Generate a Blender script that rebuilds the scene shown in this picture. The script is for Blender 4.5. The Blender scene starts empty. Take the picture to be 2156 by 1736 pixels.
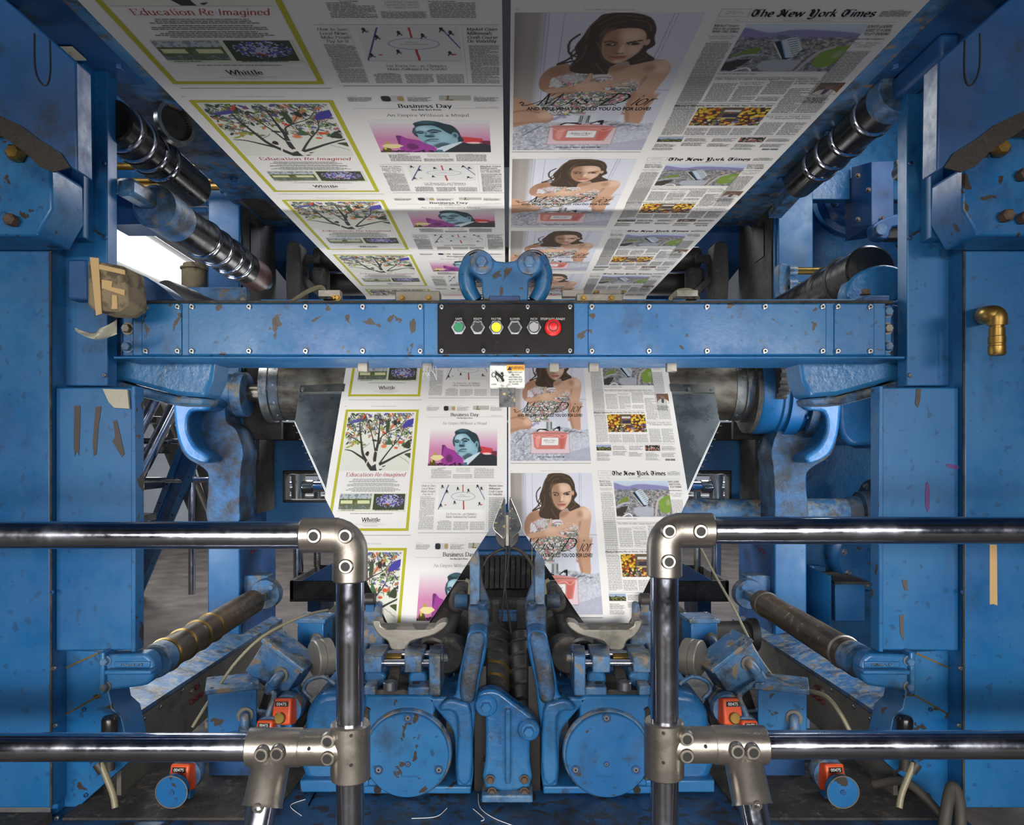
import bpy, bmesh, math, random
import numpy as np
from mathutils import Vector, Matrix
random.seed(7)
SC = bpy.context.scene
COL = SC.collection
# ---------------------------------------------------------------- camera
F, CX, CY, CZ = 1555.0, 1068.0, 940.0, 1.22      # focal length and principal point for a 2156x1736 frame; eye height
cam_d = bpy.data.cameras.new('camera'); cam = bpy.data.objects.new('camera', cam_d); COL.objects.link(cam)
cam_d.sensor_fit = 'HORIZONTAL'; cam_d.sensor_width = 36.0
cam_d.lens = 36.0 * F / 2156.0
cam_d.shift_x = (1078.0 - CX) / 2156.0
cam_d.shift_y = (CY - 868.0) / 2156.0
cam_d.clip_start = 0.05; cam_d.clip_end = 60
cam.location = (0, 0, CZ); cam.rotation_euler = (math.radians(90), 0, 0)
SC.camera = cam
# ---------------------------------------------------------------- exposure, world, lamps
SC.view_settings.view_transform = 'Standard'; SC.view_settings.look = 'None'
SC.view_settings.exposure = 0.0; SC.view_settings.gamma = 1.0
SC.view_settings.use_curve_mapping = False
wd = bpy.data.worlds.new('world'); SC.world = wd; wd.use_nodes = True
wd.node_tree.nodes['Background'].inputs[0].default_value = (0.60, 0.66, 0.78, 1)
wd.node_tree.nodes['Background'].inputs[1].default_value = 0.25
def area(name, loc, target, sx, sy, power, color=(1, 1, 1)):
    l = bpy.data.lights.new(name, 'AREA'); l.shape = 'RECTANGLE'; l.size = sx; l.size_y = sy
    l.energy = power; l.color = color
    o = bpy.data.objects.new(name, l); COL.objects.link(o); o.location = loc
    d = Vector(target) - Vector(loc); o.rotation_euler = d.to_track_quat('-Z', 'Y').to_euler()
    return o
area('hall_lamp_left',  (-1.7, -2.6, 1.58), (-0.2, 2.5, 0.8), 1.5, 0.5, 88, (1.0, 0.97, 0.93))
area('hall_lamp_right', (1.7, -2.6, 1.58), (0.2, 2.5, 0.8), 1.5, 0.5, 88, (1.0, 0.97, 0.93))
ll = area('low_fill_light', (0.0, -0.4, 0.95), (0.0, 2.1, 0.40), 2.4, 0.25, 12, (1.0, 0.98, 0.95)); ll.data.spread = math.radians(70)  # added fill that brightens the bed and lower machinery, no fixture there
lw = area('web_fill_light', (0.0, 1.43, 0.43), (0.0, 2.02, 1.86), 1.4, 0.10, 4.5, (1.0, 0.98, 0.95)); lw.data.spread = math.radians(62)  # added out-of-view fill for the bright band on the overhead web
area('side_bay_fill_left',  (-1.40, 2.40, 1.05), (0.0, 2.75, 0.75), 0.3, 1.2, 12, (0.93, 0.97, 1.0))  # added pair of fills hidden behind the frames, brightening the rear castings
area('side_bay_fill_right', (1.40, 2.40, 1.05), (0.0, 2.75, 0.75), 0.3, 1.2, 12, (0.93, 0.97, 1.0))  # right one of the added hidden fills
area('upper_bay_lamp_left',  (-1.45, 2.3, 2.55), (-0.9, 2.8, 1.7), 0.3, 0.6, 7, (0.92, 0.96, 1.0))
area('upper_bay_lamp_right', (1.45, 2.3, 2.45), (0.9, 2.8, 1.7), 0.3, 0.6, 7, (0.92, 0.96, 1.0))
area('ceiling_lamp_back_left', (-3.0, 6.5, 4.2), (-2.0, 5.0, 0), 2.0, 2.5, 280, (0.95, 0.97, 1.0))
area('ceiling_lamp_back_right', (3.0, 6.5, 4.2), (2.0, 5.0, 0), 2.0, 2.5, 280, (0.90, 0.92, 1.0))
area('under_web_lamp', (0.0, 3.9, 1.35), (0.0, 2.6, 0.9), 1.6, 0.3, 10, (1, 1, 1))

def W(px, py, d):
    return Vector(((px - CX) * d / F, d, CZ + (CY - py) * d / F))
def LR(s):
    """point reader for parts that come in a mirrored pair: px is read on the left half"""
    return lambda px, py, d: Vector((-s * (px - CX) * d / F if s > 0 else (px - CX) * d / F, d, CZ + (CY - py) * d / F))
def lin(c):
    return tuple(x / 12.92 if x <= 0.04045 else ((x + 0.055) / 1.055) ** 2.4 for x in c)
def rgb(r, g, b):
    return lin((r / 255, g / 255, b / 255))

# ---------------------------------------------------------------- materials
def _mat(name):
    m = bpy.data.materials.new(name); m.use_nodes = True
    nt = m.node_tree; return m, nt, nt.nodes['Principled BSDF']
def _noise(nt, vec, scale, detail=4, rough=0.6, dist=0.0):
    n = nt.nodes.new('ShaderNodeTexNoise'); n.inputs['Scale'].default_value = scale
    n.inputs['Detail'].default_value = detail; n.inputs['Roughness'].default_value = rough
    n.inputs['Distortion'].default_value = dist
    nt.links.new(vec, n.inputs['Vector']); return n.outputs['Fac']
def _ramp(nt, fac, a, b, smooth=True):
    r = nt.nodes.new('ShaderNodeMapRange'); r.inputs['From Min'].default_value = a; r.inputs['From Max'].default_value = b
    r.interpolation_type = 'SMOOTHSTEP' if smooth else 'LINEAR'
    nt.links.new(fac, r.inputs['Value']); return r.outputs['Result']
def _mix(nt, fac, a, b):
    m = nt.nodes.new('ShaderNodeMix'); m.data_type = 'RGBA'
    for sock, v in ((m.inputs[0], fac), (m.inputs[6], a), (m.inputs[7], b)):
        if hasattr(v, 'is_linked'): nt.links.new(v, sock)
        elif isinstance(v, (int, float)): sock.default_value = v
        else: sock.default_value = (*v[:3], 1)
    return m.outputs[2]
def _mul(nt, a, b):
    m = nt.nodes.new('ShaderNodeMath'); m.operation = 'MULTIPLY'
    for i, v in enumerate((a, b)):
        if hasattr(v, 'is_linked'): nt.links.new(v, m.inputs[i])
        else: m.inputs[i].default_value = v
    return m.outputs[0]
def _bump(nt, p, h, strength, dist=0.002):
    b = nt.nodes.new('ShaderNodeBump'); b.inputs['Strength'].default_value = strength; b.inputs['Distance'].default_value = dist
    nt.links.new(h, b.inputs['Height']); nt.links.new(b.outputs[0], p.inputs['Normal'])
def dirty(name, base, tone=None, tone_amt=0.5, grime=rgb(40, 38, 34), grime_at=(0.60, 0.75), grime_amt=0.8, grime_scale=9,
          chip=None, chip_at=(0.70, 0.72), chip_scale=14, dust=None, dust_at=(0.5, 0.65), dust_amt=0.6, rough=0.35, metal=0.0,
          bump=0.15, bump_scale=90, bump_d=0.002, streak=(1, 1, 1), coat=0.0, fleck=0.0):
    m, nt, p = _mat(name)
    tc = nt.nodes.new('ShaderNodeNewGeometry'); pos = tc.outputs['Position']
    mp = nt.nodes.new('ShaderNodeMapping'); mp.inputs['Scale'].default_value = streak; nt.links.new(pos, mp.inputs['Vector'])
    sv = mp.outputs[0]
    c = base
    if tone: c = _mix(nt, _mul(nt, _ramp(nt, _noise(nt, sv, 3.2, 3, 0.55), 0.35, 0.68), tone_amt), c, tone)
    g = _ramp(nt, _noise(nt, sv, grime_scale, 8, 0.68), *grime_at)
    c = _mix(nt, _mul(nt, g, grime_amt), c, grime)
    if dust:
        dn = _ramp(nt, _noise(nt, pos, 26, 8, 0.75), *dust_at)
        sep = nt.nodes.new('ShaderNodeSeparateXYZ'); nt.links.new(tc.outputs['Normal'], sep.inputs[0])
        up = _ramp(nt, sep.outputs['Z'], -0.2, 0.9)
        ad = nt.nodes.new('ShaderNodeMath'); ad.operation = 'MULTIPLY_ADD'; ad.inputs[1].default_value = 0.75; ad.inputs[2].default_value = 0.25
        nt.links.new(up, ad.inputs[0])
        c = _mix(nt, _mul(nt, _mul(nt, dn, ad.outputs[0]), dust_amt), c, dust)
    if fleck: c = _mix(nt, _mul(nt, _ramp(nt, _noise(nt, pos, 48, 2, 0.4), 0.66, 0.70), fleck), c, grime)
    if chip:
        v = _noise(nt, pos, chip_scale, 3, 0.45, 0.4); ch = _ramp(nt, v, *chip_at)
        c = _mix(nt, ch, c, chip)
    if hasattr(c, 'is_linked'): nt.links.new(c, p.inputs['Base Color'])
    else: p.inputs['Base Color'].default_value = (*c, 1)
    rr = nt.nodes.new('ShaderNodeMapRange'); rr.inputs['To Min'].default_value = rough; rr.inputs['To Max'].default_value = min(1, rough + 0.35)
    nt.links.new(_noise(nt, pos, 7, 6, 0.7), rr.inputs['Value']); rr.inputs['From Min'].default_value = 0.4; rr.inputs['From Max'].default_value = 0.8
    nt.links.new(rr.outputs[0], p.inputs['Roughness'])
    p.inputs['Metallic'].default_value = metal
    if coat: p.inputs['Coat Weight'].default_value = coat; p.inputs['Coat Roughness'].default_value = 0.12
    if bump: _bump(nt, p, _noise(nt, pos, bump_scale, 5, 0.6), bump, bump_d)
    return m
def plain(name, c, rough=0.5, metal=0.0, emit=0.0, bump=0.0):
    m, nt, p = _mat(name); p.inputs['Base Color'].default_value = (*c, 1); p.inputs['Roughness'].default_value = rough
    p.inputs['Metallic'].default_value = metal
    if emit: p.inputs['Emission Color'].default_value = (*c, 1); p.inputs['Emission Strength'].default_value = emit
    tc = nt.nodes.new('ShaderNodeNewGeometry')
    rr = nt.nodes.new('ShaderNodeMapRange'); rr.inputs['To Min'].default_value = max(0.02, rough - 0.04); rr.inputs['To Max'].default_value = min(1, rough + 0.14)
    nt.links.new(_noise(nt, tc.outputs['Position'], 30, 5, 0.7), rr.inputs['Value']); nt.links.new(rr.outputs[0], p.inputs['Roughness'])
    if bump: _bump(nt, p, _noise(nt, tc.outputs['Position'], 80, 4, 0.6), bump)
    return m
M = {}
B1, B2, B3 = rgb(14, 84, 138), rgb(38, 102, 148), rgb(16, 66, 114)
M['blue'] = dirty('blue_paint', B1, B2, 0.7, grime=rgb(26, 62, 98), grime_at=(0.50, 0.80), grime_amt=0.85, grime_scale=6, fleck=.6, rough=0.33, bump=0.08, bump_scale=60, streak=(1, 1, .45))
M['blue_chip'] = dirty('chipped_blue_paint', B1, B2, 0.8, grime=rgb(30, 58, 88), grime_at=(0.52, 0.74), grime_amt=0.8, grime_scale=8,
                       chip=rgb(52, 44, 38), chip_at=(0.655, 0.665), chip_scale=24, fleck=.7, rough=0.30, bump=0.1, streak=(1, 1, .8))
M['blue_old'] = dirty('worn_blue_paint', rgb(34, 86, 134), rgb(66, 110, 146), 0.7, grime=rgb(38, 42, 44), grime_at=(0.45, 0.62), grime_amt=0.9, grime_scale=14,
                      chip=rgb(112, 98, 82), chip_at=(0.63, 0.65), chip_scale=26, dust=rgb(150, 146, 130), dust_at=(0.42, 0.66), dust_amt=0.75, rough=0.36, bump=0.35, bump_scale=70)
M['blue_cast'] = dirty('blue_painted_casting', rgb(22, 84, 136), rgb(46, 106, 150), 0.7, grime=rgb(34, 52, 66), grime_at=(0.50, 0.72), grime_amt=0.75, grime_scale=10,
                       dust=rgb(120, 120, 112), dust_at=(0.5, 0.75), dust_amt=0.4, rough=0.22, bump=0.45, bump_scale=55, bump_d=0.003)
M['blue_sooty'] = dirty('ink_dusted_blue_casting', rgb(36, 88, 134), rgb(34, 68, 98), 0.8, grime=rgb(38, 38, 38), grime_at=(0.36, 0.60), grime_amt=0.9, grime_scale=12,
                        dust=rgb(120, 116, 104), dust_at=(0.5, 0.7), dust_amt=0.6, rough=0.5, bump=0.8, bump_scale=120, bump_d=0.004)
M['blue_dark'] = dirty('dark_blue_paint', rgb(22, 72, 122), rgb(18, 56, 100), 0.8, grime=rgb(26, 34, 44), grime_at=(0.5, 0.7), grime_amt=0.7, rough=0.4, bump=0.12)
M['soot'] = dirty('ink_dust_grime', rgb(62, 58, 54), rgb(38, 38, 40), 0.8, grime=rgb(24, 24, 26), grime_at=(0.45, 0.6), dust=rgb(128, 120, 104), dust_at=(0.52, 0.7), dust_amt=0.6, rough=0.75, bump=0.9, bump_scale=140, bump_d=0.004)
M['black_gloss'] = dirty('black_polished_roller', rgb(34, 33, 33), rgb(62, 60, 58), 0.6, grime=rgb(16, 16, 16), grime_at=(0.5, 0.8), rough=0.16, metal=0.55, bump=0.03, streak=(1, .2, 1))
M['black'] = dirty('black_rubber', rgb(34, 32, 30), rgb(54, 50, 46), 0.7, grime=rgb(18, 18, 18), dust=rgb(130, 120, 102), dust_at=(0.55, 0.72), dust_amt=0.5, rough=0.45, bump=0.2)
M['panel_black'] = dirty('black_panel_paint', rgb(20, 18, 18), rgb(30, 28, 27), 0.6, grime=rgb(64, 62, 60), grime_at=(0.64, 0.72), grime_amt=0.5, grime_scale=18, rough=0.5, bump=0.05)
M['panel_black'].node_tree.nodes['Principled BSDF'].inputs['Specular IOR Level'].default_value = .2
M['brown_roll'] = dirty('oily_brown_roller', rgb(74, 60, 46), rgb(104, 84, 50), 0.7, grime=rgb(38, 32, 28), grime_at=(0.45, 0.65), dust=rgb(168, 154, 128), dust_at=(0.56, 0.68), dust_amt=0.8, rough=0.30, metal=0.3, bump=0.2, streak=(1, .3, 1))
M['rust_roll'] = dirty('reddish_roller', rgb(70, 44, 40), rgb(90, 56, 50), 0.7, grime=rgb(40, 30, 28), rough=0.32, metal=0.2)
M['chrome'] = dirty('chrome', rgb(200, 203, 214), rgb(172, 176, 194), 0.5, grime=rgb(122, 122, 140), grime_at=(0.6, 0.8), grime_amt=0.5, rough=0.07, metal=1.0, bump=0.015)
M['steel'] = dirty('brushed_steel', rgb(168, 166, 160), rgb(132, 130, 124), 0.6, grime=rgb(84, 80, 72), grime_at=(0.5, 0.72), grime_amt=0.6, rough=0.24, metal=1.0, bump=0.04)
M['fitting'] = dirty('nickel_fitting', rgb(160, 153, 144), rgb(130, 124, 116), 0.7, grime=rgb(74, 70, 66), grime_at=(0.52, 0.72), grime_amt=0.6, grime_scale=14, rough=0.27, metal=0.9, bump=0.10, bump_scale=150)
M['roller_steel'] = dirty('tarnished_roller_steel', rgb(138, 132, 120), rgb(112, 98, 84), 0.8, grime=rgb(74, 62, 52), grime_at=(0.42, 0.66), grime_amt=0.7, grime_scale=6, rough=0.26, metal=0.85, bump=0.05, streak=(1, 2.4, 2.4))
M['zinc'] = dirty('polished_former_steel', rgb(158, 166, 168), rgb(112, 120, 124), 0.9, grime=rgb(110, 116, 118), grime_at=(0.45, 0.75), grime_amt=0.08, grime_scale=3, rough=0.22, metal=0.9, bump=0.03)
M['bare'] = dirty('bare_cast_steel', rgb(132, 128, 120), rgb(102, 98, 90), 0.7, grime=rgb(70, 66, 58), grime_at=(0.5, 0.7), grime_amt=0.6, rough=0.35, metal=0.6, bump=0.2)
M['brass'] = dirty('brass', rgb(150, 120, 62), rgb(112, 92, 52), 0.6, grime=rgb(56, 48, 34), grime_at=(0.5, 0.75), rough=0.3, metal=0.9, bump=0.05)
M['grease'] = plain('dark_grease', rgb(36, 30, 25), 0.55, bump=.6)
M['dark_red'] = plain('dark_red_plug', rgb(104, 34, 34), 0.5)
M['purple'] = plain('purple_ink_smear', rgb(84, 44, 104), 0.5)
M['dark_wall'] = plain('dim_hall_paint', rgb(92, 96, 104), 0.7)
M['screw'] = plain('screw_steel', rgb(150, 152, 156), 0.28, 0.9)
M['socket'] = plain('dark_socket', rgb(26, 24, 23), 0.5, 0.3)
M['rusty_bolt'] = dirty('rusty_bolt', rgb(88, 68, 54), rgb(64, 50, 42), 0.6, rough=0.6, bump=0.5)
M['orange'] = dirty('orange_counter_case', rgb(206, 78, 30), rgb(180, 62, 26), 0.5, grime=rgb(96, 40, 22), grime_at=(0.55, 0.75), grime_amt=0.6, rough=0.35, bump=0.04)
M['tan_tape'] = dirty('tan_masking_tape', rgb(188, 158, 112), rgb(168, 138, 94), 0.6, grime=rgb(110, 90, 64), grime_at=(0.62, 0.75), rough=0.7, bump=0.15)
M['box_paper'] = dirty('taped_cardboard', rgb(134, 120, 92), rgb(102, 94, 80), 0.9, grime=rgb(60, 54, 44), grime_at=(0.48, 0.62), grime_scale=20, rough=0.75, bump=0.4)
M['scrap'] = dirty('torn_paper', rgb(176, 172, 156), rgb(146, 142, 128), 0.6, grime=rgb(80, 78, 70), grime_at=(0.6, 0.68), grime_scale=30, rough=0.85, bump=0.3)
M['grey_tape'] = dirty('grey_tape_residue', rgb(72, 66, 64), rgb(90, 82, 78), 0.6, rough=0.75, bump=0.2)
M['bed'] = dirty('worn_bed_paint', rgb(18, 62, 104), rgb(30, 74, 110), .6, grime=rgb(36, 36, 38), grime_at=(.42, .62), grime_scale=5, chip=rgb(38, 34, 32), chip_at=(.56, .60), chip_scale=34, rough=.4, bump=.25)
M['hose'] = plain('milky_hose', rgb(122, 116, 92), 0.35)
M['cable'] = dirty('dusty_cable', rgb(62, 58, 50), rgb(44, 42, 40), 0.6, rough=0.6)
M['floor'] = dirty('ink_stained_floor', rgb(74, 66, 60), rgb(94, 86, 78), 0.8, grime=rgb(46, 42, 40), grime_at=(0.4, 0.7), grime_amt=0.8, grime_scale=4, dust=rgb(128, 120, 108), dust_at=(0.6, 0.72), dust_amt=0.4, rough=0.6, bump=0.3)
M['wall'] = dirty('pale_hall_wall', rgb(186, 192, 198), rgb(168, 176, 186), 0.5, grime=rgb(140, 146, 152), rough=0.6, bump=0.02)
M['lamp'] = plain('lamp_diffuser', rgb(246, 250, 250), 0.4, emit=1.6)
M['white'] = plain('white_enamel', rgb(226, 226, 222), 0.4)
M['label_ink'] = plain('white_lettering', rgb(220, 220, 216), 0.5)
M['ink'] = plain('black_lettering', rgb(30, 28, 26), 0.6)
M['warn'] = plain('orange_warning_ink', rgb(226, 150, 30), 0.5)
M['sign'] = dirty('splattered_sign_plate', rgb(208, 208, 198), rgb(190, 190, 180), 0.5, grime=rgb(104, 102, 94), grime_at=(0.52, 0.60), grime_amt=0.7, grime_scale=46, rough=0.5, bump=0.2)
M['speckle'] = dirty('speckled_backing', rgb(64, 66, 68), rgb(88, 90, 88), 0.8, grime=rgb(30, 38, 50), grime_at=(0.48, 0.56), grime_scale=50, chip=rgb(164, 140, 88), chip_at=(0.62, 0.66), chip_scale=70, rough=0.5, bump=0.3)
M['green'] = plain('green_button', rgb(24, 120, 78), 0.3)
M['yellow'] = plain('yellow_button', rgb(236, 220, 10), 0.3, emit=0.25)
M['red'] = plain('red_button', rgb(200, 24, 26), 0.3)
M['btn_black'] = plain('black_button', rgb(18, 18, 20), 0.35)
M['btn_grey'] = plain('grey_button', rgb(142, 142, 144), 0.35)
def _vcol(name, rough):
    m, nt, p = _mat(name); a = nt.nodes.new('ShaderNodeAttribute'); a.attribute_name = 'ink'
    nt.links.new(a.outputs['Color'], p.inputs['Base Color']); p.inputs['Roughness'].default_value = rough
    p.inputs['Specular IOR Level'].default_value = 0.25
    return m
M['print'] = _vcol('printed_newsprint', 0.62)

# ---------------------------------------------------------------- mesh building
class MB:
    def __init__(s): s.v = []; s.f = []
    def add(s, vs, fs):
        o = len(s.v); s.v += [Vector(v) for v in vs]; s.f += [[i + o for i in f] for f in fs]; return s
    def box(s, a, b):
        x0, x1 = sorted((a[0], b[0])); y0, y1 = sorted((a[1], b[1])); z0, z1 = sorted((a[2], b[2]))
        return s.add([(x0, y0, z0), (x1, y0, z0), (x1, y1, z0), (x0, y1, z0), (x0, y0, z1), (x1, y0, z1), (x1, y1, z1), (x0, y1, z1)],
                     [(0, 3, 2, 1), (4, 5, 6, 7), (0, 1, 5, 4), (1, 2, 6, 5), (2, 3, 7, 6), (3, 0, 4, 7)])
    def obox(s, c, size, rot=None, axes=None):
        R = rot.to_matrix() if hasattr(rot, 'to_matrix') else (rot or Matrix.Identity(3))
        if axes: R = Matrix((axes[0], axes[1], axes[2])).transposed()
        vs = []
        for z in (-.5, .5):
            for x, y in ((-.5, -.5), (.5, -.5), (.5, .5), (-.5, .5)):
                vs.append(Vector(c) + R @ Vector((x * size[0], y * size[1], z * size[2])))
        return s.add(vs, [(0, 3, 2, 1), (4, 5, 6, 7), (0, 1, 5, 4), (1, 2, 6, 5), (2, 3, 7, 6), (3, 0, 4, 7)])
    def prism(s, pts, ext):
        """solid from an outline (list of points) pushed along a vector"""
        n = len(pts); pts = [Vector(p) for p in pts]; e = Vector(ext)
        return s.add(pts + [p + e for p in pts], [list(range(n))[::-1], [i + n for i in range(n)]] + [[i, (i + 1) % n, n + (i + 1) % n, n + i] for i in range(n)])
    def bar(s, p0, p1, w, h, up=(0, 0, 1)):
        p0 = Vector(p0); p1 = Vector(p1); d = (p1 - p0); L = d.length; d.normalize()
        u = Vector(up); x = d.cross(u).normalized(); z = x.cross(d).normalized()
        return s.obox((p0 + p1) / 2, (w, L, h), axes=(x, d, z))
    def lathe(s, p0, p1, prof, n=40):
        """profile of (distance along p0->p1 as fraction or metres if >1.5 list, radius)"""
        p0 = Vector(p0); p1 = Vector(p1); d = p1 - p0; L = d.length; d.normalize()
        a = Vector((0, 0, 1)) if abs(d.z) < 0.9 else Vector((1, 0, 0))
        x = d.cross(a).normalized(); y = d.cross(x)
        vs = []; fs = []
        for t, r in prof:
            for k in range(n):
                an = 2 * math.pi * k / n
                vs.append(p0 + d * (t * L) + (x * math.cos(an) + y * math.sin(an)) * r)
        for j in range(len(prof) - 1):
            for k in range(n):
                fs.append((j * n + k, j * n + (k + 1) % n, (j + 1) * n + (k + 1) % n, (j + 1) * n + k))
        fs.append(list(range(n))[::-1]); fs.append([(len(prof) - 1) * n + k for k in range(n)])
        return s.add(vs, fs)
    def cyl(s, p0, p1, r, n=32, r1=None, ch=0.0):
        if ch:
            L = (Vector(p1) - Vector(p0)).length; c = ch / L; r1 = r if r1 is None else r1
            return s.lathe(p0, p1, [(0, r - ch), (c, r), (1 - c, r1), (1, r1 - ch)], n)
        return s.lathe(p0, p1, [(0, r), (1, r if r1 is None else r1)], n)
    def ring(s, p0, p1, ro, ri, n=40):
        p0 = Vector(p0); p1 = Vector(p1); d = p1 - p0; L = d.length; d.normalize()
        a = Vector((0, 0, 1)) if abs(d.z) < 0.9 else Vector((1, 0, 0))
        x = d.cross(a).normalized(); y = d.cross(x); vs = []
        prof = [(0, ri), (0, ro), (1, ro), (1, ri)]
        for t, r in prof:
            for k in range(n):
                an = 2 * math.pi * k / n; vs.append(p0 + d * (t * L) + (x * math.cos(an) + y * math.sin(an)) * r)
        fs = [(j * n + k, j * n + (k + 1) % n, ((j + 1) % 4) * n + (k + 1) % n, ((j + 1) % 4) * n + k) for j in range(4) for k in range(n)]
        return s.add(vs, fs)
    def tube(s, pts, r, n=12, sub=6, rs=None):
        pts = [Vector(p) for p in pts]
        if sub > 1 and len(pts) > 2:
            q = []; m = len(pts)
            for i in range(m - 1):
                p = [pts[max(0, i - 1)], pts[i], pts[i + 1], pts[min(m - 1, i + 2)]]
                for k in range(sub):
                    t = k / sub
                    q.append(0.5 * ((2 * p[1]) + (p[2] - p[0]) * t + (2 * p[0] - 5 * p[1] + 4 * p[2] - p[3]) * t * t + (3 * p[1] - p[0] - 3 * p[2] + p[3]) * t ** 3))
            q.append(pts[-1]); pts = q
        m = len(pts); vs = []; nrm = None
        for i, p in enumerate(pts):
            d = (pts[min(i + 1, m - 1)] - pts[max(i - 1, 0)]).normalized()
            if nrm is None: nrm = d.orthogonal().normalized()
            nrm = (nrm - d * nrm.dot(d)).normalized(); b = d.cross(nrm)
            rr = r if rs is None else rs[0] + (rs[1] - rs[0]) * i / (m - 1)
            for k in range(n):
                an = 2 * math.pi * k / n; vs.append(p + (nrm * math.cos(an) + b * math.sin(an)) * rr)
        fs = [(j * n + k, j * n + (k + 1) % n, (j + 1) * n + (k + 1) % n, (j + 1) * n + k) for j in range(m - 1) for k in range(n)]
        fs += [list(range(n))[::-1], [(m - 1) * n + k for k in range(n)]]
        return s.add(vs, fs)
    def ball(s, c, r, n=20, sq=(1, 1, 1)):
        c = Vector(c); vs = []; m = n // 2
        for j in range(1, m):
            th = math.pi * j / m
            for k in range(n):
                an = 2 * math.pi * k / n
                vs.append(c + Vector((r * sq[0] * math.sin(th) * math.cos(an), r * sq[1] * math.sin(th) * math.sin(an), r * sq[2] * math.cos(th))))
        vs += [c + Vector((0, 0, r * sq[2])), c - Vector((0, 0, r * sq[2]))]; t = len(vs) - 2
        fs = [(j * n + k, (j + 1) * n + k, (j + 1) * n + (k + 1) % n, j * n + (k + 1) % n) for j in range(m - 2) for k in range(n)]
        fs += [(t, k, (k + 1) % n) for k in range(n)] + [(t + 1, (m - 2) * n + (k + 1) % n, (m - 2) * n + k) for k in range(n)]
        return s.add(vs, fs)
    def grid(s, fn, nu, nv, thick=None):
        vs = [Vector(fn(i / nu, j / nv)) for j in range(nv + 1) for i in range(nu + 1)]
        fs = [(j * (nu + 1) + i, j * (nu + 1) + i + 1, (j + 1) * (nu + 1) + i + 1, (j + 1) * (nu + 1) + i) for j in range(nv) for i in range(nu)]
        return s.add(vs, fs)
    def build(s, name, mat, parent=None, bevel=0.0, seg=2, smooth=40, solid=0.0, sub=0):
        me = bpy.data.meshes.new(name)
        lo = Vector([min(v[i] for v in s.v) for i in range(3)]); hi = Vector([max(v[i] for v in s.v) for i in range(3)])
        c = (lo + hi) / 2
        me.from_pydata([v - c for v in s.v], [], s.f)
        bm = bmesh.new(); bm.from_mesh(me); bmesh.ops.recalc_face_normals(bm, faces=bm.faces); bm.to_mesh(me); bm.free()
        me.polygons.foreach_set('use_smooth', [True] * len(me.polygons))
        me.set_sharp_from_angle(angle=math.radians(smooth))
        me.materials.append(M[mat] if isinstance(mat, str) else mat)
        o = bpy.data.objects.new(name, me); COL.objects.link(o)
        po = Vector((0, 0, 0)); p = parent
        while p is not None: po += p.location; p = p.parent
        o.location = c - po; o.parent = parent
        if solid: md = o.modifiers.new('solid', 'SOLIDIFY'); md.thickness = solid; md.offset = 0
        if bevel:
            md = o.modifiers.new('bevel', 'BEVEL'); md.width = bevel; md.segments = seg; md.limit_method = 'ANGLE'; md.angle_limit = math.radians(38)
            md.use_clamp_overlap = True
        if sub: md = o.modifiers.new('sub', 'SUBSURF'); md.levels = sub; md.render_levels = sub
        return o
def tag(o, label, cat, group=None, kind=None):
    o['label'] = label; o['category'] = cat
    if group: o['group'] = group
    if kind: o['kind'] = kind
    return o
def thing(name, loc, label, cat, group=None):
    e = bpy.data.objects.new(name, None); COL.objects.link(e); e.location = loc; e.empty_display_size = 0.05
    return tag(e, label, cat, group)
def struct(o): o['kind'] = 'structure'; return o
def text_mesh(txt, size, font_offset=0.0):
    cu = bpy.data.curves.new('t', 'FONT'); cu.body = txt; cu.size = size; cu.align_x = 'CENTER'; cu.offset = font_offset
    cu.resolution_u = 3
    o = bpy.data.objects.new('t', cu); COL.objects.link(o)
    dg = bpy.context.evaluated_depsgraph_get(); me = bpy.data.meshes.new_from_object(o.evaluated_get(dg))
    v = [tuple(x.co) for x in me.vertices]; f = [tuple(p.vertices) for p in me.polygons]
    bpy.data.objects.remove(o); bpy.data.curves.remove(cu); bpy.data.meshes.remove(me)
    return v, f
def lettering(name, txt, c, height, mat, parent, width=None, thick=0.0006, bold=0.0):
    """raised lettering facing the viewer (-Y)"""
    v, f = text_mesh(txt, 1.0, bold)
    hs = [p[1] for p in v]; xs = [p[0] for p in v]; h = max(hs) - min(hs); sc = height / h
    sx = sc if width is None else width / (max(xs) - min(xs))
    mx = (max(xs) + min(xs)) / 2; my = (max(hs) + min(hs)) / 2
    b = MB(); b.add([(c[0] + (p[0] - mx) * sx, c[1], c[2] + (p[1] - my) * sc) for p in v], f)
    o = b.build(name, mat, parent)
    md = o.modifiers.new('solid', 'SOLIDIFY'); md.thickness = thick; md.offset = 0
    return o
def smooth_pts(pts, closed=True, sub=5):
    n = len(pts); out = []
    rng = range(n if closed else n - 1)
    for i in rng:
        if closed: p = [pts[(i + k - 1) % n] for k in range(4)]
        else: p = [pts[min(max(i + k - 1, 0), n - 1)] for k in range(4)]
        for k in range(sub):
            t = k / sub
            out.append(tuple(0.5 * (2 * p[1][j] + (p[2][j] - p[0][j]) * t + (2 * p[0][j] - 5 * p[1][j] + 4 * p[2][j] - p[3][j]) * t * t + (3 * p[1][j] - p[0][j] - 3 * p[2][j] + p[3][j]) * t ** 3) for j in range(len(p[1]))))
    if not closed: out.append(tuple(pts[-1]))
    return out
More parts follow.
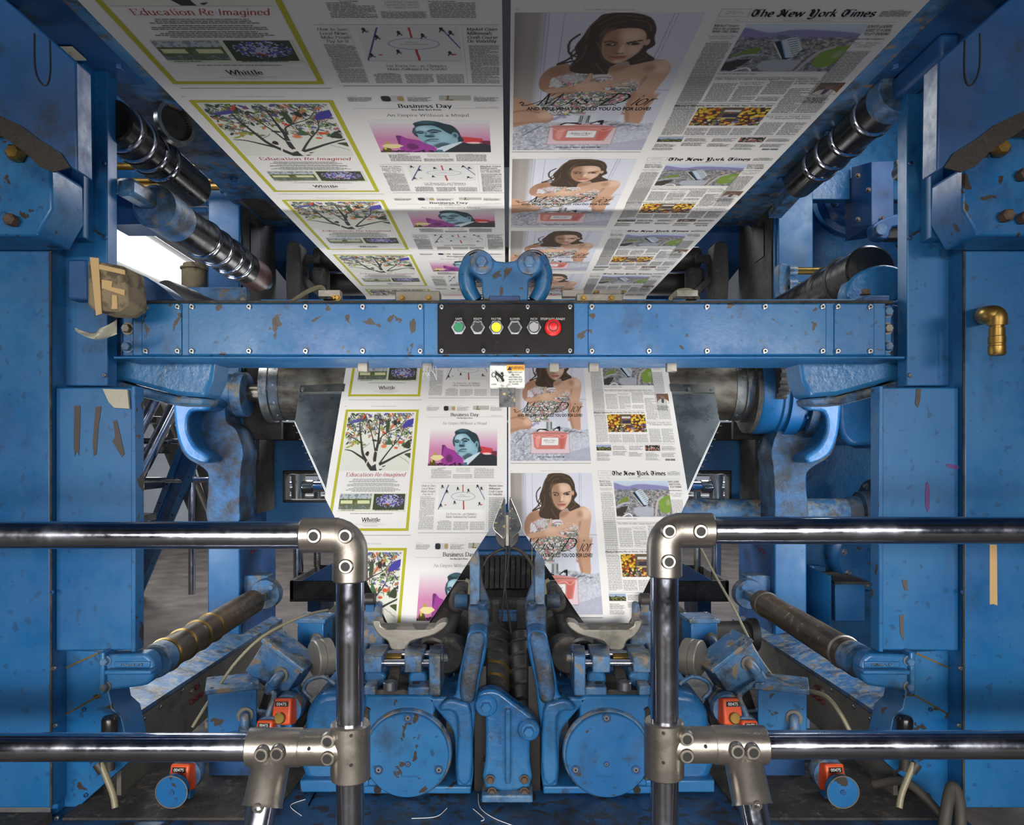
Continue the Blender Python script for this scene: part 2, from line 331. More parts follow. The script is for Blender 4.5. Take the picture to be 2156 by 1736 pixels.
# ================================================================ newspaper pages
K2 = math.sqrt(1.49)
def lo_d(py): return 2.5955 / (1 - 0.7 * (CY - py) / F)
def lo_zr(py): return (CY - py) / F * lo_d(py)
ZR0 = lo_zr(848.0)
def s_of(py): return (ZR0 - lo_zr(py)) * K2
PER = s_of(1126.0) - s_of(841.0)
SL, SR = s_of(1126.0), s_of(973.0)
def ps(px, py): return ((px - CX) * lo_d(py) / F, s_of(py))
def lo3(X, s, off=0.0):
    zr = ZR0 - s / K2
    return np.stack([X, 2.5955 + 0.7 * zr - off / 1.2207, CZ + zr + off * 0.5735], -1)
def s_inv_px(X, s):
    zr = ZR0 - s / K2; d = 2.5955 + 0.7 * zr
    return CX + X * F / d, CY - zr * F / d
ZO = {1: (10.78, 690, 845), 2: (5.674, 690, 985), 3: (10.853, 885, 845), 4: (9.137, 1070, 985), 5: (8.267, 1070, 775), 6: (8.267, 1245, 770), 7: (10.21, 1250, 980)}
def zp(Z, x, y, row=0):
    k, ox, oy = ZO[Z]; X, s = ps(ox + x / k, oy + y / k); return (X, s + row * PER)
# ---- pen-drawn letters: skeleton strokes, widened by stroke direction
GL = {
'a': (4.7, "~.9,4.2 2,5 3.3,4.3 3.4,3|3.4,3.4 3.4,.5 4.3,0|~3.4,2.9 1.5,2.4 .7,1.3 1.5,.1 2.6,.3 3.4,1.3"), 'b': (5.1, "1,8 1,.2|~1,3.9 2.5,5 4.2,4 4.5,2.5 4.2,1 2.7,0 1,.8"),
'c': (4.4, "~3.9,4 2.6,5 1.1,4 .7,2.5 1.1,1 2.5,0 4,.9"), 'd': (5.2, "4.2,8 4.2,0|~4.2,3.9 2.8,5 1.1,4 .7,2.5 1.1,1 2.6,0 4.2,1"),
'e': (4.5, ".8,2.8 3.9,2.8|~3.9,2.8 3.5,4.5 2.3,5 1.1,4.2 .7,2.5 1.1,.9 2.5,0 4,.9"), 'f': (3.1, "~3.6,7.6 2.6,8 1.6,7 1.5,5|1.5,6 1.5,0|.4,5 2.8,5"),
'g': (5.1, "~4.2,4 2.8,5 1.1,4 .7,2.5 1.1,1 2.6,.1 4.2,1|4.2,5 4.2,-1|~4.2,-1 3.2,-2.4 1,-2"), 'h': (5.2, "1,8 1,0|~1,3.6 2.6,5 4,4.2 4.1,3|4.1,3.4 4.1,0"),
'i': (2.3, "1.2,5 1.2,0|1.2,6.7 1.2,7.5"), 'j': (2.3, "1.2,5 1.2,-1.5 .2,-2.4|1.2,6.7 1.2,7.5"), 'k': (4.9, "1,8 1,0|3.8,5 1,2.2|2,3.1 4.3,0"), 'l': (2.3, "1.2,8 1.2,0"),
'm': (7.5, "1,5 1,0|~1,3.6 2.3,5 3.5,4.2 3.7,3|3.7,3.4 3.7,0|~3.7,3.6 5,5 6.2,4.2 6.4,3|6.4,3.4 6.4,0"), 'n': (5.2, "1,5 1,0|~1,3.6 2.6,5 4,4.2 4.1,3|4.1,3.4 4.1,0"),
'o': (5.2, "~2.6,5 1.1,4.1 .7,2.5 1.1,.9 2.6,0 4.1,.9 4.5,2.5 4.1,4.1 2.6,5"), 'p': (5.1, "1,5 1,-2.5|~1,3.9 2.5,5 4.2,4 4.5,2.5 4.2,1 2.7,0 1,.8"),
'q': (5.1, "4.2,5 4.2,-2.5|~4.2,3.9 2.8,5 1.1,4 .7,2.5 1.1,1 2.6,0 4.2,1"), 'r': (3.6, "1,5 1,0|~1,3.2 2,4.8 3.4,4.7"), 's': (4.2, "~3.5,4.3 2.3,5 1,4.3 1.3,3 3.2,2.1 3.7,.9 2.3,0 .8,.8"),
't': (3.2, "1.5,6.8 1.5,1|~1.5,1 2.2,.1 3.1,.5|.5,5 2.9,5"), 'u': (5.2, "1,5 1,1.5|~1,1.8 1.4,.3 2.6,0 4.1,1.3|4.1,5 4.1,0"), 'v': (4.7, ".5,5 2.4,0 4.3,5"),
'w': (7, ".4,5 2.1,0 3.5,5 5.2,0 6.7,5"), 'x': (4.7, ".6,5 4.1,0|4,5 .6,0"), 'y': (4.7, ".5,5 2.5,.2|4.3,5 1.9,-2 .8,-2.3"), 'z': (4.4, ".7,5 3.9,5 .6,0 4,0"),
'A': (7, ".5,0 3.4,7.6 6.4,0|1.6,2.6 5.2,2.6"), 'B': (5.8, "1,7.6 1,0|~1,7.5 3.8,7.3 4.4,5.8 3.6,4.1 1,4|~1,4 4.1,3.8 5,2 4,.2 1,.1"), 'C': (6.2, "~5.6,6.2 3.8,7.6 1.4,6.4 .7,3.8 1.4,1.2 3.8,0 5.8,1.4"),
'D': (6.8, "1,7.6 1,0|~1,7.5 4,7.2 6,5.4 6.1,3.8 6,2.2 4,.3 1,.1"), 'E': (5.6, "1,7.6 1,0|1,7.5 5,7.5 5,6.2|1,4 4,4|1,.1 5.2,.1 5.2,1.4"), 'F': (5.2, "1,7.6 1,0|1,7.5 5,7.5 5,6.2|1,4 3.8,4"),
'G': (6.8, "~5.7,6.2 3.8,7.6 1.4,6.4 .7,3.8 1.4,1.2 3.8,0 5.8,.9|5.8,3.4 5.8,.4|4.4,3.4 6.5,3.4"), 'H': (6.8, "1,7.6 1,0|5.8,7.6 5.8,0|1,3.9 5.8,3.9"), 'I': (3, "1.4,7.6 1.4,0"), 'J': (4, "2.8,7.6 2.8,1 1.2,-.4"),
'K': (6.2, "1,7.6 1,0|5.2,7.6 1,3.4|2.2,4.4 5.8,0"), 'L': (5.2, "1,7.6 1,0|1,.1 4.9,.1 4.9,1.5"), 'M': (8.4, "1,0 1,7.6 4.2,.6 7.3,7.6 7.3,0"), 'N': (7, "1,0 1,7.6 6,.2 6,7.6"),
'O': (6.8, "~3.4,7.6 1.3,6.3 .7,3.8 1.3,1.3 3.4,0 5.5,1.3 6.1,3.8 5.5,6.3 3.4,7.6"), 'P': (5.6, "1,7.6 1,0|~1,7.5 4,7.2 4.8,5.5 4,3.7 1,3.5"), 'Q': (6.8, "~3.4,7.6 1.3,6.3 .7,3.8 1.3,1.3 3.4,0 5.5,1.3 6.1,3.8 5.5,6.3 3.4,7.6|4,1 6.2,-1"),
'R': (6.2, "1,7.6 1,0|~1,7.5 4,7.2 4.8,5.6 4,4 1,3.9|2.8,3.9 5.8,0"), 'S': (5, "~4.3,6.5 2.7,7.6 1,6.6 1.2,4.8 3.8,3 4.4,1.3 2.8,0 .8,1"), 'T': (6, "3,7.6 3,0|.5,6.3 .5,7.5 5.5,7.5 5.5,6.3"),
'U': (6.8, "1,7.6 1,2.2|~1,2.4 1.6,.4 3.4,0 5.2,.6 5.8,2.2|5.8,2 5.8,7.6"), 'V': (6.6, ".4,7.6 3.3,0 6.2,7.6"), 'W': (9.4, ".3,7.6 2.6,0 4.7,7.6 6.9,0 9.1,7.6"), 'Y': (6.4, ".4,7.6 3.2,3.6 3.2,0|6,7.6 3.2,3.6"),
'X': (6, ".6,7.6 5.4,0|5.4,7.6 .6,0"), 'Z': (5.4, ".8,7.5 4.8,7.5 .6,.1 5,.1"), '-': (3, ".5,2.8 2.5,2.8"), '.': (2, ".8,0 .8,.7"), ',': (2, "1,.5 .6,-1"), "'": (1.6, ".8,8 .6,6.6"), '?': (4.4, "~.8,6.6 2.2,7.7 3.6,6.6 3.2,4.8 2,3.6 2,2.2|2,0 2,.7"),
'&': (6, "~5.4,.2 1.6,5.4 2.4,7.4 3.6,6 .9,2.6 1.6,.2 3.6,.2 5.4,3"), ':': (2, ".9,0 .9,.7|.9,4 .9,4.7"), ' ': (2.9, ""),
}
BLK = {  # broad-nib capitals of the masthead
'T': (7.4, "~.6,6.2 1.6,7.6 4.4,6.9 7,8|~3,6.9 1,4.6 1.4,1.6 3.6,.1 6,1.2|4,6.8 4,1.4|5.2,6.4 5.2,2.2"),
'N': (8.4, "~.4,1.4 1.4,.1 2.3,1 2.3,5 1,6.8|~.8,6.2 2.2,7.9 3.4,6.6 5.6,1.2 7,0|6,.6 6,6.4 7.8,7.8|3.9,5.4 3.9,1.6"),
'Y': (8, ".8,7.4 2,6.2 2,1.6 4,.1|~.2,6.8 1.4,7.9 2.4,6.8|4,.1 6.2,1.6|~4.6,7.8 6.2,7 6.2,2 6,-1 4,-2.6 1.6,-1.8|3.4,6.6 3.4,1.8"),
}
def glyph_quads(txt, style):
    """quads in glyph units, cap height about 7.6, each a list of four (x, y)"""
    thin, thick, pen, serif, shear, wk, gap = dict(
        bold=(.34, 1.25, 0, 1, 0, 1.0, .35), roman=(.26, .85, 0, 1, 0, 1.0, .2), italic=(.22, .85, .1, 0, .24, .9, .1), bolditalic=(.34, 1.2, .1, 0, .2, .95, .2),
        black=(.35, 1.45, .62, 0, 0, .93, .05), script=(.16, .62, .35, 0, .55, .85, -.25), light=(.24, .62, 0, 1, 0, 1.0, .3), cond=(.6, .95, 0, 0, 0, .72, .1))[style]
    out = []; x0 = 0.0
    for ch in txt:
        src = BLK if style == 'black' and ch in BLK else GL
        if ch not in src: x0 += 3; continue
        w, strokes = src[ch]
        for st in [q for q in strokes.split('|') if q]:
            cur = st[0] == '~'; pts = [tuple(map(float, q.split(','))) for q in st.lstrip('~').split()]
            if cur and style != 'black': pts = smooth_pts(pts, False, 3)
            elif cur: pts = smooth_pts(pts, False, 2)
            pts = [((x0 + x * wk), y) for x, y in pts]
            for i in range(len(pts) - 1):
                (ax, ay), (bx, by) = pts[i], pts[i + 1]; dx, dy = bx - ax, by - ay; L = math.hypot(dx, dy)
                if L < 1e-6: continue
                hw = 0.5 * (thin + (thick - thin) * abs(math.sin(math.atan2(dy, dx) - pen)))
                ux, uy = dx / L, dy / L; nx, ny = -uy * hw, ux * hw; e = min(.12, L * .3)
                a = (ax - ux * e, ay - uy * e); b = (bx + ux * e, by + uy * e)
                out.append([(a[0] + nx, a[1] + ny), (b[0] + nx, b[1] + ny), (b[0] - nx, b[1] - ny), (a[0] - nx, a[1] - ny)])
            if serif and not cur:
                for (px_, py_), (qx, qy) in ((pts[0], pts[1]), (pts[-1], pts[-2])):
                    if abs(qx - px_) < abs(qy - py_) * .6 and abs(py_) in (0, 5, 8, 7.6, 2.5):
                        h = thin * .6; sw = thick * .5 + .55; yy = py_ + (h * .5 if qy > py_ else -h * .5)
                        out.append([(px_ - sw, yy - h), (px_ + sw, yy - h), (px_ + sw, yy + h), (px_ - sw, yy + h)])
        x0 += w * wk + gap
    if shear: out = [[(x + y * shear, y) for x, y in q] for q in out]
    return out, x0
class Art:
    def __init__(s): s.q = []; s.c = []; s.l = []           # quads (4x2), colours, layer
    def quad(s, pts, c, l=2): s.q.append(pts); s.c.append(c); s.l.append(l)
    def rect(s, Z, x0, y0, x1, y1, c, l=2, row=0):
        a = zp(Z, x0, y0, row); b = zp(Z, x1, y0, row); e = zp(Z, x0, y1, row)
        s.quad([(a[0], a[1]), (b[0], a[1]), (b[0], e[1]), (a[0], e[1])], c, l)
    def frame(s, Z, x0, y0, x1, y1, w, c, row=0, xb=None):
        a = zp(Z, x0, y0, row); b = zp(Z, x1, y0, row); e = zp(Z, x0, y1, row)
        for r in ((a[0], a[1], b[0], a[1] + w), (a[0], e[1] - w, b[0], e[1]), (a[0], a[1] + w, a[0] + w, e[1] - w), (b[0] - w, a[1] + w, b[0], e[1] - w)):
            s.quad([(r[0], r[1]), (r[2], r[1]), (r[2], r[3]), (r[0], r[3])], c, 2)
    def text(s, Z, txt, x0, x1, yb, h, style, c=rgb(34, 32, 32), row=0, l=4):
        qs, tot = glyph_quads(txt, style)
        if not qs: return
        xs = [p[0] for q in qs for p in q]; mn, mx = min(xs), max(xs)
        a = zp(Z, x0, yb, row); b = zp(Z, x1, yb, row); t = zp(Z, x0, yb - h, row)
        kx = (b[0] - a[0]) / (mx - mn); ky = (a[1] - t[1]) / 7.6
        for q in qs: s.quad([(a[0] + (p[0] - mn) * kx, a[1] - p[1] * ky) for p in q], c, l)
    def sans(s, Z, txt, x0, x1, yb, h, c=rgb(30, 28, 30), row=0, bold=0.02, l=4):
        v, f = text_mesh(txt, 1.0, bold); xs = [p[0] for p in v]; ys = [p[1] for p in v]
        a = zp(Z, x0, yb, row); b = zp(Z, x1, yb, row); t = zp(Z, x0, yb - h, row)
        kx = (b[0] - a[0]) / (max(xs) - min(xs)); ky = (a[1] - t[1]) / .73
        for g in f:
            p = [(a[0] + (v[i][0] - min(xs)) * kx, a[1] - v[i][1] * ky) for i in g]
            for i in range(1, len(p) - 1): s.quad([p[0], p[i], p[i + 1], p[i + 1]], c, l)
    def body(s, Z, x0, y0, x1, y1, c=rgb(118, 118, 120), row=0, pitch=.0036, align='j', fill=.39, seed=0, mast=None):
        rnd = random.Random(int(x0 * 7 + y0 * 13 + seed)); a = zp(Z, x0, y0, row); b = zp(Z, x1, y0, row); e = zp(Z, x0, y1, row)
        y = a[1]; Wd = b[0] - a[0]
        while y + pitch * .8 < e[1]:
            xa, xb = a[0], b[0]
            if align == 'j':
                if rnd.random() < .1: xa += Wd * .06
                elif rnd.random() < .1: xb -= Wd * rnd.uniform(.1, .6)
            elif align == 'c': k = rnd.uniform(0, .14) * Wd; xa += k; xb -= k
            elif align == 'l': xb -= Wd * rnd.uniform(0, .2)
            x = xa
            while x < xb - .0008:
                w = min(rnd.uniform(.0032, .0125), xb - x)
                s.quad([(x, y), (x + w, y), (x + w, y + pitch * fill), (x, y + pitch * fill)], c, 2)
                x += w + rnd.uniform(.0010, .0016)
            y += pitch
    def raster(s, Z, x0, y0, x1, y1, nx, ny, fn, row=0, l=1, x1s=None):
        a = zp(Z, x0, y0, row); b = zp(Z, x1, y0, row); e = zp(Z, x0, y1, row)
        gx = np.linspace(a[0], b[0], nx + 1); gs = np.linspace(a[1], e[1], ny + 1)
        cx = (gx[:-1] + gx[1:]) / 2; cs = (gs[:-1] + gs[1:]) / 2
        XX, SS = np.meshgrid(cx, cs)
        img = fn(XX, SS)
        s.rasters.append((gx, gs, img, l))
    rasters = None
def zinv(Z, XX, SS, row=0):
    k, ox, oy = ZO[Z]; px, py = s_inv_px(XX, SS - row * PER); return (px - ox) * k, (py - oy) * k
class Paint:
    """painter's algorithm on the cells of one printed picture"""
    def __init__(s, shape, c): s.im = np.ones(shape + (3,)) * np.array(c)
    def use(s, xy): s.x, s.y = xy; return s
    def lay(s, m, c, a=1.0):
        m = (m * a)[..., None]; s.im = s.im * (1 - m) + np.array(c) * m; return s
    def sd(s, pts):
        P = np.array(pts, float); n = len(P); ins = np.zeros(s.x.shape, bool); dm = np.full(s.x.shape, 1e9)
        for i in range(n):
            ax, ay = P[i]; bx, by = P[(i + 1) % n]
            if ay != by:
                cond = ((ay > s.y) != (by > s.y)) & (s.x < (bx - ax) * (s.y - ay) / (by - ay) + ax); ins ^= cond
            dx, dy = bx - ax, by - ay; t = np.clip(((s.x - ax) * dx + (s.y - ay) * dy) / (dx * dx + dy * dy + 1e-9), 0, 1)
            dm = np.minimum(dm, np.hypot(s.x - ax - t * dx, s.y - ay - t * dy))
        return np.where(ins, dm, -dm)
    def poly(s, pts, c, soft=8, a=1.0, sm=True):
        if sm: pts = smooth_pts(pts, True, 3)
        return s.lay(np.clip(s.sd(pts) / soft + .5, 0, 1), c, a)
    def ell(s, cx, cy, rx, ry, c, soft=.2, a=1.0, rot=0.0):
        dx, dy = s.x - cx, s.y - cy; co, si = math.cos(rot), math.sin(rot)
        r = np.hypot((dx * co + dy * si) / rx, (-dx * si + dy * co) / ry)
        return s.lay(np.clip((1 - r) / soft + .5, 0, 1), c, a)
    def line(s, pts, w, c, a=1.0, soft=6, sm=True, w1=None):
        if sm and len(pts) > 2: pts = smooth_pts(pts, False, 4)
        n = len(pts) - 1; best = np.full(s.x.shape, -1e9)
        for i in range(n):
            ax, ay = pts[i]; bx, by = pts[i + 1]; dx, dy = bx - ax, by - ay
            t = np.clip(((s.x - ax) * dx + (s.y - ay) * dy) / (dx * dx + dy * dy + 1e-9), 0, 1)
            ww = w if w1 is None else w + (w1 - w) * (i + t) / n
            best = np.maximum(best, ww / 2 - np.hypot(s.x - ax - t * dx, s.y - ay - t * dy))
        return s.lay(np.clip(best / soft + .5, 0, 1), c, a)
RN = np.random.RandomState(5)
def blotch(shape, cell, seed=0):
    r = np.random.RandomState(seed); ny, nx = shape; g = r.rand(ny // cell + 3, nx // cell + 3)
    yy, xx = np.mgrid[0:ny, 0:nx] / cell; y0 = yy.astype(int); x0 = xx.astype(int); fy = yy - y0; fx = xx - x0
    return (g[y0, x0] * (1 - fy) * (1 - fx) + g[y0 + 1, x0] * fy * (1 - fx) + g[y0, x0 + 1] * (1 - fy) * fx + g[y0 + 1, x0 + 1] * fy * fx)
def C(r, g, b): return np.array([r, g, b]) / 255.0     # pictures are mixed in display values and turned linear at the end

def pic_tree(XX, SS):
    p = Paint(XX.shape, C(214, 214, 202)).use(zinv(1, XX, SS)); rnd = random.Random(3)
    # leaves and blossoms in the crown
    pal = [C(96, 124, 60), C(66, 88, 52), C(150, 172, 60), C(92, 88, 148), C(116, 122, 172), C(60, 62, 56), C(186, 116, 86), C(110, 120, 112), C(48, 70, 60), C(96, 84, 126), C(120, 150, 110), C(200, 130, 90)]
    for i in range(340):
        t = rnd.random(); x = rnd.uniform(420, 1930); y = 270 + 720 * rnd.random() ** 1.25
        if 760 < x < 1250 and y > 720 and rnd.random() < .7: continue
        c = pal[rnd.randrange(len(pal))]; r = rnd.uniform(22, 62); a = rnd.uniform(-1.4, 1.4)
        if i % 5 == 4:
            for k in range(5): p.ell(x + 34 * math.cos(k * 1.26), y + 34 * math.sin(k * 1.26), 13, 13, c * .8, .5)
            p.line([(x, y), (x + 20, y + 80)], 7, C(60, 66, 56), soft=5)
        elif i % 7 == 3:
            for k in range(6): p.line([(x + k * 12, y), (x + k * 16 - 26, y - 56)], 6, C(72, 84, 76), soft=5)
        else:
            p.ell(x, y, r, r * .42, c, .25, .95, a); p.line([(x - r * math.cos(a), y - r * math.sin(a)), (x + r * math.cos(a), y + r * math.sin(a))], 4, c * .6, soft=4)
    p.poly([(495, 465), (640, 420), (780, 375), (790, 420), (700, 470), (560, 490)], C(84, 80, 146)); p.poly([(775, 385), (850, 290), (870, 310), (800, 400)], C(206, 70, 48))
    p.poly([(1385, 650), (1470, 500), (1590, 420), (1560, 540), (1440, 620)], C(214, 140, 104)); p.poly([(1700, 600), (1760, 470), (1950, 380), (1960, 480), (1840, 570)], C(70, 66, 150))
    p.poly([(1320, 690), (1330, 520), (1380, 390), (1415, 520), (1380, 670)], C(64, 78, 52)); p.poly([(1290, 935), (1360, 900), (1360, 780), (1440, 880), (1460, 960), (1380, 980)], C(72, 100, 62))
    p.ell(1535, 480, 46, 62, C(56, 50, 44)); p.ell(1275, 1015, 62, 40, C(208, 128, 76), .5); p.poly([(1240, 660), (1330, 720), (1320, 745), (1255, 720)], C(206, 62, 44))
    p.poly([(1715, 1010), (1830, 880), (1880, 960), (1860, 1060), (1760, 1050)], C(58, 66, 44)); p.ell(1640, 925, 50, 34, C(204, 84, 50), .4); p.ell(1550, 1050, 44, 24, C(204, 96, 56), .4)
    p.poly([(410, 1040), (520, 990), (600, 930), (540, 1010), (440, 1060)], C(140, 160, 60)); p.poly([(1740, 1190), (1890, 1170), (1890, 1290), (1800, 1240)], C(64, 78, 44))
    tr = C(58, 56, 54)
    for pts, w, w1 in (([(1060, 1570), (1050, 1450), (1080, 1200), (1140, 950), (1170, 650), (1190, 380)], 130, 20), ([(1010, 1560), (900, 1400), (800, 1200), (770, 1000), (740, 700), (730, 480)], 110, 22),
                       ([(880, 1340), (700, 1220), (540, 1120), (390, 1090)], 70, 20), ([(1140, 1440), (1300, 1370), (1600, 1210), (1890, 1080)], 80, 34), ([(1160, 1430), (1280, 1260), (1460, 1030), (1640, 820), (1720, 600)], 46, 16),
                       ([(1070, 1100), (1030, 860), (960, 600), (940, 420)], 40, 14), ([(1180, 950), (1230, 790), (1400, 680), (1600, 590), (1760, 420)], 36, 12), ([(760, 950), (640, 860), (500, 790), (450, 730)], 32, 14),
                       ([(750, 760), (640, 640), (520, 500)], 22, 8), ([(790, 1060), (900, 990), (950, 940)], 12, 6), ([(1160, 640), (1060, 500)], 20, 8), ([(1380, 680), (1560, 440), (1650, 280)], 16, 6), ([(1000, 690), (870, 540), (780, 420)], 16, 6)):
        p.line(pts, w * .8, tr, w1=w1 * .8)
    for x, y in ((1680, 1270), (1760, 1320), (1820, 1370)):
        for k in range(5): p.line([(x, y), (x - 50 + k * 18, y - 30 + k * 14)], 6, C(92, 96, 90), soft=4)
    fig = C(218, 214, 206)
    p.line([(940, 1260), (1000, 1330), (1010, 1420), (1100, 1390), (1180, 1530)], 60, fig); p.line([(930, 1300), (880, 1400), (850, 1500)], 22, fig); p.line([(1090, 1130), (1200, 1180), (1160, 1215)], 20, fig)
    p.ell(960, 1185, 55, 60, fig, .1); p.poly([(850, 1190), (900, 1130), (940, 1150), (920, 1230), (880, 1230)], C(50, 44, 44)); p.poly([(1160, 1540), (1245, 1525), (1190, 1560)], tr); p.poly([(1230, 1470), (1320, 1445), (1260, 1485)], tr)
    return p.im
def pic_man(XX, SS):
    p = Paint(XX.shape, C(221, 218, 216)).use(zinv(3, XX, SS)); y = p.y; x = p.x
    sky = np.clip((y - 640) / 460, 0, 1)[..., None]; p.im = p.im * (1 - sky) + C(196, 128, 166) * sky
    p.poly([(470, 1400), (490, 1010), (520, 985), (560, 990), (620, 1060), (780, 1120), (960, 1290), (1000, 1460), (470, 1460)], C(150, 62, 142), sm=False)
    p.poly([(495, 1000), (520, 985), (560, 1000), (510, 1200), (480, 1400)], C(110, 48, 110), sm=False); p.ell(660, 1300, 80, 90, C(104, 44, 100), .5)
    p.poly([(1385, 1020), (1650, 1070), (1650, 1180), (1380, 1190)], C(196, 62, 66), sm=False); p.poly([(1650, 1130), (1750, 1130), (1750, 1250), (1600, 1230), (1600, 1160)], C(110, 44, 60), sm=False)
    p.ell(1520, 1190, 110, 26, C(240, 190, 190), .5); b = blotch(XX.shape, 3, 4)
    p.lay(((y > 1380 + 60 * b) & (x < 1000)) * 1.0, C(54, 36, 50)); p.lay(((y > 1380) & (b > .62) & (x < 1000)) * 1.0, C(170, 70, 160), .7)
    p.poly([(300, 1190), (330, 1155), (370, 1165), (372, 1240), (310, 1240)], C(176, 150, 70), sm=False); p.poly([(225, 1280), (300, 1225), (480, 1225), (540, 1275), (460, 1330), (380, 1350), (290, 1330)], C(222, 206, 150), sm=False)
    p.poly([(240, 1340), (330, 1350), (340, 1460), (210, 1460)], C(84, 74, 34)); p.ell(262, 1350, 18, 40, C(200, 180, 70), .3)
    hair = C(40, 58, 66)
    p.poly([(790, 1030), (740, 930), (760, 820), (800, 760), (790, 690), (880, 640), (960, 622), (1090, 640), (1180, 690), (1280, 740), (1340, 860), (1365, 1000), (1395, 1120), (1330, 1180), (1200, 1100), (1000, 900), (860, 780)], hair)
    p.ell(960, 665, 120, 34, C(78, 112, 124), .8, .7); p.ell(775, 900, 26, 70, C(70, 102, 114), .6, .7)
    skin = C(134, 172, 186)
    p.poly([(790, 930), (800, 800), (880, 745), (1020, 735), (1110, 800), (1180, 900), (1250, 960), (1310, 1060), (1300, 1180), (1160, 1300), (1040, 1380), (990, 1330), (930, 1255), (850, 1200), (800, 1100), (790, 1000)], skin)
    p.poly([(1120, 760), (1200, 760), (1300, 900), (1330, 1000), (1240, 960), (1170, 880)], hair); p.ell(1290, 985, 46, 84, C(120, 156, 172), .3); p.ell(1290, 990, 22, 46, C(60, 84, 96), .6)
    p.ell(900, 820, 90, 60, C(176, 206, 214), .9, .8); p.ell(1120, 1040, 90, 110, C(160, 194, 206), .9, .6); p.poly([(1100, 1180), (1200, 1240), (1080, 1360), (960, 1270)], C(56, 78, 90), 40, .85)
    p.line([(790, 905), (840, 880), (880, 895)], 26, hair, .9); p.line([(950, 880), (1020, 845), (1110, 880)], 34, hair, .9); p.ell(840, 925, 44, 16, C(34, 48, 56), .6); p.ell(1025, 905, 54, 20, C(34, 48, 56), .6)
    p.line([(915, 900), (895, 1000)], 24, C(80, 112, 126), .7, 20); p.ell(950, 1010, 66, 30, C(46, 66, 78), .6); p.ell(985, 950, 30, 70, C(74, 104, 118), .9, .6)
    p.line([(880, 1130), (950, 1090), (1050, 1090)], 22, C(46, 64, 76), .95, 10); p.ell(960, 1140, 80, 16, C(96, 126, 140), .8); p.ell(950, 1200, 70, 30, C(150, 184, 194), .9, .7); p.ell(860, 1180, 20, 50, C(70, 96, 110), .9, .5)
    p.poly([(1000, 1350), (1060, 1300), (1350, 1150), (1365, 1175), (1240, 1310), (1100, 1460), (960, 1460)], C(196, 212, 222), sm=False)
    p.poly([(1090, 1440), (1250, 1290), (1380, 1170), (1460, 1210), (1680, 1220), (1755, 1260), (1755, 1470), (1070, 1470)], C(48, 50, 54), sm=False); p.poly([(1000, 1385), (1060, 1390), (1080, 1470), (940, 1470)], C(70, 104, 120), sm=False)
    return p.im
def pic_rink(XX, SS):
    p = Paint(XX.shape, C(214, 214, 210)).use(zinv(2, XX, SS))
    p.line([(1320, 490), (1445, 200)], 9, C(56, 52, 120), soft=3); p.line([(1790, 205), (1885, 395)], 7, C(56, 52, 120), soft=3); p.line([(1616, 200), (1616, 280)], 12, C(176, 56, 44), soft=3); p.line([(1622, 390), (1624, 495)], 15, C(176, 56, 44), soft=3)
    p.ell(1618, 338, 146, 52, C(150, 156, 176), .06); p.ell(1618, 338, 138, 46, C(213, 213, 210), .06); p.line([(1540, 340), (1700, 342)], 5, C(160, 158, 150), soft=3); p.line([(1580, 320), (1640, 325)], 8, C(176, 174, 168), soft=3)
    for x, y in ((1370, 215), (1425, 275), (1352, 440), (1553, 240), (1515, 405), (1680, 262), (1835, 238), (1812, 420), (1788, 208)):
        p.ell(x, y, 10, 15, C(28, 28, 30), .4); p.line([(x - 12, y + 26), (x, y + 8), (x + 14, y + 22)], 7, C(30, 30, 32), soft=3, sm=False); p.line([(x, y), (x + 22, y + 14)], 3, C(70, 60, 50), soft=3)
    p.ell(1405, 440, 12, 6, C(190, 90, 70), .5); p.ell(1838, 436, 12, 6, C(190, 60, 50), .5)
    return p.im
def pic_school(XX, SS):
    p = Paint(XX.shape, C(112, 122, 84)).use(zinv(2, XX, SS)); b = blotch(XX.shape, 3, 9)
    p.lay((p.y < 365) * 1.0, C(176, 180, 184)); p.lay((p.y < 365) * (b > .55), C(120, 128, 138), .8); p.lay((p.y > 365) * b, C(70, 84, 40), .8)
    for x0, x1 in ((155, 295), (355, 500)): p.poly([(x0, 385), (x1, 385), (x1, 425), (x0, 425)], C(206, 206, 160), sm=False, soft=4)
    p.lay((p.y > 435) * 1.0, C(92, 100, 84), .7); p.lay((p.y > 440) * (b > .6), C(132, 134, 146), .8)
    return p.im
def pic_flowers(XX, SS):
    p = Paint(XX.shape, C(54, 60, 44)).use(zinv(2, XX, SS)); b = blotch(XX.shape, 2, 12); r = np.hypot((p.x - 740) / 150, (p.y - 390) / 75)
    p.lay(b * 1.0, C(80, 88, 58), .6); p.lay(((blotch(XX.shape, 2, 3) + .35 * (1 - r)) > .62) * (r < 1.15), C(168, 168, 196)); p.lay(((blotch(XX.shape, 3, 8)) > .66) * (r < 1.1), C(96, 84, 160)); p.line([(690, 425), (740, 440)], 10, C(190, 84, 60))
    return p.im
